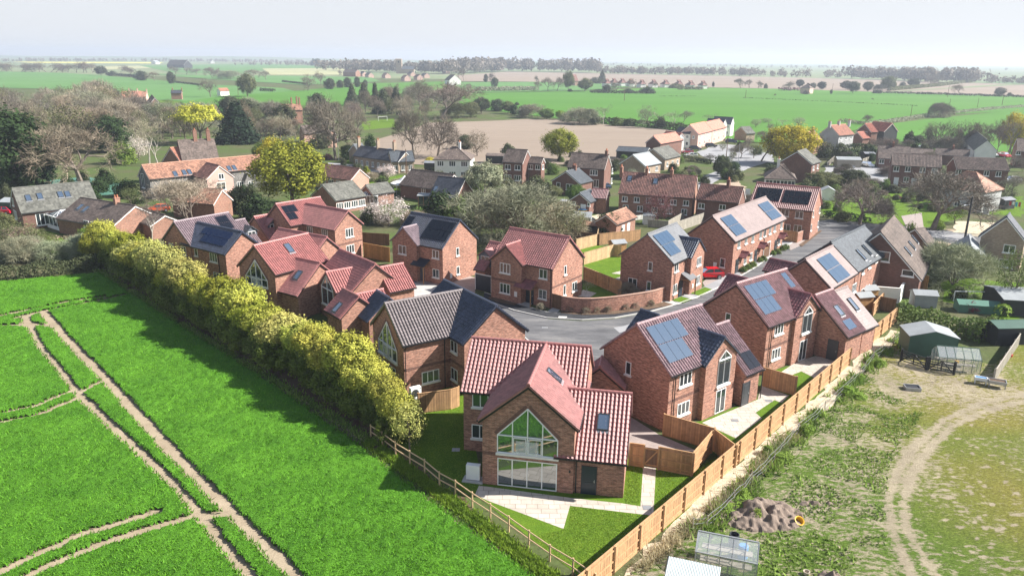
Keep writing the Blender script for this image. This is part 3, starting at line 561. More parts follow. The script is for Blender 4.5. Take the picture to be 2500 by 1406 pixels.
# C
yC = 39.9
h = House('brick_house', 'brick house with solar panels and a maroon tiled gable beside the long fence', 'house')
w1 = h.wing(yC, c(740, 740), c(402, 300), c(880, 143), mat='tile_pinkgrey')
w2 = h.wing(yC-90, c(1010, 655), c(1172, 400), c(872, 333), w=4.75, mat='tile_maroon')
w3 = h.wing(yC-90, c(190, 415), c(320, 203), c(535, 250), mat='tile_maroon', board=None)
w4 = h.wing(yC, c(1525, 850), c(1195, 418), c(1365, 352), 2.9, mat='tile_pinkgrey', ext=(0, 0))
h.win(w1, 'n', c(835, 755), 1.5, 1.1, 3); h.win(w1, 'n', c(803, 1005), 1.5, 1.1, 3); h.win(w1, 'a', c(320, 650), .6, 1.1, 1)
h.glazed(w2, 'a', c(1060, 810), c(1150, 770), 5.05, 5.75, 2, glass='glass'); h.win(w2, 'a', c(1072, 975), 1.35, 2.15, 2, name='french_door', sill=False, z=1.15)
h.door(w4, 'a', c(1375, 965), 1., 2.1, 'dark_grey'); h.band(w1, 'n')
h.pv(w1, 'n', (c(470, 340), c(715, 250), c(885, 545), c(705, 630)), [(0, 4), (0, 3)]); h.pv(w1, 'n', (c(840, 205), c(885, 190), c(1000, 330), c(955, 350)), [(0, 1), (0, 1)])
h.skylight(w4, 'n', c(1435, 575)); h.pv(w4, 'n', (c(1463, 690), c(1530, 645), c(1620, 735), c(1548, 780)), [(0, 1)])
h.pipe(w1, 'n', c(748, 850)); h.done()
# I: semi-detached pair
h = House('brick_house', 'brick house with solar panels on a smooth tan roof, joined to the slate roof', 'house')
w1 = h.wing(yC+9.5, c(1380, 348), c(1098, 55), g(905, 420), mat='tile_tan', kind='flat', ext=(0, .1))
w2 = h.wing(yC-90+3, c(690, 170), c(740, 45), c(1030, 88), mat='tile_maroon', board=None, ext=(0, 1.2))
h.win(w1, 'n', c(1592, 345), 1.5, 1.1, 3); h.pv(w1, 'n', (c(1200, 65), c(1325, -5), c(1560, 212), c(1440, 300)), [(0, 3), (0, 3)])
h.pipe(w1, 'n', c(1640, 330)); h.done(); wI = w1
h = House('brick_house', 'brick house under a patchy grey slate roof with two slim skylights', 'house')
w2 = h.wing(wI.yaw, g(1085, 578), g(912, 400), g(1063, 293), mat='slate', kind='flat')
h.skylight(w2, 'n', g(1095, 478), .6, 1.6); h.skylight(w2, 'n', g(1130, 450), .6, 1.6)
for p_ in ((1110, 570), (1150, 535), (1190, 500)): h.win(w2, 'n', g(*p_), .9, .9, 2)
for p_ in ((1105, 690), (1145, 640), (1180, 600)): h.win(w2, 'n', g(*p_), 1., 1.9, 2, sill=False, name='glazed_door', z=1.05)
h.done()
h = House('brick_garage', 'brick garage with a plain tan roof and a long skylight beside the long fence', 'garage')
w1 = h.wing(yC, c(1725, 765), c(1385, 380), c(1475, 318), 2.75, mat='tile_tan', kind='flat'); h.skylight(w1, 'n', c(1580, 510), .65, 1.5); h.done()
h = House('brick_garage', 'low garage with a dark maroon ridge roof half hidden between two solar-roofed houses', 'garage')
h.wing(yC-90, c(1058, 365), c(1090, 297), c(1360, 350), 3.3, mat='tile_maroon', board=None, gutter=False); h.done()
# D
yD = 33.6
h = House('brick_house', 'brick house with grey pantiles crossing a navy tiled wing beside the yellow hedge', 'house')
w1 = h.wing(yD, d(405, 725), d(225, 312), d(962, 178), mat='tile_greybrown', w=7.0)
w2 = h.wing(yD-90, d(975, 708), d(1297, 338), d(800, 90), mat='tile_navy')
h.glazed(w1, 'a', d(180, 745), d(352, 905), 4.0, 6.2); h.win(w1, 'n', d(668, 1008), 1.75, 1.1, 3); h.win(w2, 'n', d(893, 725), 1.2, 1.1, 2); h.win(w2, 'n', d(895, 990), 1.2, 1.15, 2)
h.bifold(w1, 'a', d(180, 1050), d(345, 1180), 2.1); h.band(w1, 'n'); h.band(w2, 'n'); h.pipe(w1, 'n', d(425, 900)); h.pipe(w1, 'n', d(800, 900)); h.done(); HD = h
h = House('brick_garage', 'low brick garage with a navy-tiled roof behind the yellow hedge trees', 'garage')
h.wing(yD-90, l(950, 640), l(1085, 437), l(1010, 395), 2.6, mat='tile_navy', board=None, w=5.2, ext=(0, .5)); h.done()
# E
yE = -35.0
h = House('brick_house', 'red tiled brick house with a porch and dark garage door on the road bend', 'house')
w1 = h.wing(yE, e(872, 533), e(1050, 205), e(438, 108))
w2 = h.wing(yE+90, e(565, 495), e(388, 285), e(545, 238), w=5.1)
w3 = h.wing(yE, e(235, 565), e(350, 240), e(232, 228), 2.75, ext=(.2, 0), w=7.2)
for p_ in ((388, 520), (387, 725)): h.win(w2, 'a', e(*p_), 1.55, 1.25, 3)
h.win(w1, 'n', e(777, 578), 1.15, 1.15, 2); h.win(w1, 'n', e(770, 785), 1.15, 1.15, 2)
h.win(w1, 'a', e(1000, 540), .55, 1.15, 1); h.win(w1, 'a', e(992, 742), .55, 1.3, 1); h.win(w1, 'a', e(1093, 705), 1.2, 1.2, 2)
h.door(w1, 'n', e(640, 800), 1., 2.1); h.porch(w1, 'n', e(628, 700), 2.6, 1.5, 2.35, 'tile_maroon', 1, 'lean'); h.garage(w3, 'n', e(168, 690), 2.5, 2.1); h.box_on(w2, 'a', e(497, 783), .4, .65)
h.dormer(w3, 'n', e(185, 440), 2.1, 1.5, 2.4); h.pipe(w1, 'n', e(855, 700)); h.band(w2, 'a'); h.band(w1, 'a'); h.done()
# F
h = House('brick_house', 'brick house with solar panels on a smooth grey roof beside the red car', 'house')
w1 = h.wing(None, e(2110, 478), e(1835, 175), e(2135, 60), mat='tile_grey', kind='flat', board=None)
w2 = h.wing(w1.yaw-90, e(2285, 418), e(2385, 213), e(2150, 183), w=4.7, mat='tile_navy', board=None)
h.pv(w1, 'n', (e(1885, 195), e(2035, 130), e(2200, 345), e(2075, 405)), [(0, 4), (0, 3)])
h.win(w1, 'a', e(1865, 500), .6, 1.1, 1); h.win(w1, 'a', e(1685, 665), 1.25, 1.15, 2); h.win(w1, 'a', e(1850, 700), .6, 1.2, 1); h.win(w1, 'n', e(2130, 510), 1.2, 1.1, 2); h.win(w1, 'n', e(2115, 730), 1.2, 1.2, 2)
h.win(w2, 'a', e(2360, 450), 1.4, 1.1, 3); h.win(w2, 'a', e(2345, 640), 1.4, 1.15, 3); h.door(w1, 'n', e(2170, 720), 1., 2.1); h.porch(w1, 'n', e(2205, 680), 2.2, 1.3, 2.4, 'tile_grey', 1, 'lean'); h.pipe(w1, 'n', e(2103, 700)); h.box_on(w2, 'a', e(2292, 700), .35, .5); h.done()
# G terrace
h = House('brick_terrace', 'long brick terrace with a tan roof, two solar arrays and small tiled porches', 'terrace')
w1 = h.wing(None, g(335, 400), g(195, 243), g(520, 125), mat='tile_tan', kind='flat')
h.pv(w1, 'n', (g(237, 262), g(298, 232), g(405, 335), g(350, 370)), [(0, 4), (0, 4)]); h.pv(w1, 'n', (g(458, 182), g(520, 152), g(620, 242), g(570, 268)), [(0, 4), (0, 4)])
for p_ in ((357, 413), (401, 388), (441, 378), (489, 358), (514, 345), (546, 330), (574, 316), (614, 300)): h.win(w1, 'n', g(*p_), .95, 1.05, 2)
for p_ in ((395, 510), (430, 487), (600, 395)): h.win(w1, 'n', g(*p_), 1., 1.1, 2)
for p_ in ((345, 530), (458, 480), (580, 410)): h.door(w1, 'n', g(*p_), .95, 2.05, 'dark_grey')
for p_ in ((370, 490), (482, 440), (603, 372)): h.porch(w1, 'n', g(*p_), 2., 1.1, 2.35, 'tile_maroon', 0)
h.win(w1, 'a', g(258, 525), .75, 1.3, 1); h.box_on(w1, 'a', g(213, 537), .5, .7); h.garage(w1, 'n', g(525, 440), 2.6, 2.3, 'wood_dark'); h.pipe(w1, 'n', g(505, 420)); h.done()
# H
h = House('brick_house', 'brick house with bright red pantiles and two black solar arrays by the road junction', 'house')
w1 = h.wing(None, g(780, 212), g(850, 74), g(465, 40), board=None)
h.pv(w1, 'n', (g(640, 85), g(805, 100), g(768, 178), g(612, 160)), [(0, 5), (0, 5)], 'pv_black'); h.pv(w1, 'n', (g(478, 67), g(627, 83), g(600, 160), g(450, 140)), [(0, 5), (0, 5)], 'pv_black')
for p_ in ((637, 222), (723, 235), (645, 312), (713, 318)): h.win(w1, 'n', g(*p_), 1.3, 1.2, 2)
for p_ in ((808, 228), (846, 205), (795, 312), (836, 290)): h.win(w1, 'a', g(*p_), .8, 1.1, 1)
h.done()
# J
h = House('brick_house', 'brick house with a navy roof, large black solar arrays and a dark blue porch', 'house')
w1 = h.wing(None, j(672, 466), j(805, 258), j(450, 200), mat='tile_navy', board=None)
w2 = h.wing(w1.yaw+90, j(495, 440), j(388, 308), j(505, 288), w=5., mat='tile_mauve', board=None)
h.pv(w1, 'n', (j(592, 243), j(770, 283), j(700, 415), j(540, 385)), [(0, 5), (0, 5)], 'pv_black'); h.pv(w1, 'n', (j(445, 228), j(492, 238), j(440, 300), j(392, 292)), [(0, 1), (0, 1)], 'pv_black')
h.win(w2, 'a', j(388, 468), 1.4, 1.2, 2); h.win(w1, 'n', j(626, 500), 1.15, 1.1, 2); h.win(w1, 'n', j(628, 637), 1.15, 1.15, 2); h.win(w1, 'a', j(782, 482), .6, 1.1, 1); h.win(w1, 'a', j(785, 615), .6, 1.1, 1)
h.door(w1, 'n', j(525, 645), 1., 2.1, 'slate_cladding'); h.porch(w1, 'n', j(540, 580), 2.4, 1.4, 2.45, 'dark_blue', 1, 'lean'); h.box_on(w1, 'a', j(735, 655), .4, .6); h.done()
# K
h = House('brick_house', 'brick house with a mauve roof and navy solar wing by the far hedge end', 'house')
w1 = h.wing(None, k(262, 388), k(145, 225), k(515, 160), mat='tile_mauve')
w2 = h.wing(None, k(470, 440), k(605, 290), k(305, 225), mat='tile_navy')
w3 = h.wing(w1.yaw, k(740, 362), k(560, 215), k(622, 203), 2.9, mat='tile_mauve', gutter=False, ext=(1., 0))
h.pv(w2, 'n', (k(345, 253), k(555, 300), k(478, 393), k(315, 350)), [(0, 6), (1, 5)], 'pv_navy'); h.pv(w1, 'n', (k(418, 195), k(495, 180), k(550, 262), k(478, 285)), [(0, 3), (0, 3)], 'pv_black')
for p_ in ((133, 395), (215, 415)): h.win(w1, 'a', k(*p_), 1.1, 1.15, 2)
h.win(w2, 'n', k(297, 425), .7, 1., 1); h.win(w2, 'n', k(413, 460), 1.6, 1.2, 3); h.win(w2, 'n', k(435, 590), 1.3, 1.2, 2); h.dormer(w3, 'n', k(668, 310), 1.9, 1.4, 2.2, 'slate'); h.pipe(w2, 'n', k(455, 520)); h.done()
# L
h = House('brick_house', 'red-roofed brick house with a tall glazed gable facing the yellow hedge trees', 'house')
w1 = h.wing(None, k(825, 578), k(680, 385), k(1045, 302), w=7.)
w2 = h.wing(w1.yaw-90+1, k(1065, 470), k(1170, 325), k(850, 265))
w3 = h.wing(w1.yaw-90, k(965, 718), k(1125, 497), k(945, 452), 2.9)
h.glazed(w1, 'a', k(632, 605), k(778, 683), 4.0, 6.2); h.bifold(w1, 'a', k(640, 690), k(770, 760), 2.1); h.skylight(w1, 'n', k(915, 400), .8, 1.3); h.skylight(w3, 'n', k(978, 580), .75, 1.2); h.done()
# M
h = House('brick_house', 'large red roofed brick house with several low wings behind the yellow hedge', 'house')
w1 = h.wing(None, l(528, 348), l(735, 132), l(975, 232), 3.)
w2 = h.wing(w1.yaw+90, l(714, 425), l(655, 318), l(832, 285), 3.6, w=4.6)
w3 = h.wing(w1.yaw, l(725, 590), l(865, 448), l(755, 395), 2.8)
w4 = h.wing(w1.yaw+90, l(1243, 388), l(1160, 226), l(1030, 247), 3.2, ext=(0, 1.))
w5 = h.wing(w1.yaw+90, l(960, 492), l(870, 428), l(1035, 400), 2.7, ext=(.6, 0))
h.glazed(w2, 'a', l(625, 520), l(695, 490), 3.6, 5.2, 2); h.win(w1, 'n', l(582, 425), .9, 1.3, 2, z=1.8); h.skylight(w3, 'n', l(722, 522)); h.done()
# N
h = House('brick_house', 'red-tiled brick house with five black solar panels at the back corner of the estate', 'house')
w1 = h.wing(None, k(940, 250), k(825, 105), k(1125, 58))
w2 = h.wing(None, k(1222, 282), k(1312, 150), k(1030, 100))
w3 = h.wing(w1.yaw, k(760, 350), k(680, 190), k(830, 172), 2.8)
h.pv(w1, 'n', (k(862, 122), k(945, 110), k(1005, 190), k(925, 225)), [(0, 3), (0, 2)], 'pv_black'); h.dormer(w3, 'n', k(815, 260), 2., 1.4, 2.2)
h.win(w2, 'a', k(1318, 295), 1.5, 1.3, 3); h.win(w2, 'a', k(1325, 405), 1.5, 1.3, 3)
for p_ in ((980, 270), (1055, 278), (1155, 298)): h.win(w2, 'n', k(*p_), 1.3, 1.1, 3)
h.band(w2, 'a'); h.done()
# ---------------------------------------------------------------- the old village
def old(name, label, cat, wall, *wings, rows=(), detail=1, chim=(), sky=(), wins=(), doors=()):
    h = House(name, label, cat, wall, detail=detail); ws = []
    for wg in wings:
        kw = dict(wg[-1]) if isinstance(wg[-1], dict) else {}
        y, ev, r1, r2 = wg[:4]
        if isinstance(y, tuple): y = ws[y[0]].yaw+y[1]
        kw.setdefault('gutter', True); kw.setdefault('board', 'white'); ws.append(h.wing(y, ev, r1, r2, **kw))
    for (i, f, n, z, w, hh, kk) in rows: h.row(ws[i], f, n, z, w, hh, kk)
    for (i, px, tp, kw) in [(*c_, {})[:4] if len(c_) == 3 else c_ for c_ in chim]: h.chimney(ws[i], px, tp, **kw)
    for (i, sd_, px) in sky: h.skylight(ws[i], sd_, px, .8, 1.3)
    for (i, f, px, w, hh, n) in wins: h.win(ws[i], f, px, w, hh, n)
    for (i, f, px, mt) in doors: h.door(ws[i], f, px, .95, 2.05, mt, handle=False)
    return h.done()
dk = dict
old('bungalow', 'bungalow with a mossy grey roof and four skylights, left of the white conservatory', 'bungalow', 'brick_brown', (None, t0(178, 1232), t0(82, 1055), t0(640, 1005), dk(ze=2.9, mat='tile_mossy', kind='flat')), sky=[(0, 'n', t0(*p)) for p in ((202, 1125), (285, 1112), (432, 1100), (483, 1097))], wins=[(0, 'a', t0(92, 1150), 1.4, 1.4, 2), (0, 'a', t0(112, 1245), 2.4, 1.6, 4), (0, 'n', t0(305, 1275), 2., 2., 3)])
old('bungalow', 'bungalow with streaked brown roof and brick chimney, right of the white conservatory', 'bungalow', 'brick_old', (None, t0(800, 1340), t0(968, 1178), t0(575, 1120), dk(ze=2.5, pitch=30, mat='tile_brown', kind='flat')), chim=[(0, t0(945, 1140), .9)], sky=[(0, 'n', t0(575, 1190)), (0, 'n', t0(615, 1205))], wins=[(0, 'n', t0(617, 1310), 1.3, 1.2, 2), (0, 'n', t0(665, 1320), 1.3, 1.2, 2)])
old('brick_garage', 'low outbuilding with a tan roof beside the orange car', 'outbuilding', 'brick_old', (None, t0(870, 1255), t0(965, 1180), t0(1180, 1245), dk(ze=2.4, pitch=28, mat='tile_tanold', kind='flat')))
old('barn', 'long flint and brick barn with an orange-brown pantile roof and rows of skylights', 'barn', 'flint', (None, t0(1075, 992), t0(1012, 888), t0(1890, 812), dk(ze=4.2, mat='pantile_old')), ((0, -90), t0(1672, 968), t0(1568, 890), t0(1455, 872), dk(wr=6.3, ze=4.2, mat='pantile_dark', wall='render_pink')), sky=[(0, 'n', t0(*p)) for p in ((1252, 952), (1317, 942), (1355, 938), (1637, 912), (1675, 908), (1818, 895), (1858, 890), (1900, 882), (1797, 945))], wins=[(1, 'a', t0(1582, 970), 1.2, 1.2, 2), (1, 'a', t0(1582, 1040), 2., 1.6, 2), (0, 'a', t0(1022, 1000), 1.6, 3., 2), (0, 'n', t0(1720, 1035), 1.6, 1.8, 3), (0, 'n', t0(1795, 1025), 1.2, 1.4, 2)])
old('barn', 'small brick barn with a weathered tan roof behind the bare multi-stemmed tree', 'barn', 'brick_old', (None, t0(1640, 1180), t0(1590, 1062), t0(1285, 1040), dk(ze=3., mat='pantile_old')))
old('farmhouse', 'farmhouse with two tall chimneys, a dark roof and an orange pantiled side roof', 'farmhouse', 'brick_old', (None, t0(1465, 850), t0(1532, 700), t0(1300, 710), dk(ext=(0, 1.), ze=5.4, pitch=48, mat='tile_brown', kind='flat')), (None, t0(1250, 852), t0(1410, 747), t0(1215, 765), dk(wr=9., ext=(1.5, 0), ze=4.4, mat='pantile_orange')), chim=[(0, t0(1343, 680), 2.2, dk(w=.8)), (0, t0(1520, 715), 2.2, dk(w=.8))], wins=[(0, 'a', t0(1510, 808), 1.2, 1.5, 2)])
old('barn', 'low barn with brown roof and pink gable beside the big yellow-green tree', 'barn', 'brick_pink', (None, t1(168, 1000), t1(230, 914), t1(-110, 868), dk(ze=2.7, pitch=38, mat='pantile_dark')), rows=[(0, 'n', 6, 1.4, 1.8, 1.6, 3)])
old('bungalow', 'bungalow with a grey tiled roof in front of the brown barn', 'bungalow', 'brick_old', (None, t1(310, 1105), t1(180, 1000), t1(-40, 1030), dk(ze=2.6, pitch=32, mat='tile_mossy', kind='flat')), rows=[(0, 'n', 4, 1.4, 1.6, 1.3, 3)])
old('outbuilding', 'small grey-roofed outbuilding beside the white flowering tree', 'outbuilding', 'brick_old', (None, t1(330, 1100), t1(270, 1030), t1(430, 1010), dk(ze=2.4, pitch=35, mat='tile_mossy', kind='flat')))
old('almshouses', 'row of dark slate-roofed almshouses with three tall brick chimneys and white trim', 'almshouses', 'brick_buff', (None, t1(290, 838), t1(235, 752), t1(560, 792), dk(ze=3., mat='slate_dark', kind='flat')), ((0, -75), t1(290, 822), t1(262, 790), t1(330, 770), dk(ze=2.6, mat='slate_dark', kind='flat', w=4)), ((0, -75), t1(395, 835), t1(365, 800), t1(430, 780), dk(ze=2.6, mat='slate_dark', kind='flat', w=4)), (None, t1(475, 867), t1(438, 792), t1(605, 787), dk(ze=3., mat='slate', kind='flat')), ((0, -90), t1(215, 800), t1(190, 752), t1(250, 745), dk(ze=3.1, mat='slate', kind='flat', w=5)), chim=[(0, t1(282, 745), 2.2), (0, t1(385, 765), 2.2), (0, t1(497, 780), 2.2)], rows=[(0, 'n', 8, 1.4, .9, 1.3, 2), (3, 'n', 3, 1.4, .9, 1.3, 2)])
old('white_house', 'white rendered house with a brown hipped roof', 'house', 'render_white', (None, t1(930, 852), t1(1040, 775), t1(770, 770), dk(ze=5., pitch=32, mat='tile_brown', kind='flat', hip=(1, 1), w=8.5)), chim=[(0, t1(930, 770), 1.2)], rows=[(0, 'n', 3, 4., 1.6, 1.3, 3), (0, 'n', 3, 1.4, 1.7, 1.4, 3), (0, 'b', 2, 4., 1.2, 1.3, 2), (0, 'a', 2, 4., 1.2, 1.3, 2)])
old('bungalow', 'bungalow with a brown roof and bright blue solar panels beside the white marquee', 'bungalow', 'brick_brown', (None, t1(700, 1055), t1(905, 955), t1(600, 918), dk(ze=2.7, pitch=35, mat='tile_brown', kind='flat')), wins=[(0, 'n', t1(685, 1070), 1.2, 1.1, 2)])
hh_ = old('chalet_bungalow', 'house with a steep dark navy roof and a timber garden porch', 'house', 'brick_brown', (None, t1(900, 1128), t1(985, 985), t1(790, 970), dk(ze=2.7, mat='slate_dark', kind='flat')), sky=[(0, 'n', t1(775, 1058))])
old('brick_house', 'tall brick house with eight blue solar panels on its brown roof', 'house', 'brick_brown', (None, t1(1385, 876), t1(1432, 780), t1(1285, 772), dk(ze=5., mat='tile_brown', kind='flat')), ((0, 0), t1(1520, 880), t1(1545, 835), t1(1440, 828), dk(ze=4.6, mat='tile_brown', kind='flat')), rows=[(0, 'n', 2, 3.9, 1.5, 1.2, 2), (0, 'n', 2, 1.4, 1.8, 1.3, 3), (1, 'n', 2, 3.7, 1.2, 1.1, 2), (1, 'a', 1, 3.7, 1.2, 1.1, 2)])
old('brick_house', 'square brick house with a streaky brown roof right of the round yellow-green tree', 'house', 'brick_brown', (None, t1(1975, 920), t1(2012, 814), t1(1745, 800), dk(ze=5., mat='tile_brown', kind='flat')), chim=[(0, t1(1990, 815), .9)], wins=[(0, 'n', t1(1903, 942), 1.8, 1.2, 3), (0, 'n', t1(1738, 925), 1.5, 1.2, 3), (0, 'n', t1(1920, 1020), 1.2, 1.8, 2), (0, 'a', t1(2035, 930), 1.1, 1.2, 2), (0, 'a', t1(2030, 1000), 1.1, 1.2, 2)])
old('bungalow', 'brown brick bungalow with a slate roof and a wide front gable', 'bungalow', 'brick_brown', (None, t1(1815, 1022), t1(1700, 932), t1(1798, 910), dk(ze=2.8, pitch=33, mat='slate', kind='flat', w=7.5)), chim=[(0, t1(1772, 920), .9)], wins=[(0, 'a', t1(1730, 1045), 1.8, 1.3, 2), (0, 'a', t1(1650, 1030), 1., 1.1, 1)])
old('bungalow', 'slate-roofed brick annexe with a white french door near the yellow skip', 'annexe', 'brick_brown', (None, t1(1885, 1155), t1(1800, 1088), t1(1880, 1060), dk(ze=2.6, pitch=35, mat='slate', kind='flat')), ((0, -80), t1(2000, 1130), t1(2012, 1062), t1(1895, 1055), dk(ze=3., mat='tile_maroon', wall='brick_old')), doors=[(0, 'a', t1(1828, 1185), 'white')], wins=[(0, 'a', t1(1755, 1158), 1.2, .5, 1), (0, 'a', t1(1867, 1170), .6, .6, 1)])
old('cottage_row', 'row of old brick cottages with reddish-brown pantiles and chimneys behind the purple tree', 'cottages', 'brick_old', (None, t1(2080, 1092), t1(2115, 938), t2(155, 968), dk(ze=4., mat='pantile_dark')), chim=[(0, t1(2112, 930), 1.), (0, t1(2285, 945), 1.), (0, t1(2468, 950), 1.)], rows=[(0, 'n', 6, 3., 1.1, 1., 2), (0, 'n', 5, 1.3, 1.1, 1.1, 2)], sky=[(0, 'n', t1(2160, 985)), (0, 'n', t1(2345, 1005))])
old('cottage', 'low cottage with rusty red pantiles and a dark chimney behind the white picket fence', 'cottage', 'brick_brown', (None, t2(430, 1160), t2(475, 1085), t2(165, 1058), dk(ze=3.9, mat='pantile_dark', w=6.)), chim=[(0, t2(320, 1070), 1.2)], wins=[(0, 'n', t2(183, 1180), 1.2, 1., 2), (0, 'n', t2(333, 1190), 1.2, 1., 2), (0, 'n', t2(145, 1272), 1.3, 1.1, 2)])
old('white_house', 'cream rendered house with a dark hipped roof behind the black solar panels', 'house', 'render_white', (None, t2(865, 995), t2(870, 880), t2(640, 870), dk(ze=4.6, pitch=35, mat='tile_brown', kind='flat', hip=(1, 1), w=8.)), chim=[(0, t2(732, 870), 1.)], rows=[(0, 'n', 4, 3.7, 1.5, 1.2, 2)], doors=[(0, 'n', t2(515, 1070), 'white')])
old('brick_house', 'plain brown brick house with a grey gabled roof beside the big yellow tree', 'house', 'brick_brown', (None, t2(975, 886), t2(868, 790), t2(932, 772), dk(ze=4.8, pitch=35, mat='tile_mossy', kind='flat')), rows=[(0, 'n', 2, 3.7, 1., 1., 2)])
old('brick_terrace', 'brown brick semi-detached pair with ribbed roof, left one of the two pairs', 'houses', 'brick_brown', (None, t2(1538, 890), t2(1546, 805), t2(1905, 822), dk(ze=5., pitch=36, mat='pantile_grey')), wins=[(0, 'n', t2(*p), 1.2, 1.2, 2) for p in ((1577, 915), (1660, 918), (1765, 922), (1850, 930), (1648, 992), (1755, 1000), (1845, 1003))], doors=[(0, 'n', t2(1575, 1002), 'white'), (0, 'n', t2(1700, 1010), 'white')])
old('brick_terrace', 'brown brick semi-detached pair with ribbed roof, right one of the two pairs', 'houses', 'brick_brown', (None, t2(2365, 930), t2(2358, 842), t2(1985, 832), dk(ze=5., pitch=36, mat='pantile_grey')), wins=[(0, 'n', t2(*p), 1.2, 1.2, 2) for p in ((2020, 940), (2107, 943), (2222, 948), (2308, 952), (2290, 1030), (2200, 1025))])
old('pantiled_house', 'grey rendered house with a hipped brown pantile roof behind the large bare oak', 'house', 'render_grey', (None, t2(2295, 1100), t2(2270, 1010), t2(1900, 965), dk(ze=4.2, pitch=38, mat='pantile_old', hip=(1, 1), w=8.5)), doors=[(0, 'n', t2(2215, 1235), 'white')], rows=[(0, 'n', 3, 1.4, 1.2, 1.2, 2)])
old('bungalow', 'dark-roofed brick bungalow beside the parked white cars', 'bungalow', 'brick_brown', (None, t2(1540, 845), t2(1680, 757), t2(1450, 747), dk(ze=2.7, pitch=33, mat='tile_brown', kind='flat')), chim=[(0, t2(1558, 755), .8)], wins=[(0, 'n', t2(1472, 862), 1.3, 1.2, 2)])
old('bungalow', 'dark flat-looking bungalow roof behind the semi-detached pairs', 'bungalow', 'brick_brown', (None, t2(1850, 815), t2(1845, 775), t2(1660, 765), dk(ze=2.7, pitch=25, mat='tile_brown', kind='flat')))
old('bungalow', 'bungalow with a strip of solar panels between the semi-detached pairs', 'bungalow', 'brick_brown', (None, t2(2090, 830), t2(2105, 780), t2(1860, 765), dk(ze=2.7, pitch=30, mat='tile_brown', kind='flat')), chim=[(0, t2(1985, 770), .8)])
old('bungalow', 'steep grey A-frame roofed house among the bare trees on the right', 'house', 'render_white', (None, t2(2125, 775), t2(2128, 775), t2(2045, 690), dk(ze=4.5, pitch=45, mat='tile_mossy', kind='flat', w=6.)))
for i, (ev, r1, r2, mt, wl, lab) in enumerate([
    (t2(180, 665), t2(100, 600), t2(205, 578), 'pan_fresh', 'render_pink', 'pink terraced house with orange roof, the left one of the pair'),
    (t2(277, 640), t2(210, 582), t2(312, 560), 'pan_fresh', 'render_pink', 'pink terraced house with orange roof, the right one of the pair'),
    (t2(60, 695), t2(45, 660), t2(-70, 645), 'pan_fresh', 'render_white', 'white gabled house with a fresh red roof at the near end of the terrace'),
    (t2(147, 670), t2(125, 622), t2(20, 615), 'slate_dark', 'render_white', 'white gabled house with a dark roof in the middle of the terrace'),
    (t2(375, 610), t2(355, 562), t2(230, 555), 'slate_dark', 'render_white', 'white gabled house with a dark roof at the far end of the terrace'),
    (t2(436, 600), t2(412, 548), t2(275, 542), 'slate_dark', 'render_white', 'tall white gabled house with a dark roof, furthest of the terrace')]):
    old('terraced_house', lab, 'house', wl, (None, ev, r1, r2, dk(ze=4.8, mat=mt, kind='flat', pitch=42)), rows=[(0, 'n', 3, 3.8, .9, 1., 2), (0, 'n', 3, 1.5, .9, 1.2, 1), (0, 'a', 2, 3.8, .9, 1., 1)])
old('outbuilding', 'grey-roofed brick outbuilding at the end of the car park', 'outbuilding', 'brick_buff', (None, t2(515, 665), t2(465, 615), t2(530, 612), dk(ze=2.8, pitch=35, mat='tile_mossy', kind='flat')))
old('cottage', 'red-roofed cottage with two chimneys half hidden behind the yellow tree', 'cottage', 'brick_old', (None, t2(1015, 710), t2(935, 655), t2(985, 645), dk(ze=4.4, mat='pantile_orange')), chim=[(0, t2(930, 660), 1.1), (0, t2(970, 645), 1.1)])
old('cottage', 'red roofed cottage with three chimneys at the edge of the green field', 'cottage', 'render_grey', (None, t2(1145, 682), t2(1105, 604), t2(1215, 596), dk(ze=4.6, mat='pantile_orange')), chim=[(0, t2(1108, 605), 1.2), (0, t2(1168, 600), 1.2), (0, t2(1210, 592), 1.2)], rows=[(0, 'n', 3, 3.6, 1., 1.1, 2)])
old('brick_house', 'brick house with a new orange roof and a lower wing beside the green field', 'house', 'brick_brown', (None, t2(1410, 655), t2(1352, 592), t2(1400, 590), dk(ze=4.8, mat='pan_fresh')), (None, t2(1530, 655), t2(1528, 612), t2(1390, 598), dk(ze=4.6, mat='pan_fresh', wall='boards_black', w=7.)), (None, t2(1355, 700), t2(1298, 652), t2(1350, 648), dk(ze=2.8, mat='pan_fresh')), wins=[(0, 'a', t2(1358, 660), 1.2, 1., 2)])
old('chalet_bungalow', 'brick gabled house with a scaffolded pale slate roof near the ploughed field', 'house', 'brick_buff', (None, t1(2262, 900), t1(2180, 815), t1(2300, 795), dk(ze=3.6, pitch=33, mat='felt_grey', kind='flat')), rows=[(0, 'n', 2, 2.4, 1.2, 1.1, 2)])
old('bungalow', 'mossy slate-roofed bungalow at the edge of the ploughed field', 'bungalow', 'brick_buff', (None, t1(2412, 850), t1(2325, 772), t1(2440, 748), dk(ze=3., pitch=33, mat='tile_mossy', kind='flat')), rows=[(0, 'n', 3, 1.5, 1.2, 1.1, 2)])
old('outbuilding', 'long dark outbuilding at the edge of the ploughed field', 'outbuilding', 'boards_black', (None, t1(2290, 800), t1(2300, 765), t1(2080, 755), dk(ze=2.6, pitch=15, mat='slate', kind='flat')))
old('terraced_house', 'house with a red-orange roof and dark solar panels just before the white terrace', 'house', 'brick_brown', (None, t1(2400, 735), t1(2330, 680), t1(2490, 655), dk(ze=4.6, mat='pan_fresh', kind='flat')))
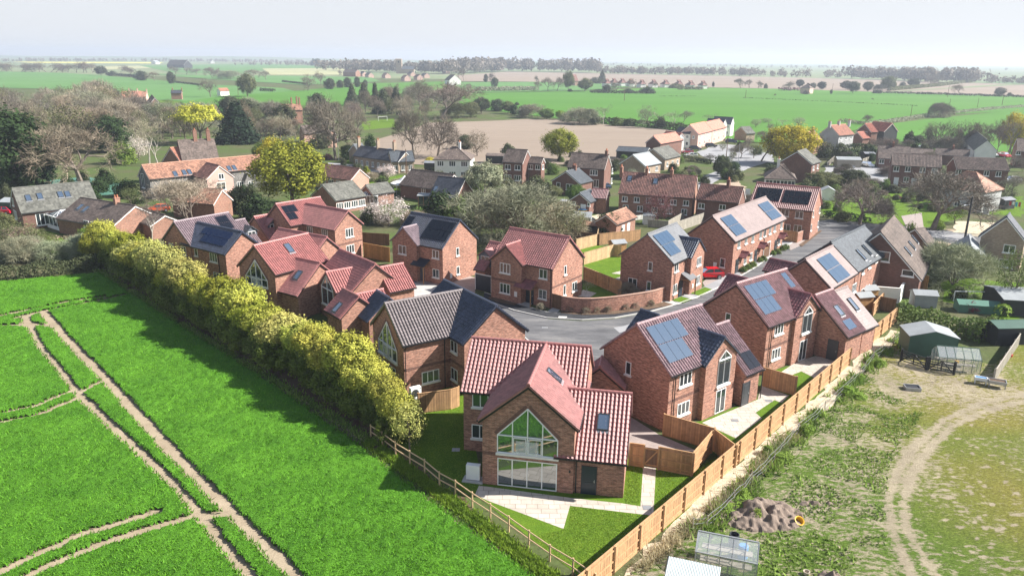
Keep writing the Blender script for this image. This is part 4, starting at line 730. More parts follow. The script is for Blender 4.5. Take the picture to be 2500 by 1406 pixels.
old('chapel_house', 'large brick house with a steep brown roof and three slim skylights', 'house', 'brick_brown', (None, t3(1778, 648), t3(1464, 340), t3(1562, 225), dk(ze=2.6, pitch=45, mat='tile_tanold', kind='flat')), (None, t3(1850, 435), t3(1710, 318), t3(1780, 312), dk(ze=2.9, pitch=35, mat='tile_brown', kind='flat')), sky=[(0, 'n', t3(1655, 478)), (0, 'n', t3(1683, 437)), (0, 'n', t3(1706, 395))], wins=[(0, 'a', t3(1483, 515), 1.6, 1.3, 1), (0, 'a', t3(1660, 635), 1.4, .8, 1)])
old('cottage', 'gabled brick cottage with scalloped white bargeboards at the right edge', 'cottage', 'brick_buff', (None, t3(2500, 435), t3(2420, 300), t3(2440, 270), dk(ze=4.4, pitch=48, mat='slate_dark', kind='flat', w=6.)), wins=[(0, 'a', t3(2385, 462), 1.5, 1.2, 2), (0, 'a', t3(2360, 565), 1.8, 1.2, 3)])
old('cottage', 'small low cottage with a pale slate roof left of the scalloped-gable cottage', 'cottage', 'brick_buff', (None, t3(2240, 585), t3(2185, 515), t3(2160, 420), dk(ze=2.4, pitch=40, mat='felt_grey', kind='flat', w=4.5)))
old('brick_garage', 'small red-roofed brick outhouse with white doors beside the round evergreen bush', 'outbuilding', 'brick_old', (None, t1(2080, 1312), t1(1990, 1243), t1(2135, 1192), dk(ze=2.7, pitch=33, mat='pantile_old')), doors=[(0, 'n', t1(2110, 1350), 'white'), (0, 'n', t1(2150, 1335), 'white')])
old('brick_house', 'dark-roofed brick house at the far right edge beside the parked red car', 'house', 'brick_brown', (None, t2(2410, 790), t2(2440, 695), t2(2560, 700), dk(ze=4.6, mat='tile_brown', kind='flat')), wins=[(0, 'n', t2(2450, 800), 1.2, 1.2, 2)])
old('cottage', 'brick cottage half hidden by bare twigs with a grey roof, behind the farmhouse wood', 'cottage', 'brick_pink', (None, t0(610, 650), t0(665, 605), t0(520, 610), dk(ze=3.4, mat='slate', kind='flat')), chim=[(0, t0(612, 600), 1.)])
old('cottage', 'steep-gabled cottage with white bargeboards among the trees left of centre', 'cottage', 'brick_pink', (None, t0(2200, 665), t0(2150, 605), t0(2260, 600), dk(ze=3., pitch=50, mat='tile_brown', kind='flat')))
old('cottage', 'orange brick gabled cottage behind the big dark-limbed bare tree', 'cottage', 'brick_pink', (None, t1(60, 690), t1(30, 635), t1(-60, 620), dk(ze=4., pitch=45, mat='tile_brown', kind='flat')))
old('cottage_row', 'old red-roofed farm cottages with a white wall at the foot of the green field', 'cottages', 'render_pink', (None, t0(885, 410), t0(865, 362), t0(1010, 360), dk(ze=4.4, mat='pantile_orange')), (None, t0(1040, 400), t0(985, 362), t0(1050, 362), dk(ze=4.2, mat='pantile_old')), chim=[(0, t0(918, 360), 1.4), (0, t0(973, 358), 1.4), (1, t0(1048, 362), 1.2)], rows=[(0, 'n', 4, 3.2, .9, 1., 2)])
old('cottage', 'dark-roofed cottage with two chimneys below the green field', 'cottage', 'brick_old', (None, t0(1230, 375), t0(1222, 353), t0(1300, 353), dk(ze=4.4, mat='slate_dark', kind='flat')), chim=[(0, t0(1225, 355), 1.3), (0, t0(1292, 355), 1.3)])
old('cottage', 'twin-gabled cottage with white bargeboards among the bare trees', 'cottage', 'brick_old', (None, t0(1060, 475), t0(1020, 455), t0(1085, 400), dk(ze=3.4, pitch=50, mat='tile_brown', kind='flat')), (None, t0(1145, 440), t0(1105, 408), t0(1085, 385), dk(ze=3.6, pitch=50, mat='tile_brown', kind='flat')))
old('cottage', 'pink-roofed white cottage beside the tall ivy-clad tree in the fields', 'cottage', 'render_white', (None, t0(1585, 360), t0(1560, 340), t0(1625, 338), dk(ze=3.6, mat='pantile_orange')))
old('manor_house', 'brick manor with tall chimneys seen over the treetops', 'house', 'brick_old', (None, t0(1990, 500), t0(2010, 455), t0(2150, 452), dk(ze=6., mat='pantile_old')), chim=[(0, t0(2068, 450), 2.6), (0, t0(2100, 448), 3.), (0, t0(2120, 448), 2.6)])
old('farm_barn', 'large grey-roofed barn alone on the far left fields', 'barn', 'boards_black', (None, t0(1245, 172), t0(1220, 136), t0(1342, 138), dk(ze=7., mat='tile_tanold', kind='flat', pitch=45)))
old('farm_house', 'tiny white gabled house on the far skyline left of centre', 'house', 'render_white', (None, t0(1543, 166), t0(1528, 146), t0(1526, 142), dk(ze=5., mat='slate', kind='flat', pitch=45, w=14)))
old('farm_house', 'tiny white farm with a dark tree on the far left skyline', 'farm', 'render_white', (None, t0(1135, 155), t0(1125, 140), t0(1095, 140), dk(ze=5., mat='felt_grey', kind='flat', pitch=35)))
# bungalow row in the distance
bt = t1
for i, (x, y) in enumerate(((2000, 300), (2050, 295), (2110, 296), (2170, 300), (2250, 305), (2335, 305), (2420, 306))):
    old('bungalow', ['white bungalow with dark pyramid roof in the distant row'][0], 'bungalow', 'render_white', (None, bt(x+30, y+6), bt(x+20, y-14), bt(x-20, y-14), dk(ze=3.5, pitch=40, mat='pantile_dark', kind='flat', hip=(1, 1), w=11)))
for i, (x, y) in enumerate(((25, 305), (110, 310), (200, 312))):
    old('bungalow', 'white bungalow with dark pyramid roof in the distant row', 'bungalow', 'render_white', (None, t2(x+28, y+8), t2(x+18, y-14), t2(x-20, y-14), dk(ze=3.5, pitch=40, mat='pantile_dark', kind='flat', hip=(1, 1), w=11)))
old('farm_house', 'pale farmhouse between two dark round trees on the far ploughed field', 'farmhouse', 'render_pink', (None, t2(960, 340), t2(970, 320), t2(900, 318), dk(ze=5., pitch=38, mat='tile_brown', kind='flat', hip=(1, 1), w=11)))
old('farm_house', 'house with a red gable among the hedgerow trees in the far centre', 'house', 'brick_pink', (None, t1(1800, 290), t1(1785, 265), t1(1760, 265), dk(ze=5., pitch=45, mat='pantile_dark', kind='flat', w=14)))
old('farm_house', 'white house at the left end of the tan field', 'house', 'render_white', (None, t1(890, 285), t1(885, 268), t1(850, 265), dk(ze=5., pitch=40, mat='tile_brown', kind='flat', w=14)))
old('terrace_row', 'distant dark-roofed terrace below the church', 'terrace', 'brick_old', (None, t1(210, 228), t1(213, 210), t1(122, 208), dk(ze=6., pitch=38, mat='tile_brown', kind='flat', w=11)))
for x, y, m_ in ((255, 225, 'tile_brown'), (300, 232, 'pantile_grey'), (420, 235, 'pantile_old'), (600, 225, 'tile_brown'), (650, 245, 'pantile_dark'), (700, 235, 'tile_brown'), (560, 250, 'pantile_old'), (850, 212, 'tile_brown')):
    old('cottage', 'small hazy village house near the foot of the church tower', 'house', 'render_pink', (None, t1(x+16, y+14), t1(x+11, y-4), t1(x-16, y-6), dk(ze=3.6, pitch=40, mat=m_, kind='flat', wr=8.5)))
# church
gx, gy = G(975, 180); r_ = root('church', 'pale stone church tower rising above the far wood', 'church', (gx, gy, 0)); D_ = math.hypot(gx, gy); hT = Zat((gx, gy), (975, 144)); wT = 13/FP*D_
m_ = MB(); m_.box(gx-wT/2, gx+wT/2, gy-wT/2, gy+wT/2, 0, hT-1.5)
for i in range(4): m_.box(gx-wT/2+i*wT/3.5, gx-wT/2+i*wT/3.5+wT/8, gy-wT/2-.1, gy+wT/2+.1, hT-1.5, hT)
m_.build('tower', 'brick_buff', r_); n_ = MB(); n_.poly([(gx+wT/2, gy-6, hT*.3), (gx+wT/2+22, gy-6, hT*.3), (gx+wT/2+22, gy, hT*.5), (gx+wT/2, gy, hT*.5)]); n_.poly([(gx+wT/2, gy+6, hT*.3), (gx+wT/2+22, gy+6, hT*.3), (gx+wT/2+22, gy, hT*.5), (gx+wT/2, gy, hT*.5)]); n_.build('nave_roof', 'slate', r_)
n_ = MB(); n_.box(gx+wT/2+.2, gx+wT/2+22, gy-5.6, gy+5.6, 0, hT*.3); n_.build('nave', 'brick_buff', r_)
n_ = MB(); n_.box(gx-1.5, gx+1.5, gy-wT/2-.2, gy-wT/2+.1, hT*.72, hT*.85); n_.build('belfry_opening', 'boards_black', r_)
# ---------------------------------------------------------------- ground, fields, roads, gardens
from mathutils.geometry import tessellate_polygon
def P2(pts): return [G(*p) for p in pts]
def area(name, mat, pts, z, px=True, jit=0., step=1.5, kind='structure'):
    p = [np.array(q, float) for q in (P2(pts) if px else pts)]
    if jit:
        o = []
        for i in range(len(p)):
            a, b_ = p[i], p[(i+1) % len(p)]; n = max(1, int(np.linalg.norm(b_-a)/step))
            for s_ in range(n): o.append(a+(b_-a)*s_/n+rng.normal(0, jit, 2))
        p = o
    V = np.array([[q[0], q[1], z] for q in p]); tr = tessellate_polygon([[Vector(v) for v in V]])
    F = []
    for f in tr:
        f = list(f); n = np.cross(V[f[1]]-V[f[0]], V[f[2]]-V[f[0]])
        F.append(f if n[2] > 0 else f[::-1])
    me = rawmesh(name, V, np.full(len(F), 3), np.array(F).ravel(), V[np.array(F).ravel(), :2]*1., None, [mat])
    ob = bpy.data.objects.new(name, me); COL.objects.link(ob); ob['kind'] = kind; return ob
gm = MB(); gm.poly([(-6500, -300, 0), (6500, -300, 0), (6500, 6600, 0), (-6500, 6600, 0)]); struct(gm.build('ground', 'ground_rough'))
area('field', 'field_far', [(-6400, 1100), (6400, 1100), (6400, 6500), (-6400, 6500)], .05, px=False)
area('field', 'field_green', [(1125, 229), (1420, 223), (1600, 215), (1760, 213), (2150, 226), (2500, 237), (2700, 240), (2700, 262), (2400, 275), (2250, 284), (2160, 298), (2040, 330), (1960, 350), (1800, 350), (1640, 318), (1480, 305), (1380, 292), (1130, 262)], .2, jit=1.5, step=40)
area('field', 'field_green', [(2180, 302), (2330, 285), (2500, 268), (2700, 262), (2700, 420), (2180, 352)], .16, jit=.5, step=20)
area('field', 'field_tan', [(1050, 300), (1170, 297), (1300, 291), (1400, 294), (1600, 312), (1700, 332), (1640, 350), (1560, 372), (1480, 400), (1100, 405), (960, 400), (900, 350)], .12, jit=.6, step=10)
area('field', 'field_tan', [(1100, 186), (1240, 176), (1500, 181), (2000, 192), (2500, 207), (2900, 216), (2900, 243), (2500, 236), (2150, 226), (1900, 218), (1650, 213), (1480, 207), (1330, 201), (1120, 199)], .3)
area('field', 'field_green2', [(1110, 202), (1310, 201), (1500, 206), (1560, 212), (1420, 222), (1140, 228), (1110, 220)], .35)
area('field', 'field_green2', [(-300, 172), (0, 175), (160, 179), (350, 193), (480, 206), (690, 216), (730, 226), (640, 240), (480, 250), (280, 240), (180, 220), (0, 215), (-200, 210)], .26)
area('field', 'field_green2', [(380, 184), (700, 186), (905, 190), (930, 200), (740, 208), (540, 196)], .34)
area('field', 'field_green', [(440, 250), (560, 236), (740, 222), (900, 205), (1100, 200), (1080, 225), (905, 245), (860, 258), (640, 275), (480, 280)], .42)
area('field', 'field_pale', [(640, 168), (900, 167), (885, 184), (660, 184)], .4); area('field', 'field_green2', [(340, 161), (640, 156), (830, 164), (800, 170), (640, 172), (600, 182), (420, 178)], .38)
area('field', 'field_yellow', [(30, 151.5), (400, 152.5), (390, 156), (90, 155)], .42); area('field', 'field_pale', [(200, 164), (400, 160), (420, 166), (230, 172)], .36)
area('field', 'field_far', [(2140, 228), (2170, 225), (2480, 205), (2900, 212), (2900, 216), (2500, 208)], .5)
# hills on the left horizon
hv = MB(); xs = np.linspace(-4300, 800, 60); hz = 14+5*np.sin(xs/430)+3*np.sin(xs/170+1); hz *= np.clip((800-xs)/2600, 0, 1)**.7
for i in range(59):
    x0, x1, a, b_ = xs[i], xs[i+1], hz[i], hz[i+1]
    hv.poly([(x0, 5000, 0), (x1, 5000, 0), (x1, 5500, b_), (x0, 5500, a)]); hv.poly([(x0, 5500, a), (x1, 5500, b_), (x1, 6300, b_*.9), (x0, 6300, a*.9)])
struct(hv.build('hills', 'field_far'))
# village roads
area('road', 'road_pale', [(1700, 372), (1760, 352), (1830, 358), (1885, 380), (1890, 400), (1850, 395), (1800, 410), (1740, 398)], .05, jit=.3, step=4)
area('road', 'road_pale', [(1840, 392), (1880, 395), (1790, 425), (1735, 450), (1700, 470), (1690, 440), (1760, 415)], .045, jit=.2, step=4)
area('road', 'road_pale', [(2010, 405), (2180, 410), (2190, 430), (2165, 465), (2120, 460), (2080, 432), (2010, 425)], .05, jit=.3, step=4)
area('road', 'road_pale', [(800, 398), (890, 403), (1010, 415), (1010, 424), (880, 420), (800, 410)], .05)
area('road', 'asphalt', [(1960, 545), (2030, 536), (2150, 548), (2300, 560), (2420, 585), (2600, 600), (2600, 640), (2430, 620), (2300, 590), (2170, 575), (2060, 590), (1990, 575)], .03)
area('yard', 'gravel', [(2330, 540), (2470, 545), (2480, 560), (2400, 580), (2330, 570)], .05, jit=.2)
area('yard', 'earth_pale', [(1690, 460), (1800, 440), (1830, 470), (1790, 490), (1700, 500)], .02, jit=.4)
area('yard', 'gravel', [(1385, 560), (1440, 530), (1475, 520), (1480, 560), (1440, 590), (1400, 585)], .03, jit=.2)
area('driveway', 'block_paving', [(2200, 528), (2250, 520), (2255, 555), (2215, 560)], .04)
# estate road with pavements
area('road', 'asphalt', [(1450, 990), (1458, 900), (1290, 835), (1205, 760), (1120, 722), (1020, 690), (1010, 735), (940, 715), (950, 680), (1090, 690), (1180, 735), (1260, 760), (1340, 779), (1420, 784), (1500, 779), (1590, 762), (1690, 728), (1760, 696), (1830, 655), (1890, 615), (1945, 575), (2000, 552), (2110, 565), (2050, 590), (1990, 615), (1900, 670), (1760, 760), (1560, 880), (1490, 960)], .02)
area('pavement', 'asphalt_dark', [(1183, 716), (1255, 743), (1335, 764), (1420, 769), (1500, 764), (1580, 749), (1640, 733), (1655, 742), (1590, 760), (1500, 776), (1420, 781), (1335, 776), (1255, 758), (1180, 731)], .10)
area('pavement', 'road_pale', [(1640, 733), (1700, 712), (1760, 680), (1830, 640), (1880, 608), (1950, 566), (1985, 556), (1992, 562), (1900, 612), (1845, 652), (1775, 692), (1705, 724), (1655, 742)], .10)
def kerb(pts, w=.15, z=.13):
    P_ = P2(pts); m_ = MB()
    for a, b_ in zip(P_[:-1], P_[1:]): m_.bar((*a, z/2), (*b_, z/2), w, z)
    return struct(m_.build('kerb', 'kerb'))
kerb([(1150, 720), (1180, 732), (1255, 759), (1335, 777), (1420, 782), (1500, 777), (1590, 761), (1655, 743), (1705, 725), (1775, 693), (1845, 653), (1900, 613), (1960, 578), (1992, 563)])
kerb([(1310, 842), (1290, 833), (1265, 812)]); kerb([(1183, 715), (1255, 742), (1335, 763), (1420, 768), (1500, 763), (1580, 748), (1640, 732)], .1, .12)
area('driveway', 'block_paving', [(1010, 640), (1160, 678), (1160, 715), (1120, 722), (1020, 705)], .035); area('driveway', 'concrete', [(1010, 690), (1080, 700), (1110, 715), (1060, 735), (1000, 725)], .045)
area('driveway', 'block_paving', [(1715, 690), (1770, 640), (1820, 665), (1760, 700), (1725, 708)], .03); area('driveway', 'block_paving', [(1535, 1015), (1610, 1062), (1700, 1100), (1600, 1140), (1535, 1120)], .03)
area('driveway', 'block_paving', [(1910, 590), (1955, 568), (1990, 575), (1960, 598), (1930, 612)], .06)
# gardens
area('lawn', 'lawn', [(905, 1040), (1040, 960), (1130, 935), (1180, 1190), (1150, 1210), (1010, 1110)], .012)
area('lawn', 'lawn', [(1150, 1200), (1190, 1170), (1540, 1120), (1700, 1150), (1745, 1120), (1790, 1140), (1660, 1262), (1470, 1418), (1430, 1418), (1290, 1310)], .016)
pa = a_
area('patio', 'paving', [pa(195, 1083), pa(168, 1145), pa(250, 1185), pa(775, 1380), pa(820, 1222), pa(1392, 1290), pa(1410, 955), pa(1322, 955), pa(1304, 1226), pa(1180, 1206), pa(840, 1170)], .022)
area('lawn', 'lawn', [b(905, 1165), b(1070, 1120), b(1700, 860), b(1990, 740), b(2200, 860), b(1360, 1500), b(1100, 1400)], .016)
area('patio', 'paving', [b(1070, 1140), b(1392, 1288), b(1640, 1100), b(1580, 1045), b(1760, 925), b(1830, 950), b(1900, 880), b(1640, 790), b(1600, 920)], .024)
area('lawn', 'lawn', [c(700, 1200), c(1400, 1000), c(1530, 1000), c(1180, 1400), c(900, 1500), c(640, 1350)], .014); area('patio', 'paving', [c(860, 1190), c(1010, 1090), c(1200, 1030), c(1420, 1060), c(1480, 1060), c(1200, 1255), c(1060, 1185), c(960, 1225)], .024)
area('lawn', 'lawn', [e(1190, 480), e(1480, 400), e(1600, 400), e(1700, 760), e(1600, 800), e(1190, 530)], .03); area('lawn', 'lawn', [e(1100, 350), e(1300, 290), e(1400, 300), e(1180, 370)], .03)
area('lawn', 'lawn', [e(1180, 680), e(1250, 660), e(1600, 830), e(1300, 850), e(1170, 790)], .03); area('path', 'paving', [e(1130, 810), e(1180, 740), e(1320, 775), e(1250, 820)], .036); area('path', 'paving', [e(1470, 575), e(1600, 540), e(1600, 590)], .04); area('path', 'paving', [e(1485, 632), e(1600, 600), e(1600, 650)], .04)
area('lawn', 'lawn', [e(2070, 855), e(2180, 815), e(2290, 845), e(2200, 880)], .12); area('lawn', 'lawn', [e(2270, 785), e(2420, 720), e(2500, 745), e(2380, 810)], .12)
area('path', 'concrete', [e(2010, 870), e(2060, 845), e(2160, 890), e(2110, 905)], .11); area('path', 'concrete', [e(510, 895), e(580, 860), e(660, 885), e(640, 925)], .12); area('path', 'concrete', [e(820, 965), e(880, 925), e(960, 940), e(910, 985)], .12); area('path', 'concrete', [e(2190, 790), e(2270, 800), e(2350, 830), e(2290, 845)], .11)
area('flower_bed', 'earth', [e(235, 815), e(300, 830), e(520, 890), e(480, 905), e(300, 870), e(215, 835)], .125); area('flower_bed', 'earth', [e(960, 960), e(1200, 985), e(1450, 970), e(1700, 935), e(2000, 870), e(2110, 900), e(1850, 945), e(1500, 995), e(1200, 1005), e(950, 985)], .125)
area('flower_bed', 'earth', [g(355, 580), g(450, 535), g(470, 545), g(375, 600)], .13); area('flower_bed', 'earth', [g(455, 520), g(500, 500), g(520, 512), g(480, 530)], .13); area('flower_bed', 'earth', [g(720, 420), g(850, 330), g(862, 335), g(740, 430)], .1)
# grass of the village gardens
LG = [[(2010, 480), (2090, 465), (2200, 470), (2330, 500), (2350, 530), (2250, 560), (2130, 552), (2010, 525)], [(2110, 560), (2150, 545), (2300, 562), (2290, 580), (2180, 570)], [(2300, 690), (2330, 675), (2490, 690), (2480, 760), (2300, 735)], [(2400, 770), (2500, 700), (2560, 720), (2480, 800)], [(560, 488), (620, 492), (700, 505), (650, 520), (560, 500)], [(0, 585), (90, 560), (230, 590), (230, 640), (0, 640)], [(880, 298), (960, 290), (970, 310), (890, 318)], [(830, 395), (860, 392), (860, 402), (830, 400)],
      [(900, 440), (1010, 425), (1060, 440), (1000, 475), (900, 470)], [(1770, 370), (1800, 372), (1790, 395), (1765, 395)], [(2060, 430), (2110, 420), (2160, 425), (2130, 440)], [(2250, 485), (2500, 480), (2500, 530), (2380, 520)], [(310, 225), (500, 240), (520, 262), (330, 262)]]
for q in LG: area('lawn', 'lawn', q, .018, jit=.35, step=2)
area('yard', 'earth_pale', [(2180, 555), (2330, 560), (2400, 600), (2380, 625), (2200, 580)], .012, jit=.2)
area('pavement', 'road_pale', [(2250, 562), (2370, 572), (2385, 588), (2360, 592), (2250, 578)], .09)
# sports court
area('sports_court', 'plastic_green', [(85, 445), (210, 432), (300, 450), (285, 475), (230, 480), (100, 470)], .06)
# gravel strip beside the long fence, soil heaps
FB = [(1462, 1428), (1492, 1404), (1543, 1370), (1592, 1325), (1637, 1286), (1681, 1247), (1758, 1176), (1791, 1144), (1823, 1113), (1854, 1086), (1885, 1062), (1912, 1036), (1938, 1012), (1963, 992), (1987, 970), (2009, 949), (2030, 930), (2049, 912), (2069, 895)]
F0, F1 = G(1492, 1404), G(2069, 895); FD = (F1-F0)/np.linalg.norm(F1-F0); FN = np.array([FD[1], -FD[0]])   # FN points to the paddock
fl = lambda s_, o: F0+FD*s_+FN*o
LF = np.linalg.norm(F1-F0)
wire_px = [(1690, 1300), (1725, 1295), (1790, 1233), (1834, 1185), (1889, 1131), (1947, 1062), (2012, 1008), (2097, 926), (2130, 885), (2180, 845), (2215, 812)]
gs = [fl(-12, .05), fl(LF+14, .05)]+[G(*p) for p in [(2215, 812), (2120, 890), (2085, 925), (2000, 1005), (1930, 1060), (1870, 1120), (1815, 1175), (1770, 1225), (1690, 1290), (1600, 1380), (1540, 1450)]]
area('gravel_strip', 'gravel', gs, .03, px=False, jit=.3, step=1.2)
area('earth_strip', 'earth', [(240, 655), (330, 712), (430, 775), (560, 855), (700, 945), (850, 1050), (1000, 1165), (1150, 1275), (1310, 1400), (1350, 1400), (1200, 1270), (1050, 1160), (905, 1050), (700, 900), (480, 760), (330, 680)], .015, jit=.25, step=1)
# paddock grid with masks
def pdist(X, Y, line):
    d = np.full(X.shape, 1e9)
    for a, b_ in zip(line[:-1], line[1:]):
        ab = b_-a; t = np.clip(((X-a[0])*ab[0]+(Y-a[1])*ab[1])/(ab@ab), 0, 1); d = np.minimum(d, np.hypot(X-a[0]-t*ab[0], Y-a[1]-t*ab[1]))
    return d
def inpoly(X, Y, poly):
    r_ = np.zeros(X.shape, bool); n = len(poly)
    for i in range(n):
        (x1, y1), (x2, y2) = poly[i], poly[(i+1) % n]; c_ = ((y1 > Y) != (y2 > Y)) & (X < (x2-x1)*(Y-y1)/(y2-y1+1e-12)+x1); r_ ^= c_
    return r_
def vnoise(X, Y, s, seed=0):
    r_ = np.random.default_rng(seed); N = 256; t = r_.random((N, N)); x, y = X/s+1000, Y/s+1000; i, q = np.floor(x).astype(int), np.floor(y).astype(int); fx, fy = x-i, y-q; fx = fx*fx*(3-2*fx); fy = fy*fy*(3-2*fy)
    g_ = lambda a, b_: t[a % N, b_ % N]
    return (g_(i, q)*(1-fx)+g_(i+1, q)*fx)*(1-fy)+(g_(i, q+1)*(1-fx)+g_(i+1, q+1)*fx)*fy
PAD = P2([(1480, 1440), (1690, 1290), (1790, 1233), (1889, 1131), (2012, 1008), (2097, 926), (2205, 812), (2230, 850), (2420, 890), (2470, 840), (2560, 800), (2750, 1000), (2700, 1500), (1470, 1500)])
cs = .3; pp = np.array(PAD); xs = np.arange(pp[:, 0].min(), pp[:, 0].max(), cs); ys = np.arange(pp[:, 1].min(), pp[:, 1].max(), cs); X, Y = np.meshgrid(xs, ys)
ins = inpoly(X, Y, PAD)
ruts = [P2([(2620, 950), (2500, 962), (2400, 985), (2310, 1025), (2240, 1085), (2190, 1150), (2168, 1220), (2178, 1300), (2230, 1420)]), P2([(2600, 975), (2480, 985), (2390, 1010), (2320, 1045), (2265, 1100), (2222, 1165), (2205, 1230), (2215, 1300), (2290, 1420)])]
bare = np.zeros(X.shape)
for r_ in ruts: bare = np.maximum(bare, np.clip(1.25-pdist(X, Y, r_)/.52, 0, 1.)*(.75+.5*vnoise(X, Y, 1.6, 41)))
cc = G(2290, 930); bare = np.maximum(bare, .62*np.clip(1.6-np.hypot((X-cc[0])/9, (Y-cc[1])/7), 0, 1)); cc = G(2060, 1090); bare = np.maximum(bare, .42*np.clip(1.5-np.hypot((X-cc[0])/6, (Y-cc[1])/11), 0, 1)); cc = G(1980, 1230); bare = np.maximum(bare, .42*np.clip(1.5-np.hypot((X-cc[0])/4, (Y-cc[1])/5), 0, 1))
bare = np.maximum(bare, np.where(X < G(2165, 1200)[0], .34, .1)); bare += .5*(vnoise(X, Y, 2.2, 3)-.45); dry = np.clip((X-G(2190, 1200)[0])/10+.2, 0, 1)*np.clip(.35+vnoise(X, Y, 5, 5), 0, 1)
for i in range(130):
    q = G(rng.uniform(2180, 2520), rng.uniform(1020, 1400))
    if q[0] > G(2215, 1200)[0]+.5: bare = np.maximum(bare, 1.1*np.clip(1.4-np.hypot((X-q[0])/rng.uniform(.12, .3), (Y-q[1])/.18), 0, 1))
zz = .03+.05*vnoise(X, Y, .8, 8)+.05*vnoise(X, Y, .35, 9)
idx = -np.ones(X.shape, int); idx[ins] = np.arange(ins.sum()); V = np.stack([X[ins], Y[ins], zz[ins]], 1)
q = np.stack([idx[:-1, :-1], idx[:-1, 1:], idx[1:, 1:], idx[1:, :-1]], -1).reshape(-1, 4); q = q[(q >= 0).all(1)]
me = rawmesh('paddock', V, np.full(len(q), 4), q.ravel(), None, None, ['paddock'], True)
for nm, ar in (('bare', bare), ('dry', dry)): me.attributes.new(nm, 'FLOAT', 'POINT').data.foreach_set('value', np.clip(ar[ins], -1, 1.2).astype(np.float32))
o = bpy.data.objects.new('paddock', me); COL.objects.link(o); struct(o)
# crop field
CROP = P2([(-260, 700), (0, 690), (100, 681), (245, 669), (330, 727), (430, 792), (560, 874), (700, 966), (850, 1072), (1000, 1188), (1150, 1300), (1300, 1412), (1350, 1450), (1200, 1520), (-500, 1520)])
area('crop_field', 'crop_soil', CROP, .01, px=False)
TR = [[(60, 775), (100, 850), (150, 910), (197, 970), (300, 1068), (430, 1190), (490, 1265), (600, 1400), (660, 1480)], [(105, 762), (160, 828), (232, 902), (330, 1008), (450, 1138), (565, 1255), (700, 1390), (780, 1480)],
      [(-200, 800), (0, 773), (85, 755), (171, 738), (253, 726)], [(40, 778), (99, 763), (154, 752), (256, 733), (300, 722)], [(-200, 830), (0, 797), (45, 795), (75, 800)], [(-200, 1065), (0, 1012), (90, 992), (165, 962)], [(-200, 1085), (0, 1034), (100, 1014), (195, 972)],
      [(-100, 1455), (0, 1400), (190, 1312), (385, 1252)], [(0, 1450), (90, 1398), (250, 1330), (400, 1285), (480, 1262)], [(60, 775), (105, 763)], [(190, 968), (238, 938)], [(480, 1262), (572, 1262)], [(60, 790), (130, 800)]]
TRW = [P2(t_) for t_ in TR]
cs = .19; pp = np.array(CROP); x0 = max(pp[:, 0].min(), -75); xs = np.arange(x0, pp[:, 0].max(), cs); ys = np.arange(pp[:, 1].min(), pp[:, 1].max(), cs); X, Y = np.meshgrid(xs, ys)
ins = inpoly(X, Y, CROP); td = np.full(X.shape, 1e9)
for i, t_ in enumerate(TRW): td = np.minimum(td, pdist(X, Y, t_)-(.33 if i == 0 else .43 if i == 1 else .27))
td += .14*(vnoise(X, Y, .5, 11)-.5)+.16*(vnoise(X, Y, 2.5, 12)-.5)
ok = ins & (td > 0); idx = -np.ones(X.shape, int); edge = ok & (td < .06)
hgt = .13+.18*vnoise(X, Y, .37, 13)+.05*vnoise(X, Y, 3, 14); hgt = np.where(edge, .03, hgt)
idx[ok] = np.arange(ok.sum()); V = np.stack([X[ok], Y[ok], hgt[ok]], 1); V[:, :2] += rng.normal(0, .04, (len(V), 2))
q = np.stack([idx[:-1, :-1], idx[:-1, 1:], idx[1:, 1:], idx[1:, :-1]], -1).reshape(-1, 4); q = q[(q >= 0).all(1)]
def blades(n, sampler, hmin, hmax, w, lean=.5):
    p = sampler(n); n = len(p); a = rng.uniform(0, 2*math.pi, n); hh = rng.uniform(hmin, hmax, n); dx = np.stack([np.cos(a), np.sin(a)], 1)*w/2; ln = rng.normal(0, lean, (n, 2))*hh[:, None]
    A = np.concatenate([p[:, :2]-dx, p[:, 2:3]], 1); B = np.concatenate([p[:, :2]+dx, p[:, 2:3]], 1); C_ = np.concatenate([p[:, :2]+ln, p[:, 2:3]+hh[:, None]], 1)
    return np.stack([A, B, C_], 1)
def crop_s(n):
    # denser towards the camera
    x = rng.uniform(xs[0], xs[-1], n); y = ys[0]+(ys[-1]-ys[0])*rng.random(n)**1.8; i = ((y-ys[0])/cs).astype(int).clip(0, len(ys)-1); j_ = ((x-xs[0])/cs).astype(int).clip(0, len(xs)-1)
    k_ = ok[i, j_] & (td[i, j_] > .05); return np.stack([x[k_], y[k_], hgt[i, j_][k_]*.5], 1)
bl = blades(460000, crop_s, .11, .29, .10, .5)
nb = len(bl); V2 = np.concatenate([V, bl.reshape(-1, 3)]); L = np.concatenate([np.full(len(q), 4), np.full(nb, 3)]); ix = np.concatenate([q.ravel(), np.arange(nb*3)+len(V)])
me = rawmesh('crop', V2, L, ix, None, np.concatenate([np.zeros(len(q)), np.ones(nb)]), ['crop_base', 'crop_leaf']); o = bpy.data.objects.new('young_wheat', me); COL.objects.link(o); o['kind'] = 'stuff'; o['label'] = 'bright green young wheat with pale tramlines'; o['category'] = 'crop'
print('crop', len(q), nb)
def tufts(name, mat, sampler, n, h0, h1, w, lean, label):
    t_ = blades(n, sampler, h0, h1, w, lean)
    me = rawmesh(name, t_.reshape(-1, 3), np.full(len(t_), 3), np.arange(len(t_)*3), None, None, [mat]); o = bpy.data.objects.new(name, me); COL.objects.link(o); o['kind'] = 'stuff'; o['label'] = label; o['category'] = 'grass'; return o
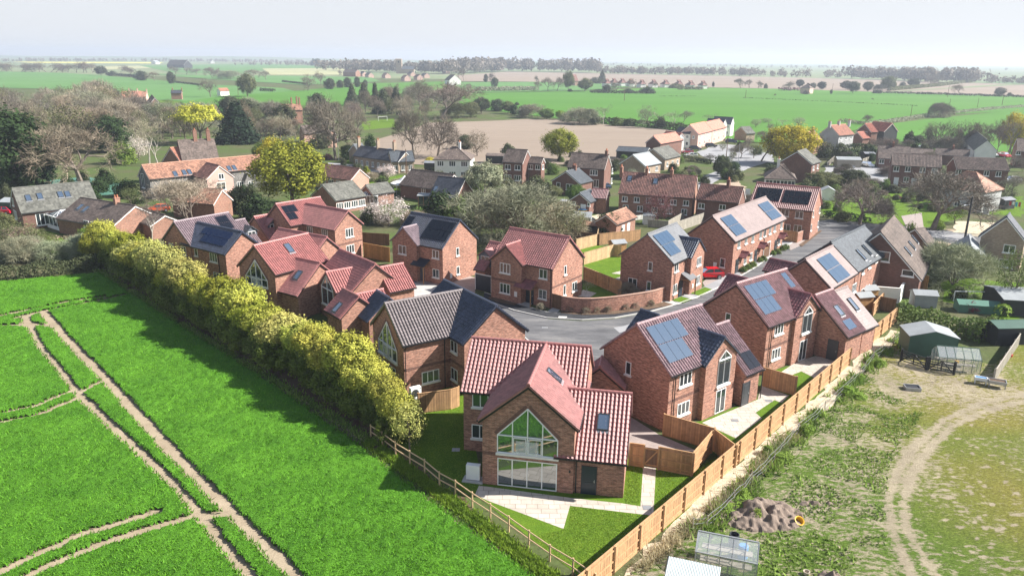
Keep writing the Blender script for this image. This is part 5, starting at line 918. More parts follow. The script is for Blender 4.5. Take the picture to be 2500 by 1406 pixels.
def along(line, wd, clump=.7):
    Ln = [np.array(p) for p in line]; seg = [np.linalg.norm(b_-a) for a, b_ in zip(Ln[:-1], Ln[1:])]; cum = np.cumsum(seg)
    def f(n):
        s_ = rng.random(n)*cum[-1]; i = np.searchsorted(cum, s_).clip(0, len(seg)-1); t = 1-(cum[i]-s_)/np.array(seg)[i]; A = np.array(Ln)[i]; B = np.array(Ln)[i+1]; p = A+(B-A)*t[:, None]; p += rng.normal(0, wd, (n, 2)); nz = vnoise(p[:, 0], p[:, 1], 1.3, 21); p = p[nz > clump*.6]
        return np.concatenate([p, np.full((len(p), 1), .02)], 1)
    return f
def inarea(poly, seed=31, th=.45, sc=1.6, z=.05):
    pp = np.array(poly)
    def f(n):
        x = rng.uniform(pp[:, 0].min(), pp[:, 0].max(), n); y = rng.uniform(pp[:, 1].min(), pp[:, 1].max(), n); k_ = inpoly(x, y, poly) & (vnoise(x, y, sc, seed) > th); return np.stack([x[k_], y[k_], np.full(k_.sum(), z)], 1)
    return f
tufts('weeds', 'weed_blade', along(P2(wire_px), .5), 6000, .15, .7, .16, .5, 'green weeds along the slack wire fence')
tufts('dry_grass', 'dry_blade', along(P2([(1560, 1390), (1640, 1330), (1730, 1260), (1800, 1200), (1870, 1130), (1950, 1060)]), .35), 3500, .25, .7, .07, .5, 'tall bleached dry grass beside the wire fence')
tufts('rough_grass', 'weed_blade', inarea(P2([(1700, 1290), (1889, 1131), (2012, 1008), (2110, 930), (2260, 1010), (2170, 1140), (2160, 1300), (2200, 1420), (1880, 1440)]), th=.5), 26000, .08, .28, .16, .6, 'patchy green weeds in the bare paddock')
tufts('verge_grass', 'weed_blade', along(P2([(240, 660), (430, 785), (700, 950), (900, 1075)]), .35, .3), 5000, .12, .35, .16, .5, 'dark grass verge between wheat and hedge')
tufts('verge_grass', 'lawn_blade', along(P2([(900, 1080), (1060, 1195), (1150, 1262), (1280, 1360), (1350, 1410)]), .3, .2), 18000, .1, .28, .09, .5, 'green grass bank between wheat and post fence')
tufts('dry_weeds', 'dry_blade', along(P2([(260, 672), (430, 780), (700, 948), (860, 1060), (1000, 1160)]), .12, .5), 1500, .03, .12, .12, .9, 'pale stones and dead stalks along the field edge')

# rubble and clods: small angular stones lying loose
def stones(name, sampler, n, s0, s1, mat, label):
    p = sampler(n); n = len(p); r_ = rng.uniform(s0, s1, (n, 1, 1)); v = rng.normal(0, 1, (n, 4, 3)); v /= np.linalg.norm(v, axis=2)[..., None]; v[..., 2] = np.abs(v[..., 2])*.7; V = p[:, None, :]+v*r_
    F = np.stack([V[:, [0, 1, 2]], V[:, [0, 2, 3]], V[:, [0, 3, 1]], V[:, [1, 3, 2]]], 1).reshape(-1, 3, 3); me = rawmesh(name, F.reshape(-1, 3), np.full(len(F), 3), np.arange(len(F)*3), None, None, [mat]); o = bpy.data.objects.new(name, me); COL.objects.link(o); o['kind'] = 'stuff'; o['label'] = label; o['category'] = 'rubble'
stones('rubble', inarea(gs, th=.2, sc=.8, z=.03), 12000, .03, .11, 'gravel', 'pale broken stones strewn along the new fence')
stones('clods', inarea(P2([(1700, 1290), (1889, 1131), (2012, 1008), (2120, 930), (2330, 900), (2400, 960), (2220, 1060), (2150, 1200), (2150, 1420), (1880, 1440)]), th=.42, sc=1.3, z=.05), 9000, .03, .12, 'earth_pale', 'dry clods of turned soil in the paddock')
rut_s = [np.array(q) for r_ in ruts for q in r_]

for px in ((1330, 800), (1490, 842), (1650, 762), (1395, 905)):
    q = G(*px); m_ = MB(); m_.box(q[0]-.35, q[0]+.35, q[1]-.3, q[1]+.3, 0, .036); o = m_.build('manhole_cover', 'metal_grey'); o['_px'] = px; tagm(o, {1330: 'dark drain cover near the kerb of the road bend', 1490: 'dark drain cover in the middle of the turning area', 1650: 'drain cover beside the pale pavement', 1395: 'drain cover on the road just behind the nearest house'}[px[0]], 'drain cover')
area('road_patch', 'road_pale', [(1500, 800), (1600, 782), (1610, 790), (1510, 812)], .0245, jit=.1, step=1); area('dropped_kerb', 'kerb', [e(925, 1035), e(935, 1018), e(1020, 1022), e(1012, 1038)], .15)

LW = P2([(1395, 1235), (1590, 1262), (1660, 1262), (1470, 1410), (1430, 1410), (1290, 1310), (1385, 1290)]), P2([(1530, 1142), (1565, 1145), (1560, 1232), (1524, 1228)]), P2([(1606, 1150), (1735, 1120), (1780, 1140), (1660, 1255), (1600, 1255)]), P2([(1010, 1000), (1128, 950), (1165, 1180), (1150, 1205), (1015, 1105)]), P2([b(905, 1165), b(1070, 1150), b(1390, 1295), b(1300, 1380)])
for i, q in enumerate(LW): tufts('lawn_grass', 'lawn_blade', inarea(q, seed=60+i, th=-1, sc=.9, z=.018), (26000, 4000, 12000, 12000, 6000)[i], .02, .05, .06, .8, ['short mown lawn beyond the patio', 'narrow strip of lawn beside the slab path', 'triangle of lawn between slab path and long fence', 'shaded lawn left of the nearest house', 'lawn strip behind the plain board fence'][i])
# ---------------------------------------------------------------- plants
def leafquads(c, n, size, outward, spread=.6):
    """c: centres (n,3); outward: preferred normals"""
    nr = outward+rng.normal(0, spread, (n, 3)); nr /= np.linalg.norm(nr, axis=1)[:, None]+1e-9
    t = np.cross(nr, rng.normal(0, 1, (n, 3))); t /= np.linalg.norm(t, axis=1)[:, None]+1e-9; bt = np.cross(nr, t); s = size*rng.uniform(.6, 1.3, (n, 1))/2
    return np.stack([c-t*s-bt*s*.7, c+t*s-bt*s*.7, c+t*s+bt*s*.7, c-t*s+bt*s*.7], 1)
def crown_pts(nc, per, rx, rz, cz, cr, shape='ball', seed=0):
    r_ = np.random.default_rng(seed); u = r_.normal(0, 1, (nc, 3)); u /= np.linalg.norm(u, axis=1)[:, None]; rad = r_.uniform(.45, 1.0, (nc, 1))**.6
    if shape == 'cone':
        h_ = r_.random(nc)**1.3; a = r_.uniform(0, 6.283, nc); rr = rx*(1-h_)*r_.uniform(.55, 1, nc)+.1; C_ = np.stack([np.cos(a)*rr, np.sin(a)*rr, cz-rz+h_*2*rz], 1); u = np.stack([np.cos(a), np.sin(a), np.full(nc, .4)], 1)
    elif shape == 'column':
        h_ = r_.random(nc); a = r_.uniform(0, 6.283, nc); lob = 1+.22*np.sin(a*3+seed)+.14*np.sin(a*5+h_*6); rr = rx*np.sqrt(np.clip(1-np.abs(h_*2-1)**3.2, 0.05, 1))*r_.uniform(.5, 1.08, nc)*lob; C_ = np.stack([np.cos(a)*rr, np.sin(a)*rr, cz-rz+h_*2*rz], 1); u = np.stack([np.cos(a), np.sin(a), (h_-.3)*1.6], 1)
    else:
        if shape == 'dome': u[:, 2] = np.abs(u[:, 2])
        C_ = u*rad*np.array([rx, rx, rz])+np.array([0, 0, cz]); C_ += r_.normal(0, rx*.06, C_.shape)
    v = r_.normal(0, 1, (nc, per, 3)); v /= np.linalg.norm(v, axis=2)[..., None]; v *= r_.random((nc, per, 1))**.4
    sz = cr*r_.uniform(.6, 1.4, (nc, 1, 1)); v[:, :, 2] *= 1.25 if shape != 'dome' else 1; v *= np.where(r_.random((nc, per, 1)) < .12, 1.6, 1.); pts = C_[:, None]+v*sz; out = v*.9+u[:, None]*.8+np.array([0, 0, .25])
    return pts.reshape(-1, 3), out.reshape(-1, 3)
def tmpl(name, crown, trunk=None):
    """hidden-from-nothing template: the first placement uses it, later ones copy it"""
    return dict(name=name, crown=crown, trunk=trunk, meshes=None)
def quadmesh(name, q, mat):
    k_ = q.shape[1]; return rawmesh(name, q.reshape(-1, 3), np.full(len(q), k_), np.arange(len(q)*k_), None, None, [mat])
def trunk_mb(h, r0, seed, limbs=5, spread=.5, base=.25):
    r_ = random.Random(seed); m_ = MB(); p = np.array([0, 0, 0.]); tips = []
    top = np.array([r_.uniform(-.3, .3), r_.uniform(-.3, .3), h*base]); m_.tube(p, top, r0, r0*.75, 7, False)
    for i in range(limbs):
        a = 6.283*i/limbs+r_.uniform(-.4, .4); e_ = top+np.array([math.cos(a)*h*spread*r_.uniform(.4, .8), math.sin(a)*h*spread*r_.uniform(.4, .8), h*r_.uniform(.2, .5)]); mid = (top+e_)/2+np.array([0, 0, -h*.04])
        m_.tube(top, mid, r0*.55, r0*.4, 5, False); m_.tube(mid, e_, r0*.4, r0*.12, 5, False)
    return m_
def bare_tree(seed, h=10., levels=5, spread=.75, br=(4, 4, 4, 4, 3), r0=.28, up=.35, twl=.55, tww=.03, per=5, trunkh=.2, multi=1):
    r_ = np.random.default_rng(seed); T_ = MB(); tw = []; segs = []
    def grow(p, d_, L, r, lv):
        n = 2 if lv < 3 else 1; q = p
        for s_ in range(n):
            d2 = d_+r_.normal(0, .16, 3); d2 /= np.linalg.norm(d2); q2 = q+d2*L/n; ra = r*(1-.35*s_/n); rb = r*(1-.35*(s_+1)/n); segs.append((q, q2, ra, rb, lv)); q = q2; d_ = d2
        if lv >= levels:
            for i in range(per):
                t_ = r_.random(); b0 = p+(q-p)*t_; dd = d_+r_.normal(0, .7, 3); dd[2] += .15; dd /= np.linalg.norm(dd); l_ = twl*r_.uniform(.5, 1.3); s2 = np.cross(dd, r_.normal(0, 1, 3)); s2 /= np.linalg.norm(s2); tw.append([b0-s2*tww/2, b0+s2*tww/2, b0+dd*l_+s2*tww*.2, b0+dd*l_-s2*tww*.2])
            return
        k_ = br[lv]
        for i in range(k_):
            a = 6.283*(i+r_.random()*.6)/k_; x = np.cross(d_, [0.3, .2, 1]); x /= np.linalg.norm(x)+1e-9; y = np.cross(d_, x); tilt = r_.uniform(.35, .95)*(1 if lv else spread*1.2)
            dd = d_*math.cos(tilt)+(x*math.cos(a)+y*math.sin(a))*math.sin(tilt); dd[2] += up*(.5 if lv else .3); dd /= np.linalg.norm(dd); st = q if lv == 0 or i < 2 else p+(q-p)*r_.uniform(.45, 1); grow(st, dd, L*r_.uniform(.62, .85)*(1.25 if lv == 0 else 1), r*.58, lv+1)
    for m0 in range(multi):
        d0 = np.array([r_.normal(0, .12 if multi == 1 else .35), r_.normal(0, .12 if multi == 1 else .35), 1.]); d0 /= np.linalg.norm(d0); grow(np.array([0, 0, 0.]), d0, h*trunkh, r0/math.sqrt(multi), 0)
    zmax = max(s_[1][2] for s_ in segs)*1.03; k_ = h/zmax
    hi = [s_ for s_ in segs if s_[4] <= 2]; lo = [s_ for s_ in segs if s_[4] > 2]
    for a, b_, ra, rb, lv in hi: T_.tube(a*k_, b_*k_, ra, rb, 5 if lv < 2 else 4, False)
    V3 = []
    for a, b_, ra, rb, lv in lo:
        a, b_ = a*k_, b_*k_; d_ = b_-a; d_ /= np.linalg.norm(d_)+1e-9; x = np.cross(d_, r_.normal(0, 1, 3)); x /= np.linalg.norm(x)+1e-9; w = max(ra, .018); V3.append([a-x*w, a+x*w, b_+x*w*.7, b_-x*w*.7])
    tw = np.array(tw)*k_
    return T_, np.concatenate([np.array(V3), tw])
TM = {}
def mk_leafy(key, nc, per, rx, rz, cz, cr, ls, shape='ball', seed=1, trunk=(10, .25, 5, .5, .25), bark='bark', spread=.6):
    p, o = crown_pts(nc, per, rx, rz, cz, cr, shape, seed); q = leafquads(p, len(p), ls, o, spread)
    cm = quadmesh('crown', q, 'leaf'); tm = None
    if trunk: tm = trunk_mb(trunk[0], trunk[1], seed, trunk[2], trunk[3], trunk[4]).mesh('trunk', [bark])
    TM[key] = (cm, tm)
def mk_bare(key, *a, bark='bark', **k_):
    T_, q = bare_tree(*a, **k_); TM[key] = (quadmesh('crown', q, 'twig'), T_.mesh('trunk', [bark]))
for i in range(3): mk_leafy(f'leafy{i}', 190, 80, 4.2, 4., 5.8, .85, .24, 'ball', 10+i)
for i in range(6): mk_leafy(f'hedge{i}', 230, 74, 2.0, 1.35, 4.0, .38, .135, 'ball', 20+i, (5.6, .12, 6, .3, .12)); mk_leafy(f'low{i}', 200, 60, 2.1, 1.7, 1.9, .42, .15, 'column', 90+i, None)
for i in range(2): mk_leafy(f'ever{i}', 200, 38, 3.6, 4.6, 4.9, .9, .33, 'column', 30+i, (9, .25, 4, .2, .2))
mk_leafy('conifer0', 220, 30, 2.9, 4.7, 5.2, .55, .3, 'cone', 40, (10, .18, 3, .1, .3)); mk_leafy('conifer1', 200, 34, 3.8, 4.6, 5.0, .75, .34, 'cone', 41, (10, .25, 3, .1, .3))
for i in range(2): mk_leafy(f'shrub{i}', 70, 34, 4.6, 8., 1.2, 1.6, .62, 'dome', 50+i, (4, .2, 5, .5, .2))
for i in range(2): mk_leafy(f'loose{i}', 150, 16, 4.5, 4., 5.6, 1., .24, 'ball', 60+i)
mk_leafy('willow0', 130, 60, 4.4, 3.4, 6., .8, .25, 'dome', 70, (10, .3, 6, .5, .3))
mk_bare('bare0', 1); mk_bare('bare1', 2, spread=.9, up=.25); mk_bare('bare2', 3, spread=.6, up=.5, br=(5, 4, 4, 3, 3)); mk_bare('oak0', 4, spread=1.1, up=.12, r0=.4, br=(6, 4, 4, 4, 2), trunkh=.16, twl=.7); mk_bare('oak1', 5, spread=1.0, up=.18, r0=.38, br=(5, 4, 4, 4, 3), trunkh=.18)
mk_bare('multi0', 6, multi=5, spread=.55, up=.5, br=(3, 3, 4, 3, 3), trunkh=.2, r0=.3); mk_bare('thin0', 7, spread=.35, up=.8, br=(3, 3, 3, 3, 3), r0=.16, trunkh=.3, bark='bark_pale'); mk_bare('bush0', 8, multi=7, spread=.8, up=.25, br=(3, 3, 3, 3, 3), trunkh=.14, r0=.25, per=9, twl=.8)
mk_bare('tall0', 9, spread=.3, up=.9, br=(3, 3, 3, 4, 3), r0=.2, trunkh=.33)
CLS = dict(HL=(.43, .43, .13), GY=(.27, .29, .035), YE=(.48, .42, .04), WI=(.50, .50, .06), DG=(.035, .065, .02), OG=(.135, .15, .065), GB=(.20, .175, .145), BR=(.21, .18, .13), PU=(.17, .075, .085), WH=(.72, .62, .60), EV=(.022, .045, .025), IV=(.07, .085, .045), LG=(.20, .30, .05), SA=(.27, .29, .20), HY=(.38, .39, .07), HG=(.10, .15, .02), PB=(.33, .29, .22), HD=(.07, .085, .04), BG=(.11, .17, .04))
PHR = dict(HL='pale golden', GY='yellow-green', YE='bright yellow', WI='pale yellow-green', DG='dark green', OG='olive green', GB='grey-brown', BR='brown', PU='plum purple', WH='white-blossomed', EV='blackish green', IV='dark ivy-clad', LG='fresh green', SA='sage green', HY='yellow-leaved', HG='green', PB='pale bare', HD='dark mixed', BG='mid green')
KN = dict(leafy='tree', hedge='hedge tree', ever='evergreen tree', conifer='conifer', shrub='shrub', loose='thin-leaved tree', willow='willow tree', bare='bare tree', oak='bare oak', multi='multi-stemmed bare tree', thin='bare birch', bush='bare bush', tall='slim bare tree')
KC = dict(leafy='tree', hedge='tree', ever='tree', conifer='tree', shrub='shrub', loose='tree', willow='tree', bare='tree', oak='tree', multi='tree', thin='tree', bush='shrub', tall='tree')
LM = []     # landmarks for labels
for o in THINGS:
    if o.name.startswith(('bungalow.01', 'cottage.01', 'cottage.02')): continue
KINDN = {}; TREES = []
HG10 = dict(hedge=5.2, shrub=10., willow=9.8)
def tree(x, yb, yt, w, key, col, group=None, label=None, jit=0, hmax=None, small=None):
    """x, foot y, top y, width in photo pixels"""
    gx, gy = G(x, yb); H_ = Zat((gx, gy), (x, yt)); D_ = math.sqrt(gx*gx+gy*gy+CH*CH); W = w/FP*D_
    if hmax: H_ = min(H_, hmax)
    return tree_w(gx, gy, max(H_, .8), W, key, col, group, label, (x, yb))
BASEW = dict(leafy=9.6, hedge=5., ever=7.8, conifer=6.2, shrub=11., loose=10.5, willow=10., bare=10., oak=14, multi=9., thin=5., bush=9., tall=5.)
def tree_w(gx, gy, H_, W, key, col, group=None, label=None, px=None):
    kind = key.rstrip('0123456789'); opts = [k_ for k_ in TM if k_.rstrip('0123456789') == kind]
    if key == kind: key = random.choice(opts)
    cm, tm = TM[key]; base = dict(hedge=5.2, shrub=9.).get(kind, 10.); sz = H_/base; sx = W/BASEW[kind]
    nm = dict(leafy='broadleaf_tree', hedge='hedge_tree', ever='evergreen_tree', conifer='conifer_tree', shrub='shrub', loose='spring_tree', willow='willow_tree', bare='bare_tree', oak='oak_tree', multi='multistem_tree', thin='birch_tree', bush='bare_bush', tall='bare_tree')[kind]
    r_ = root(nm, label or '', KC[kind], (gx, gy, 0), random.uniform(0, 6.28), group); r_.scale = (sx, sx, sz)
    co = bpy.data.objects.new('crown', cm); COL.objects.link(co); co.parent = r_; v = random.uniform(.85, 1.15); cc_ = CLS[col]; co.color = (*[x*v*random.uniform(.95, 1.05) for x in cc_], 1)
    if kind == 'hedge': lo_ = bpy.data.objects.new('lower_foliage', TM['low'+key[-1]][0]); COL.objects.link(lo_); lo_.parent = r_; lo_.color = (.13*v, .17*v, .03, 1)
    if tm: to = bpy.data.objects.new('trunk', tm); COL.objects.link(to); to.parent = r_
    if not label: TREES.append((r_, PHR[col].replace('pale bare', 'pale'), KN[kind], px or (0, 0), H_, group))
    return r_
# row of yellow hedge trees along the wheat
A_, B_ = G(262, 632), G(985, 1065); hl = [G(262, 632), G(420, 735), G(640, 855), G(800, 950), G(985, 1068)]
segs_ = [np.linalg.norm(q-p) for p, q in zip(hl[:-1], hl[1:])]; tot = sum(segs_); N = 27
for i in range(N):
    s_ = tot*i/(N-1); k_ = 0
    while k_ < 3 and s_ > segs_[k_]: s_ -= segs_[k_]; k_ += 1
    p = hl[k_]+(hl[k_+1]-hl[k_])*s_/segs_[k_]+np.array([random.uniform(-.4, .4), random.uniform(-.4, .4)])
    H_ = random.uniform(4.3, 6.1) if i < N-3 else (4.6, 4.2, 3.8)[i-N+3]
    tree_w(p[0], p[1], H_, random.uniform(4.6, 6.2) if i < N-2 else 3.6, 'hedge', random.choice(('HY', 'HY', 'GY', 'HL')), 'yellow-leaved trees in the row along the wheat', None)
tree_w(*G(1000, 1098), 4.3, 3.4, 'loose', 'HL', None, 'thin pale-stemmed small tree at the near end of the yellow hedge row')
tree(240, 645, 560, 75, 'leafy', 'GY', label='taller yellow-green tree at the far end of the hedge row')
VT = [(40, 460, 270, 140, 'ever', 'DG'), (95, 452, 330, 80, 'ever', 'EV'), (200, 455, 300, 235, 'oak', 'BR'), (275, 372, 285, 75, 'ever', 'DG'), (365, 400, 268, 60, 'thin0', 'PB'), (385, 405, 300, 50, 'thin0', 'PB'), (492, 352, 252, 115, 'willow', 'WI'), (582, 350, 250, 85, 'conifer1', 'EV'), (585, 345, 240, 60, 'bare', 'BR'), (820, 392, 228, 135, 'oak', 'GB'), (1010, 388, 262, 105, 'oak', 'GB'), (1068, 385, 270, 105, 'oak', 'GB'),
      (715, 505, 345, 195, 'leafy', 'GY'), (672, 440, 340, 80, 'leafy', 'YE'), (1165, 382, 318, 65, 'loose', 'BR'), (1135, 365, 330, 40, 'ever', 'IV'), (1366, 392, 315, 98, 'leafy', 'GY'), (1180, 505, 395, 110, 'willow', 'SA'), (1225, 470, 425, 60, 'loose', 'OG'), (1290, 600, 440, 235, 'multi', 'SA'), (1200, 565, 475, 100, 'loose', 'SA'), (1385, 590, 505, 110, 'loose', 'OG'), (1250, 590, 500, 120, 'bush', 'SA'), (1340, 580, 490, 110, 'bush', 'PB'), (1605, 548, 466, 92, 'loose', 'PU'), (1485, 578, 520, 58, 'ever', 'DG'), (1925, 402, 308, 132, 'leafy', 'YE'), (1858, 395, 292, 72, 'bare', 'GB'), (2003, 385, 325, 55, 'bare', 'BR'),
      (2098, 548, 440, 155, 'oak0', 'GB'), (2278, 562, 405, 235, 'oak1', 'GB'), (950, 552, 478, 115, 'loose', 'WH'), (905, 540, 500, 60, 'loose', 'WH'), (1075, 540, 470, 90, 'shrub', 'DG'), (1120, 545, 480, 90, 'shrub', 'BG'), (1160, 540, 470, 80, 'ever', 'DG'), (1020, 545, 505, 60, 'shrub', 'BG'), (470, 555, 432, 130, 'multi', 'PB'), (372, 600, 470, 48, 'thin', 'GB'), (2325, 695, 592, 108, 'bush', 'SA'), (2470, 745, 600, 90, 'loose', 'BG'), (45, 620, 535, 95, 'loose', 'OG'), (15, 600, 520, 60, 'leafy', 'OG'),
      (860, 258, 206, 30, 'conifer', 'IV'), (917, 262, 205, 34, 'conifer', 'IV'), (968, 268, 213, 34, 'conifer', 'IV'), (1078, 290, 195, 155, 'bare', 'GB'), (1025, 270, 190, 60, 'bare', 'GB'), (340, 392, 330, 55, 'loose', 'WH'), (300, 400, 350, 60, 'shrub', 'LG'), (945, 440, 400, 55, 'loose', 'WH'), (1125, 478, 440, 30, 'shrub', 'OG'), (1050, 398, 385, 30, 'shrub', 'YE'), (930, 472, 445, 60, 'loose', 'OG'), (1405, 500, 452, 55, 'leafy', 'BG'), (1350, 485, 455, 50, 'leafy', 'OG'), (1310, 470, 432, 70, 'shrub', 'HD'),
      (630, 535, 478, 80, 'shrub', 'DG'), (590, 520, 465, 60, 'shrub', 'HD'), (420, 440, 400, 60, 'shrub', 'LG'), (310, 480, 440, 60, 'shrub', 'DG'), (230, 620, 555, 60, 'leafy', 'LG'), (590, 470, 455, 26, 'shrub', 'PU'), (1465, 425, 402, 60, 'shrub', 'HD'), (1540, 450, 410, 40, 'loose', 'SA'), (1760, 430, 380, 50, 'leafy', 'HD'), (1790, 425, 395, 30, 'ever', 'DG'), (1640, 505, 490, 30, 'shrub', 'OG'), (1690, 395, 375, 40, 'loose', 'OG'), (2010, 460, 420, 90, 'leafy', 'OG'), (2080, 462, 415, 70, 'leafy', 'IV'), (2120, 475, 430, 60, 'bare', 'GB'), (2180, 430, 405, 40, 'bush', 'GB'),
      (2470, 480, 420, 80, 'bare', 'GB'), (2440, 500, 450, 70, 'loose', 'IV'), (2330, 545, 500, 55, 'loose', 'HG'), (2220, 590, 545, 30, 'shrub', 'HG'), (2180, 470, 450, 40, 'shrub', 'IV'), (2190, 485, 476, 22, 'shrub', 'PU'), (2055, 540, 515, 40, 'shrub', 'OG'), (2370, 760, 735, 40, 'shrub', 'PU'), (2340, 730, 700, 40, 'shrub', 'HD'), (2290, 560, 535, 30, 'shrub', 'LG'), (1715, 205, 200, 4, 'shrub', 'DG'), (2110, 305, 278, 25, 'bare', 'GB'), (2294, 287, 250, 32, 'bush', 'GB'), (1240, 380, 350, 40, 'shrub', 'HD'), (1280, 410, 395, 60, 'shrub', 'DG'), (1590, 470, 450, 30, 'shrub', 'SA'),
      (1760, 505, 480, 30, 'shrub', 'OG'), (2040, 345, 330, 30, 'shrub', 'HD'), (2240, 350, 330, 50, 'shrub', 'HD'), (30, 300, 250, 40, 'conifer', 'IV'), (780, 362, 330, 60, 'shrub', 'HD'), (560, 300, 280, 50, 'shrub', 'HD'), (700, 330, 300, 60, 'ever', 'IV'), (740, 395, 375, 50, 'loose', 'PU'), (800, 390, 376, 26, 'shrub', 'PU'), (895, 425, 405, 20, 'shrub', 'GY'), (640, 395, 350, 50, 'leafy', 'BG'), (760, 410, 380, 50, 'ever', 'DG'), (850, 390, 355, 40, 'ever', 'DG'), (905, 365, 330, 30, 'shrub', 'DG'), (1060, 415, 398, 44, 'shrub', 'BG'), (1190, 440, 420, 40, 'shrub', 'HD')]
for i in range(11): x = 2255+i*20; VT.append((x+random.uniform(-6, 6), 372+i*1.2, 285+random.uniform(-4, 14), 34, 'tall' if i % 3 else 'bare', 'GB'))
VT += [(2465, 375, 278, 60, 'leafy', 'YE'), (2305, 380, 330, 50, 'bush', 'GB'), (2400, 390, 360, 40, 'loose', 'SA')]
for v in VT: tree(*v)
FT = [(247, 185, 162, 28, 'leafy', 'IV'), (275, 186, 174, 20, 'shrub', 'HD'), (293, 178, 158, 26, 'bare', 'GB'), (320, 188, 160, 30, 'bare', 'GB'), (345, 197, 174, 26, 'ever', 'IV'), (377, 198, 174, 27, 'bare', 'BR'), (418, 205, 176, 18, 'ever', 'IV'), (430, 183, 160, 30, 'bare', 'GB'), (455, 183, 164, 26, 'bare', 'GB'), (480, 183, 166, 28, 'bare', 'GB'), (519, 192, 162, 30, 'bare', 'GB'), (541, 192, 165, 28, 'bare', 'GB'), (562, 194, 172, 34, 'bush', 'SA'), (622, 194, 168, 40, 'bare', 'BR'), (650, 196, 172, 26, 'bare', 'GB'), (605, 238, 181, 48, 'leafy', 'OG'), (514, 238, 190, 40, 'bare', 'GB'), (752, 223, 178, 30, 'bare', 'GB'), (784, 209, 172, 28, 'bare', 'GB'), (806, 219, 192, 25, 'ever', 'IV'), (831, 216, 196, 16, 'ever', 'IV'), (849, 215, 190, 18, 'ever', 'IV'), (872, 214, 188, 14, 'ever', 'IV'), (892, 214, 196, 12, 'ever', 'IV'), (827, 186, 170, 12, 'bare', 'GB'), (765, 161, 144, 14, 'conifer', 'EV'), (775, 161, 144, 18, 'leafy', 'EV'),
      (1132, 198, 165, 22, 'bare', 'GB'), (1186, 201, 182, 11, 'ever', 'IV'), (1204, 200, 175, 16, 'bare', 'GB'), (1208, 213, 190, 17, 'ever', 'IV'), (1146, 223, 203, 14, 'bare', 'GB'), (1310, 206, 183, 14, 'bare', 'GB'), (1316, 222, 196, 20, 'bare', 'GB'), (1338, 223, 187, 30, 'bare', 'GB'), (1360, 223, 186, 30, 'bare', 'GB'), (1387, 221, 175, 30, 'leafy', 'OG'), (1428, 224, 192, 40, 'leafy', 'OG'), (1470, 200, 171, 18, 'conifer', 'IV'), (1392, 225, 217, 14, 'shrub', 'DG'), (1465, 226, 218, 32, 'shrub', 'DG'), (1482, 226, 207, 20, 'ever', 'IV'), (1455, 205, 190, 40, 'shrub', 'HD'),
      (1175, 278, 238, 50, 'leafy', 'IV'), (1150, 285, 250, 44, 'leafy', 'OG'), (1120, 288, 252, 50, 'bush', 'OG'), (1215, 272, 243, 34, 'ever', 'IV'), (1240, 278, 248, 34, 'leafy', 'OG'), (1262, 258, 250, 12, 'shrub', 'IV'), (1255, 280, 256, 20, 'ever', 'DG'), (1278, 283, 258, 28, 'ever', 'IV'), (1300, 288, 254, 44, 'bush', 'SA'), (1335, 292, 266, 44, 'leafy', 'BG'), (1368, 293, 270, 28, 'leafy', 'LG'), (1385, 297, 282, 26, 'shrub', 'HD'), (1418, 303, 262, 60, 'bush', 'SA'), (1450, 305, 282, 34, 'shrub', 'HD'), (1472, 306, 252, 36, 'thin', 'SA'), (1507, 308, 286, 36, 'shrub', 'BG'), (1537, 309, 290, 30, 'shrub', 'HD'), (1585, 312, 252, 46, 'bare', 'SA'), (1612, 314, 285, 30, 'shrub', 'HD'), (1645, 316, 266, 36, 'thin', 'SA'), (1668, 300, 268, 36, 'bare', 'SA'), (1730, 305, 275, 26, 'thin', 'SA'), (1845, 312, 290, 30, 'loose', 'SA'), (1870, 300, 288, 36, 'loose', 'SA'), (1950, 310, 285, 36, 'loose', 'SA'), (1910, 308, 290, 22, 'thin', 'SA'),
      (1507, 227, 195, 24, 'bare', 'GB'), (1545, 216, 190, 22, 'bare', 'BR'), (1534, 228, 217, 26, 'shrub', 'DG'), (1580, 229, 213, 38, 'shrub', 'DG'), (1602, 215, 200, 16, 'bare', 'GB'), (1650, 216, 205, 40, 'shrub', 'OG'), (1715, 217, 210, 30, 'shrub', 'GB'), (1741, 213, 200, 6, 'ever', 'IV'), (1808, 216, 190, 26, 'bare', 'IV'), (1830, 216, 193, 18, 'bare', 'GB'), (1850, 216, 196, 18, 'bare', 'IV'), (1869, 217, 205, 10, 'shrub', 'IV'), (1925, 222, 197, 34, 'bare', 'GB'), (1952, 214, 195, 20, 'leafy', 'EV'), (1985, 216, 203, 14, 'ever', 'IV'), (1968, 231, 221, 16, 'shrub', 'GB'), (1892, 236, 229, 8, 'bare', 'GB'), (2006, 220, 200, 22, 'leafy', 'EV'), (2029, 230, 219, 6, 'ever', 'IV'), (2065, 220, 198, 30, 'leafy', 'IV'), (2082, 229, 199, 32, 'leafy', 'IV'), (2118, 224, 200, 24, 'leafy', 'IV'), (2168, 222, 187, 38, 'leafy', 'OG'), (2150, 222, 206, 20, 'bush', 'SA'), (2203, 217, 201, 13, 'ever', 'IV'), (2230, 216, 192, 28, 'leafy', 'IV'), (2268, 211, 190, 20, 'bare', 'GB'), (2290, 206, 178, 28, 'bare', 'GB'), (2343, 231, 205, 28, 'bare', 'BR'), (2440, 235, 214, 26, 'leafy', 'GB'), (2465, 235, 226, 12, 'shrub', 'IV'), (2140, 229, 220, 20, 'shrub', 'DG'), (2130, 245, 240, 6, 'bare', 'GB')]
for x in list(range(4, 230, 15)): FT.append((x+random.uniform(-4, 4), 175.5+x*.012, 150+random.uniform(-1, 5), 24+random.uniform(-2, 8), 'bare', 'GB'))
for v in FT: tree(*v)
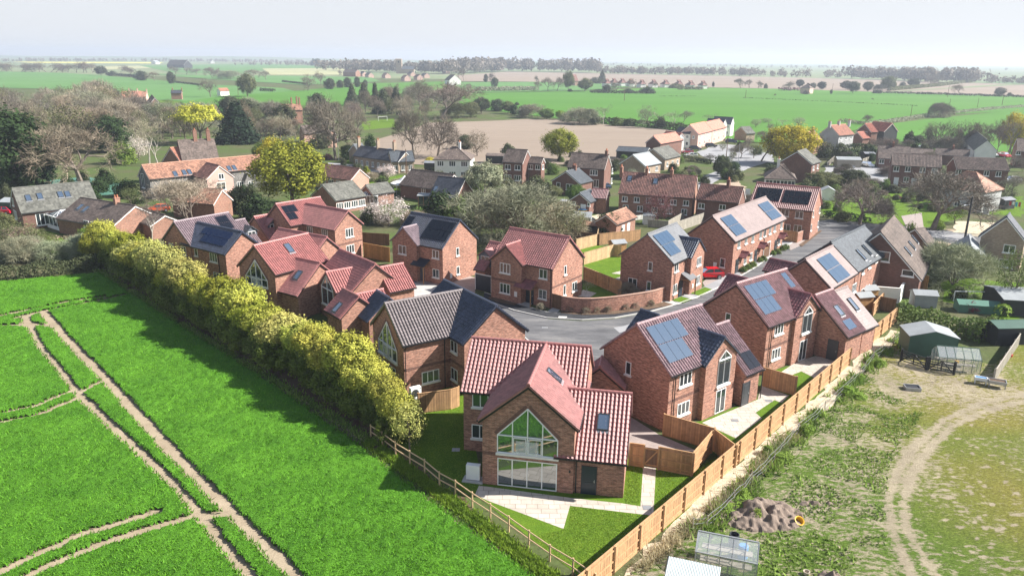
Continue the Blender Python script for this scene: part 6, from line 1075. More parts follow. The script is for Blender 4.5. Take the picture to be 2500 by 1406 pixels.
# woods of individual trees left and centre (they cannot be told apart)
foot = []
for o in THINGS: pass
def clear(gx, gy, m_=2.): return all(math.hypot(gx-q[0], gy-q[1]) > q[2]+m_ for q in FOOT)
FOOT = []
for o in THINGS:
    if o.get('category') in ('house', 'bungalow', 'barn', 'farmhouse', 'outbuilding', 'cottage', 'cottages', 'terrace', 'garage', 'houses', 'almshouses', 'annexe'): FOOT.append((o.location[0], o.location[1], 7.))
def wood(poly, n, kinds, hr, wr, group, label, hz_=0):
    P_ = np.array(P2(poly)); c_ = 0; tr_ = 0
    while c_ < n and tr_ < 4000:
        tr_ += 1; x, y = rng.uniform(P_[:, 0].min(), P_[:, 0].max()), rng.uniform(P_[:, 1].min(), P_[:, 1].max())
        if not inpoly(np.array([x]), np.array([y]), list(P_))[0] or not clear(x, y): continue
        kd, cl = random.choice(kinds); H_ = rng.uniform(*hr); tree_w(x, y, H_, H_*rng.uniform(*wr), kd, cl, f'{group}, {PHR[cl]}' if group.startswith('trees') else None, f'{PHR[cl].replace("pale bare", "pale")} {KN[kd]} {label}' if group.startswith('trees') else None); c_ += 1
bk = [('bare', 'GB'), ('bare', 'BR'), ('oak', 'BR'), ('bare', 'PB'), ('bare', 'GB'), ('loose', 'OG'), ('bush', 'SA')]
wood([(-60, 275), (160, 262), (300, 262), (330, 300), (300, 360), (120, 400), (-80, 420)], 60, bk+[('bare', 'GB'), ('bush', 'PB')], (10, 17), (.8, 1.1), 'trees in the left wood', 'in the dense wood at the left edge')
wood([(300, 285), (480, 290), (520, 300), (470, 345), (350, 350), (300, 330)], 28, bk, (7, 11.5), (.8, 1.1), 'trees behind the farmhouse', 'in the wood behind the two-chimneyed farmhouse')
wood([(560, 290), (860, 275), (900, 300), (860, 345), (700, 360), (600, 350)], 36, bk+[('ever', 'IV')], (6.5, 11), (.8, 1.1), 'trees in the central wood', 'in the wood left of the ploughed field')
wood([(880, 250), (1110, 235), (1120, 285), (1000, 300), (890, 290)], 32, bk+[('thin', 'PB'), ('conifer', 'IV')], (8, 13), (.7, 1.), 'trees at the field corner', 'in the copse at the top left corner of the ploughed field')
wood([(0, 600), (230, 600), (230, 650), (0, 655)], 12, [('bush', 'PB'), ('bush', 'SA'), ('loose', 'OG')], (2.5, 4), (.9, 1.2), 'bushes behind the wheat field hedge', 'in the garden behind the wheat field hedge')
# garden shrubs
wood([(860, 440), (1250, 440), (1250, 560), (900, 560)], 46, [('shrub', 'HD'), ('shrub', 'BG'), ('loose', 'OG'), ('bush', 'PB')], (1.5, 3.6), (.9, 1.5), 'garden shrubs behind the estate', 'in the old gardens behind the new estate')
wood([(1500, 330), (1700, 345), (2250, 345), (2300, 400), (1950, 420), (1900, 400), (1600, 400)], 30, [('shrub', 'HD'), ('bare', 'GB'), ('loose', 'OG'), ('shrub', 'DG')], (2., 5.), (.9, 1.3), 'garden shrubs far', 'x')
wood([(0, 440), (300, 430), (420, 480), (330, 520), (0, 520)], 16, [('shrub', 'HD'), ('shrub', 'DG'), ('loose', 'OG')], (2., 4.), (.9, 1.3), 'garden shrubs left', 'x')
wood([(1700, 500), (1960, 520), (1900, 540), (1640, 530)], 8, [('shrub', 'HD'), ('bush', 'GB')], (1.5, 3), (.9, 1.3), 'garden shrubs mid', 'x')
wood([(2050, 340), (2500, 345), (2500, 480), (2350, 470), (2100, 400)], 34, [('shrub', 'HD'), ('shrub', 'DG'), ('bare', 'GB'), ('bush', 'GB')], (2., 5.), (.9, 1.3), 'garden shrubs right', 'x')
wood([(1500, 420), (2200, 420), (2480, 520), (2100, 540), (1700, 470)], 62, [('shrub', 'HD'), ('shrub', 'BG'), ('bush', 'GB'), ('shrub', 'OG')], (1.2, 3.), (.9, 1.5), 'garden shrubs on the right of the village', 'in the gardens on the right of the village')
wood([(1250, 380), (1700, 395), (1650, 440), (1250, 430)], 34, [('shrub', 'HD'), ('shrub', 'BG'), ('bush', 'GB')], (1.2, 3.), (.9, 1.5), 'garden shrubs near the ploughed field', 'in the gardens beside the ploughed field')
wood([(620, 400), (900, 395), (900, 440), (700, 480), (560, 520), (400, 520), (560, 480)], 34, [('shrub', 'HD'), ('shrub', 'DG'), ('loose', 'OG')], (1.5, 3.5), (.9, 1.4), 'garden shrubs round the barns', 'in the gardens round the pantiled barns')
# far woods that read as one mass
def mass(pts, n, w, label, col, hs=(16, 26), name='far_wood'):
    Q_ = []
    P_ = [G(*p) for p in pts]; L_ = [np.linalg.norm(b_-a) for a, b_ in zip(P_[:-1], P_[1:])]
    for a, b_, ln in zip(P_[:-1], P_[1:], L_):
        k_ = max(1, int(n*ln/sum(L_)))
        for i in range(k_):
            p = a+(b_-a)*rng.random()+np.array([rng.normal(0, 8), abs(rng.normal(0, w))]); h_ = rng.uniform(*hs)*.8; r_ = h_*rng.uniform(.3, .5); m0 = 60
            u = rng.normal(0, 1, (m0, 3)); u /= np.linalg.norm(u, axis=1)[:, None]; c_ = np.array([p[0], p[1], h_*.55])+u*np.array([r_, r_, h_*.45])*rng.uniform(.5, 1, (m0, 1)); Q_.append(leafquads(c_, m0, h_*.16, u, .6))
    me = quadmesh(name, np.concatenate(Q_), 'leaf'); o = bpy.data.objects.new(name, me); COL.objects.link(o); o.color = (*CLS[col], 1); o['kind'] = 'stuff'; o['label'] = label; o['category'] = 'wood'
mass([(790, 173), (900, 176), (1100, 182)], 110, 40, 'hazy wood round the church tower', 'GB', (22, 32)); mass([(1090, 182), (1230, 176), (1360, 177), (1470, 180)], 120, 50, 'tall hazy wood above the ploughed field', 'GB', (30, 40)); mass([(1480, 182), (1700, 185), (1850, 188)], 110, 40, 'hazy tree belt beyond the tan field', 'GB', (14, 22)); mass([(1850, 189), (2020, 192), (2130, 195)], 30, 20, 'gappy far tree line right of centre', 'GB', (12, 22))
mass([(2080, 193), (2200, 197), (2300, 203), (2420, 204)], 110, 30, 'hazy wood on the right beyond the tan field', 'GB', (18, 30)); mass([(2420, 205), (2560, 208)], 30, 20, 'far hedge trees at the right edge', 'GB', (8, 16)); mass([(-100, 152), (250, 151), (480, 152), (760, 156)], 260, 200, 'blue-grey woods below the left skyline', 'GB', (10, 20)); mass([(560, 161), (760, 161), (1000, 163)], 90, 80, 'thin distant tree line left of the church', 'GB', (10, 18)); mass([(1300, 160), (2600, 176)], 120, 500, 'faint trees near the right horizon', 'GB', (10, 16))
# hedges
def hedge(pts, hgt, wd, col, label, dens=60, ls=.22, name='hedge'):
    P_ = [G(*p) for p in pts]; Q_ = []
    for a, b_ in zip(P_[:-1], P_[1:]):
        L_ = np.linalg.norm(b_-a); n = int(L_*dens*(hgt*2+wd)/3)+4; d_ = (b_-a)/max(L_, 1e-6); nn_ = np.array([-d_[1], d_[0]]); s_ = rng.random(n)*L_; th = rng.uniform(0, math.pi, n); x = np.cos(th); z = np.sin(th)**.5; z = np.where(rng.random(n) < .6, z, rng.random(n)); hn = hgt*(1+.25*(vnoise(s_, s_*0, 2.5, 3)-.5))
        c_ = np.stack([a[0]+d_[0]*s_+nn_[0]*x*wd/2, a[1]+d_[1]*s_+nn_[1]*x*wd/2, z*hn*.96], 1)+rng.normal(0, .06, (n, 3)); c_[:, 2] = np.abs(c_[:, 2]); ou = np.stack([nn_[0]*x, nn_[1]*x, z*.8], 1); Q_.append(leafquads(c_, n, ls, ou, .5))
    me = quadmesh(name, np.concatenate(Q_), 'leaf'); o = bpy.data.objects.new(name, me); COL.objects.link(o); o.color = (*CLS[col], 1); tagm(o, label, 'hedge'); return o
hedge([(-60, 692), (0, 686), (120, 674), (250, 655)], 2.0, 1.8, 'HD', 'long dark hedge closing the far end of the wheat field', 90)
hedge([(125, 597), (208, 588)], 1.3, 1.2, 'BR', 'clipped brown hedge in front of the white conservatory'); hedge([(2190, 785), (2260, 800), (2400, 835), (2425, 815)], 2.2, 2.2, 'BG', 'thick green hedge behind the dark green shed', 90)
hedge([(2440, 780), (2500, 720)], 1.6, 1.5, 'LG', 'clipped yellow-green hedge at the right edge'); hedge([(2058, 352), (2140, 352)], 2., 2., 'DG', 'clipped dark hedge, furthest of three by the white cars', 30, .35); hedge([(2045, 365), (2135, 368)], 2., 2., 'DG', 'clipped dark hedge, middle of three by the white cars', 30, .35); hedge([(2045, 380), (2130, 382)], 1.8, 2., 'DG', 'clipped dark hedge, nearest of three by the white cars', 30, .35)
hedge([(1960, 470), (2000, 462), (2150, 470)], 1.8, 2., 'DG', 'dark hedge bounding the orchard garden', 30, .35); hedge([(2010, 530), (2080, 535), (2120, 545)], 1., 1.5, 'DG', 'low dark hedge beside the main road', 40, .3); hedge([(1160, 224), (1310, 222)], 4., 5, 'SA', 'long pale hedge between the two far green fields', 6, 1.); hedge([(2130, 228), (2250, 231), (2500, 239)], 2., 2, 'IV', 'thin dark hedge along the far edge of the green field', 5, .9)
hedge([(2170, 223), (2290, 212), (2380, 200)], 4, 4, 'OG', 'pale diagonal hedge across the far tan field', 5, 1.); hedge([(690, 201), (750, 208)], 2., 2, 'IV', 'dark field hedge left of the ivy-clad trees', 5, .9); hedge([(430, 203), (490, 210)], 1.8, 2, 'IV', 'short dark hedge on the left green field', 5, .9); hedge([(260, 183), (345, 190)], 3, 4, 'IV', 'dark hedge under the left hedgerow trees', 5, 1.); hedge([(635, 223), (670, 225)], 2.5, 3, 'IV', 'short hedge near the tall ivy-clad field tree', 6, .8)
hedge([(1440, 228), (1500, 229), (1600, 230)], 2.5, 3, 'IV', 'dark hedge foot below the bungalow row', 6, .8); hedge([(1900, 222), (1985, 223)], 3, 3, 'PU', 'dark garden hedge round the pale far farmhouse', 6, .8); hedge([(1380, 294), (1480, 303), (1600, 313), (1680, 322)], 3., 3, 'HD', 'overgrown hedge between ploughed field and green field', 18, .5); hedge([(1655, 220), (1715, 220)], 3, 4, 'OG', 'green hedge before the distant bungalow row', 6, .9)
hedge([(2060, 298), (2100, 305), (2170, 300), (2260, 285), (2420, 268), (2500, 262)], 1.5, 5, 'SA', 'pale scrubby strip along the field ditch', 6, .6); hedge([(1650, 385), (1740, 402)], 1.2, 1.2, 'IV', 'low hedge by the village car park', 30, .4); hedge([(560, 500), (640, 495)], 1.6, 1.5, 'DG', 'dark hedge in front of the long barn', 40, .3); hedge([(1610, 236), (1700, 236)], .4, 1, 'IV', 'faint dark ditch line left end in the green field', 6, .5)
hedge([(1815, 240), (2000, 248), (2170, 256), (2240, 260)], .5, 1.2, 'IV', 'dark ditch line crossing the large green field', 6, .5)
hedge([(1875, 415), (1960, 440)], 1.6, 1.6, 'DG', 'dark hedge beside the plain brown brick house', 30, .35)
# small plants in the estate beds
for i, (x, y) in enumerate([e(1050, 965), e(1205, 985), e(1315, 975), e(1430, 970), e(1600, 945), e(1700, 930), e(1860, 905), e(750, 945)]): tree_w(*G(x, y), .9, .7, 'bush', 'PB', 'young plants below the curved brick wall', 'young twiggy plant in the bed below the curved brick wall')
for i, (x, y) in enumerate([g(380, 582), g(410, 565), g(440, 550), g(480, 520), g(505, 512), g(560, 478), g(590, 470), g(620, 450), g(640, 442)]): tree_w(*G(x, y), .8, 1.3, 'shrub', 'BG', 'small shrubs along the terrace fronts', 'small green shrub in the bed along the terrace front')
tree_w(*G(*e(1215, 790)), 2., 1.2, 'thin', 'PB', None, 'young bare sapling in the small garden between two brick houses'); tree_w(*G(*e(1640, 800)), 1.8, 1.8, 'bush', 'PB', None, 'pale twiggy bush just behind the curved brick wall')
for i in range(16):
    x, y = random.choice([(1900, 1120), (1935, 1085), (1960, 1060), (2000, 1030), (2040, 985), (1860, 1180), (1800, 1245), (1780, 1290), (1840, 1260), (2070, 960), (2110, 930), (2150, 890)]); tree_w(*(G(x, y)+rng.normal(0, .5, 2)), rng.uniform(.4, .9), rng.uniform(.9, 1.8), 'shrub', 'LG', None, None)
# ---------------------------------------------------------------- fences, walls, gates
m_, t_, b_n = newmat('wood_board'); b_n.inputs['Roughness'].default_value = .85; ge = node(t_, 'ShaderNodeNewGeometry'); oi = node(t_, 'ShaderNodeObjectInfo')
c_ = mixc(t_, 1., oi.outputs['Color'], ramp(t_, ge.outputs['Random Per Island'], [(0, .75), (1, 1.22)]), 'MULTIPLY'); c_ = mixc(t_, 1., c_, ramp(t_, noise(t_, objco(t_), 2.5, 4), [(.3, .8), (.7, 1.15)]), 'MULTIPLY'); t_.links.new(c_, b_n.inputs['Base Color'])
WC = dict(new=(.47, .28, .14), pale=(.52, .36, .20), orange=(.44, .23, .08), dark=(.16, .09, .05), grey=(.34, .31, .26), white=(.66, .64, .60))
def closeboard(pts, label, h=1.75, side=1, col='new', bay=2.9, z=0., px=True, cap=True, name='board_fence', gravel=True, bw=.11):
    P_ = [np.array(p, float) for p in (P2(pts) if px else pts)]; r_ = root(name, label, 'fence', (*P_[0], z)); cl = (*WC[col], 1)
    def B(m_, nm):
        if m_.P: o = m_.build(nm, 'wood_board', r_); o.color = cl
    for a, b2 in zip(P_[:-1], P_[1:]):
        L_ = np.linalg.norm(b2-a); n = max(1, round(L_/bay)); d_ = (b2-a)/L_; nn_ = np.array([d_[1], -d_[0]])*side; D3 = np.array([*d_, 0]); N3 = np.array([*nn_, 0]); Z_ = np.array([0, 0, 1.])
        for i in range(n):
            s0, s1 = L_*i/n, L_*(i+1)/n; m_ = MB(); k_ = max(2, int((s1-s0)/bw))
            for j_ in range(k_):
                c_ = np.array([*(a+d_*(s0+(s1-s0)*(j_+.5)/k_)), z+.1+h/2])-N3*.03+N3*(.008*(j_ % 2)); m_.obox(c_, D3*(s1-s0)/k_/2*.97, N3*.012, Z_*(h/2+random.uniform(-.008, .008)))
            if gravel: m_.obox(np.array([*(a+d_*(s0+s1)/2), z+.07]), D3*(s1-s0)/2, N3*.02, Z_*.07)
            if cap: m_.obox(np.array([*(a+d_*(s0+s1)/2), z+h+.13])-N3*.02, D3*(s1-s0)/2, N3*.045, Z_*.02)
            B(m_, 'board_panel'); ra = MB()
            for zz in (.35, h*.52, h-.1): m2 = MB(); m2.bar((*(a+d_*s0+nn_*.03), z+zz), (*(a+d_*s1+nn_*.03), z+zz), .05, .09); B(m2, 'rail')
            m3 = MB(); q = a+d_*s0+nn_*.05; m3.box(q[0]-.06, q[0]+.06, q[1]-.06, q[1]+.06, z, z+h+.17); B(m3, 'post')
        m3 = MB(); q = b2+nn_*.05; m3.box(q[0]-.06, q[0]+.06, q[1]-.06, q[1]+.06, z, z+h+.17); B(m3, 'post')
    return r_
closeboard([fl(-14, 0), fl(LF+.3, 0)], 'long new close-board fence running diagonally beside the stony strip', px=False, side=1)
closeboard([(2128, 838), (2187, 787)], 'short length of board fence beyond the two brick garages')
closeboard([(1618, 1062), (1740, 1098)], 'plain-faced board fence below the eight-panel solar house', side=-1)
closeboard([(1740, 1100), (1792, 1142)], 'short board fence joining the garden fence to the long one', side=-1)
closeboard([(1536, 1136), (1570, 1141)], 'short board fence left of the garden gate'); closeboard([(1606, 1146), (1688, 1162), (1735, 1105)], 'angled board fence right of the garden gate')
def gate(p0, p1, label, h=1.6, col='dark', z=0.):
    a, b2 = G(*p0), G(*p1); r_ = root('garden_gate', label, 'gate', (*a, z)); L_ = np.linalg.norm(b2-a); d_ = (b2-a)/L_; n_ = np.array([d_[1], -d_[0]]); m_ = MB(); k_ = int(L_/.1)
    for j_ in range(k_): m_.obox(np.array([*(a+d_*L_*(j_+.5)/k_), z+.1+h/2]), np.array([*d_, 0])*L_/k_/2*.96, np.array([*n_, 0])*.012, np.array([0, 0, h/2]))
    o = m_.build('boards', 'wood_board', r_); o.color = (*WC[col], 1); f_ = MB(); q = lambda s_, zz: (*(a+d_*L_*s_+n_*.03), z+zz)
    for u, v in (((0, .3), (1, .3)), ((0, h), (1, h)), ((0, .3), (1, h)), ((0, .3), (0, h)), ((1, .3), (1, h))): f_.bar(q(*u), q(*v), .05, .09)
    o = f_.build('brace', 'wood_board', r_); o.color = (*WC['new'], 1)
gate((1572, 1141), (1604, 1146), 'dark boarded garden gate with a diagonal brace at the end of the slab path')
closeboard([(1861, 942), (1940, 966)], 'plain board fence between the two solar-roofed houses', side=-1)
closeboard([(1055, 0+1000), (1128, 975)], 'brown board fence between the two nearest left houses', side=-1) if False else closeboard([a_(-220, 590), a_(0, 560), a_(60, 540)], 'brown board fence between the two nearest left houses', side=-1, col='new')
closeboard([e(1188, 640), e(1570, 800)], 'board fence with posts dividing two gardens behind the curved wall', side=1, z=0, col='new')
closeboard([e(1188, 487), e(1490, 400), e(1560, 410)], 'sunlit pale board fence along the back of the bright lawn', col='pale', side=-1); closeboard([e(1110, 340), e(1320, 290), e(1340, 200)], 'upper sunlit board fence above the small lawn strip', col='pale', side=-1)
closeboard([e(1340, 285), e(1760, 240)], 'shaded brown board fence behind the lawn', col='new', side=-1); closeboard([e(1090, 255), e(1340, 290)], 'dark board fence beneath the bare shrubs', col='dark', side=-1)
closeboard([(889, 628), (951, 640)], 'tall brown double gate fence between two brick houses', h=2.1, col='orange', side=-1); closeboard([(885, 596), (950, 600)], 'brown board fence in front of the rusty sheet roof', h=1.8, col='dark', side=-1)
closeboard([g(625, 395), g(705, 405)], 'short board fence beside the brick garden wall', col='new', side=1); closeboard([t3(1440, 690), t3(1790, 760)], 'orange board fence behind the washing line', col='orange', side=-1, h=1.8)
closeboard([t3(1440, 745), t3(1600, 790)], 'lower board fence in front of the washing line', col='new', side=-1); closeboard([t3(1310, 870), t3(1560, 920)], 'dark stained fence behind the tan-roofed garage', col='dark', side=-1, h=1.6); closeboard([t3(1400, 950), t3(1470, 875)], 'short sunlit fence end beside the white garden wall', col='new', h=1.6)
closeboard([t2(-330, 1290), t2(-230, 1280), t2(-150, 1215), t2(60, 1235)], 'low white picket fence behind the smooth-roofed house', h=.9, col='white', cap=False, gravel=False, bw=.2, side=-1, name='picket_fence')
closeboard([t2(-60, 1390), t2(195, 1300)], 'tall grey slatted fence left of the long terrace', h=1.7, col='grey', side=-1); closeboard([t2(-200, 1330), t2(-60, 1340), t2(60, 1270)], 'grey slatted fence below the purple tree', h=1.2, col='grey', side=-1)
closeboard([t3(2190, 1090), t3(2010, 1060)], 'row of weathered pallets behind the greenhouse', h=1., col='grey', side=1, bw=.25, gravel=False, cap=False); closeboard([(2485, 845), (2425, 935)], 'leaning weathered panel fence at the edge of the allotment', h=1.3, col='grey', side=1)
closeboard([t2(1080, 905), t2(1150, 840)], 'pale fence beside the open car port', h=1.3, col='grey', side=1); closeboard([t2(1330, 880), t2(1420, 850)], 'pale fence between the parked white cars', h=1.3, col='grey', side=1)
# brick walls
def bwall(pts, h, label, w=.22, mat='brick_red', cope='stone_sill', name='brick_wall', px=True):
    P_ = P2(pts); r_ = root(name, label, 'wall', (*P_[0], 0)); m_ = MB(); c_ = MB()
    for i, (a, b2) in enumerate(zip(P_[:-1], P_[1:])):
        m_.bar((*a, h/2), (*b2, h/2), w, h); c_.bar((*a, h+.03), (*b2, h+.03), w+.06+.002*i, .07)
    m_.build('brickwork', mat, r_); c_.build('coping', cope, r_); return r_
def arc(p, n=5):
    o = []
    for i in range(len(p)-1):
        for k_ in range(n):
            t = k_/n; p0 = np.array(p[max(i-1, 0)]); p1 = np.array(p[i]); p2 = np.array(p[i+1]); p3 = np.array(p[min(i+2, len(p)-1)]); o.append(tuple(.5*(2*p1+(p2-p0)*t+(2*p0-5*p1+4*p2-p3)*t*t+(3*p1-p0-3*p2+p3)*t**3)))
    return o+[p[-1]]
bwall(arc([e(962, 955), e(1100, 975), e(1250, 980), e(1450, 965), e(1650, 938), e(1850, 905), e(1958, 875), e(2020, 840)]), 1.85, 'tall curved brick garden wall with pale coping on the inside of the road bend', cope='brick_pink')
bwall([g(705, 405), g(775, 370)], 1.6, 'short brick garden wall with coping beside the junction house', cope='brick_pink')
bwall([t3(1350, 830), t3(1590, 850), t3(1620, 800)], 1.9, 'white rendered garden wall with three round mirrors on it', mat='render_white'); bwall([(1080, 408), (1160, 410)], 1., 'low dark wall before the white hip-roofed house', mat='brick_brown')
closeboard([e(870, 930), e(962, 955)], 'narrow dark timber gate at the left end of the curved wall', h=1.75, col='dark', bay=1.2, side=1, name='wall_gate')
# post and rail fence
PRF = [(900, 1060), (906, 1069), (934, 1087), (966, 1112), (1001, 1134), (1037, 1156), (1073, 1187), (1112, 1208), (1153, 1238), (1197, 1267), (1242, 1298), (1291, 1334), (1342, 1370), (1398, 1404), (1452, 1442)]
pr = P2(PRF[1:]); r_ = root('post_and_rail_fence', 'two-rail timber fence between the green bank and the nearest garden', 'fence', (*pr[0], 0))
for i, p in enumerate(pr):
    m_ = MB(); m_.tube((*p, 0), (*p, 1.2), .06, .055, 7); m_.build('post', 'wood_pale', r_)
    if i < len(pr)-1:
        for zz in (.55, 1.08): m_ = MB(); m_.tube((*p, zz), (*pr[i+1], zz), .045, n=6); m_.build('rail', 'wood_pale', r_)
# wire fence
wp = P2(wire_px); r_ = root('wire_fence', 'slack pale wire fence on thin posts along the paddock edge', 'fence', (*wp[0], 0))
for p in wp: m_ = MB(); m_.tube((*p, 0), (*p, 1.15), .035, n=6); m_.build('post', 'wood_grey', r_)
for zz in (.35, .7, 1.05):
    m_ = MB()
    for a, b2 in zip(wp[:-1], wp[1:]):
        n = 6; pts = [(*(a+(b2-a)*k_/n+rng.normal(0, .03, 2)), zz-.1*math.sin(math.pi*k_/n)) for k_ in range(n+1)]
        for p_, q in zip(pts[:-1], pts[1:]): m_.bar(p_, q, .022)
    m_.build('wire', 'metal_grey', r_)
# field gate
def fieldgate(p0, p1, label):
    a, b2 = G(*p0), G(*p1); r_ = root('field_gate', label, 'gate', (*a, 0)); q = lambda s_, z: (*(a+(b2-a)*s_), z); m_ = MB()
    for z in (.25, .5, .75, 1., 1.25): m_.bar(q(.04, z), q(.96, z), .05, .08)
    for u, v in (((.04, .25), (.04, 1.3)), ((.96, .25), (.96, 1.3)), ((.04, .25), (.5, 1.25)), ((.5, 1.25), (.96, .25)), ((.5, .25), (.5, 1.25))): m_.bar(q(*u), q(*v), .06, .09)
    m_.build('gate_leaf', 'boards_black', r_)
    for s_ in (0, 1): m_ = MB(); m_.bar(q(s_, 0), q(s_, 1.45), .16); m_.build('gate_post', 'boards_black', r_)
fieldgate(t3(1605, 1270), t3(1785, 1330), 'left leaf of the dark five-bar field gate by the allotment'); fieldgate(t3(1800, 1330), t3(1985, 1368), 'right leaf of the dark five-bar field gate by the greenhouse')
# ---------------------------------------------------------------- sheds, greenhouses, garden things
def shed(corner, yaw, w, dp, he, hr, label, wallm='green_paint', roofm='felt_grey', ov=.12, name='shed', ridge='u', door=None, cat='shed'):
    a = G(*corner); t = R(yaw); U = np.array([math.cos(t), math.sin(t)]); V = np.array([-math.sin(t), math.cos(t)]); q = lambda u, v, z: np.array([*(a+U*u+V*v), z]); r_ = root(name, label, cat, (*(a+U*w/2+V*dp/2), 0), t); m_ = MB()
    if ridge == 'u':
        for u in (0, w): m_.poly([q(u, 0, 0), q(u, dp, 0), q(u, dp, he), q(u, dp/2, hr), q(u, 0, he)])
        for v in (0, dp): m_.poly([q(0, v, 0), q(w, v, 0), q(w, v, he), q(0, v, he)])
    else:
        for v in (0, dp): m_.poly([q(0, v, 0), q(w, v, 0), q(w, v, he), q(w/2, v, hr), q(0, v, he)])
        for u in (0, w): m_.poly([q(u, 0, 0), q(u, dp, 0), q(u, dp, he), q(u, 0, he)])
    m_.build('wall', wallm, r_); f_ = MB(); Z_ = np.array([0, 0, .05])
    for s_ in (0, 1):
        if ridge == 'u': P_ = [q(-ov, dp/2, hr+.03), q(w+ov, dp/2, hr+.03), q(w+ov, (dp+ov) if s_ else -ov, he-.03), q(-ov, (dp+ov) if s_ else -ov, he-.03)]
        else: P_ = [q(w/2, -ov, hr+.03), q(w/2, dp+ov, hr+.03), q((w+ov) if s_ else -ov, dp+ov, he-.03), q((w+ov) if s_ else -ov, -ov, he-.03)]
        f_.poly([p+Z_ for p in P_]); f_.poly(P_)
        for i in range(4): f_.poly([P_[i], P_[(i+1) % 4], P_[(i+1) % 4]+Z_, P_[i]+Z_])
    f_.build('roof', roofm, r_)
    if door: m_ = MB(); m_.poly([q(w*.4, -.02, .05), q(w*.4+.8, -.02, .05), q(w*.4+.8, -.02, 1.85), q(w*.4, -.02, 1.85)]); m_.poly([q(w*.4, -.04, .05), q(w*.4+.8, -.04, .05), q(w*.4+.8, -.04, 1.85), q(w*.4, -.04, 1.85)]); m_.build('door', door, r_)
    return r_
shed((2305, 852), 170, 4.6, 3.2, 2.3, 2.9, 'dark green metal shed with a grey gabled roof behind the field gate', ridge='v')
shed((2445, 770), -10, 5., 6., 2., 2.5, 'long shed with a pale sheet roof at the right edge', 'boards_black', 'felt_grey'); shed((2430, 845), 5, 5., 2.6, 2., 2.35, 'black shed with a green felt roof at the right edge', 'boards_black', 'green_paint')
shed(t3(1700, 880), -10, 2.6, 2., 1.6, 2., 'small grey shed at the corner of the hedge', 'felt_grey'); shed(t3(1040, 115), -15, 2.6, 3., 2.1, 2.8, 'small white garden shed behind the solar-roofed junction house', 'render_white', 'felt_grey', ridge='v')
shed((2095, 760), 15, 2., 1.6, 1.7, 2.1, 'small grey-roofed playhouse, left of two by the white garden wall', 'wood_new', 'felt_grey', name='playhouse'); shed((2108, 742), 15, 2., 1.6, 1.7, 2.1, 'small grey-roofed playhouse, behind the other by the white wall', 'wood_new', 'felt_grey', name='playhouse')
shed(e(1490, 385), 20, 2.2, 1.8, 1.7, 2.1, 'small timber shed in the corner of the bright lawn', 'wood_new', 'felt_grey'); shed((2450, 512), 20, 3., 2.4, 1.9, 2.3, 'dark shed behind the washing line garden', 'boards_black', 'lead')
shed(t3(2020, 915), -12, 5., 2., 1., 1.35, 'low green polytunnel on the lawn behind the thick hedge', 'plastic_green', 'plastic_green', name='garden_tunnel'); shed(t1(1130, 880), -10, 5., 4., 2.3, 2.8, 'dark low garage left of the solar brick house', 'boards_black', 'tile_brown')
shed(t1(690, 930), -8, 4., 3., 2.1, 2.5, 'dark flat shed beside the white house', 'boards_black', 'lead'); shed(t1(1665, 1215), -12, 3.4, 2., 1.9, 2.1, 'pale green storage container near the yellow bins', 'plastic_green', 'felt_grey'); shed(t2(-230, 1315), 0, 2., 1.6, 1.6, 2., 'white playhouse by the picket fence', 'render_white', 'felt_grey')
shed(t2(1150, 905), -8, 6.5, 4., 2.2, 2.8, 'open car port with a ragged grey roof', 'wood_grey', 'felt_grey', name='carport'); shed(t2(1350, 860), -5, 3., 4., 2.2, 2.5, 'dark garage behind the parked white car', 'boards_black', 'lead'); shed(j(1600, 365), -20, 7.5, 3., 2., 2.3, 'rusty sheet-roofed lean-to behind the brown fence', 'boards_black', 'rust', name='lean_to'); shed(j(1570, 320), -10, 4, 3, 2.2, 2.9, 'pale rounded shelter at the end of the rusty roof', 'felt_grey', 'felt_grey')
shed(t2(2040, 1240), -5, 2, 1.5, 1.7, 1.9, 'wooden shed beneath the big bare oak', 'wood_grey', 'felt_grey'); shed(t0(0, 1240), -5, 4.5, 4, 2.3, 2.8, 'green garage at the left edge beside the red car', 'green_paint', 'felt_grey')
def greenhouse(corner, yaw, w, dp, he, hr, label, frame='metal_white', n=5):
    a = G(*corner); t = R(yaw); U = np.array([math.cos(t), math.sin(t)]); V = np.array([-math.sin(t), math.cos(t)]); q = lambda u, v, z: np.array([*(a+U*u+V*v), z]); r_ = root('greenhouse', label, 'greenhouse', (*(a+U*w/2+V*dp/2), 0), t); f_ = MB(); g_ = MB(); s_ = .035
    for i in range(n+1):
        u = w*i/n
        for v in (0, dp): f_.bar(q(u, v, 0), q(u, v, he), s_); f_.bar(q(u, v, he), q(u, dp/2, hr), s_)
    for v, z in ((0, .03), (dp, .03), (0, he), (dp, he), (dp/2, hr)): f_.bar(q(0, v, z), q(w, v, z), .06)
    for u in (0, w):
        f_.bar(q(u, 0, .03), q(u, dp, .03), .06); f_.bar(q(u, 0, he), q(u, dp, he), s_)
        for k_ in (.35, .65): f_.bar(q(u, dp*k_, 0), q(u, dp*k_, he+(hr-he)*.7), s_)
        g_.poly([q(u, 0, 0), q(u, dp, 0), q(u, dp, he), q(u, dp/2, hr), q(u, 0, he)])
    for v in (0, dp): g_.poly([q(0, v, 0), q(w, v, 0), q(w, v, he), q(0, v, he)]); g_.poly([q(0, v, he), q(w, v, he), q(w, dp/2, hr), q(0, dp/2, hr)])
    f_.build('frame', frame, r_); g_.build('glazing', 'glass_clear', r_); b2 = MB()
    for v in (.2, dp-.7): b2.obox(q(w/2, v+.25, .75), np.array([*U, 0])*w*.42, np.array([*V, 0])*.25, np.array([0, 0, .03]))
    b2.build('staging', 'wood_grey', r_); return r_
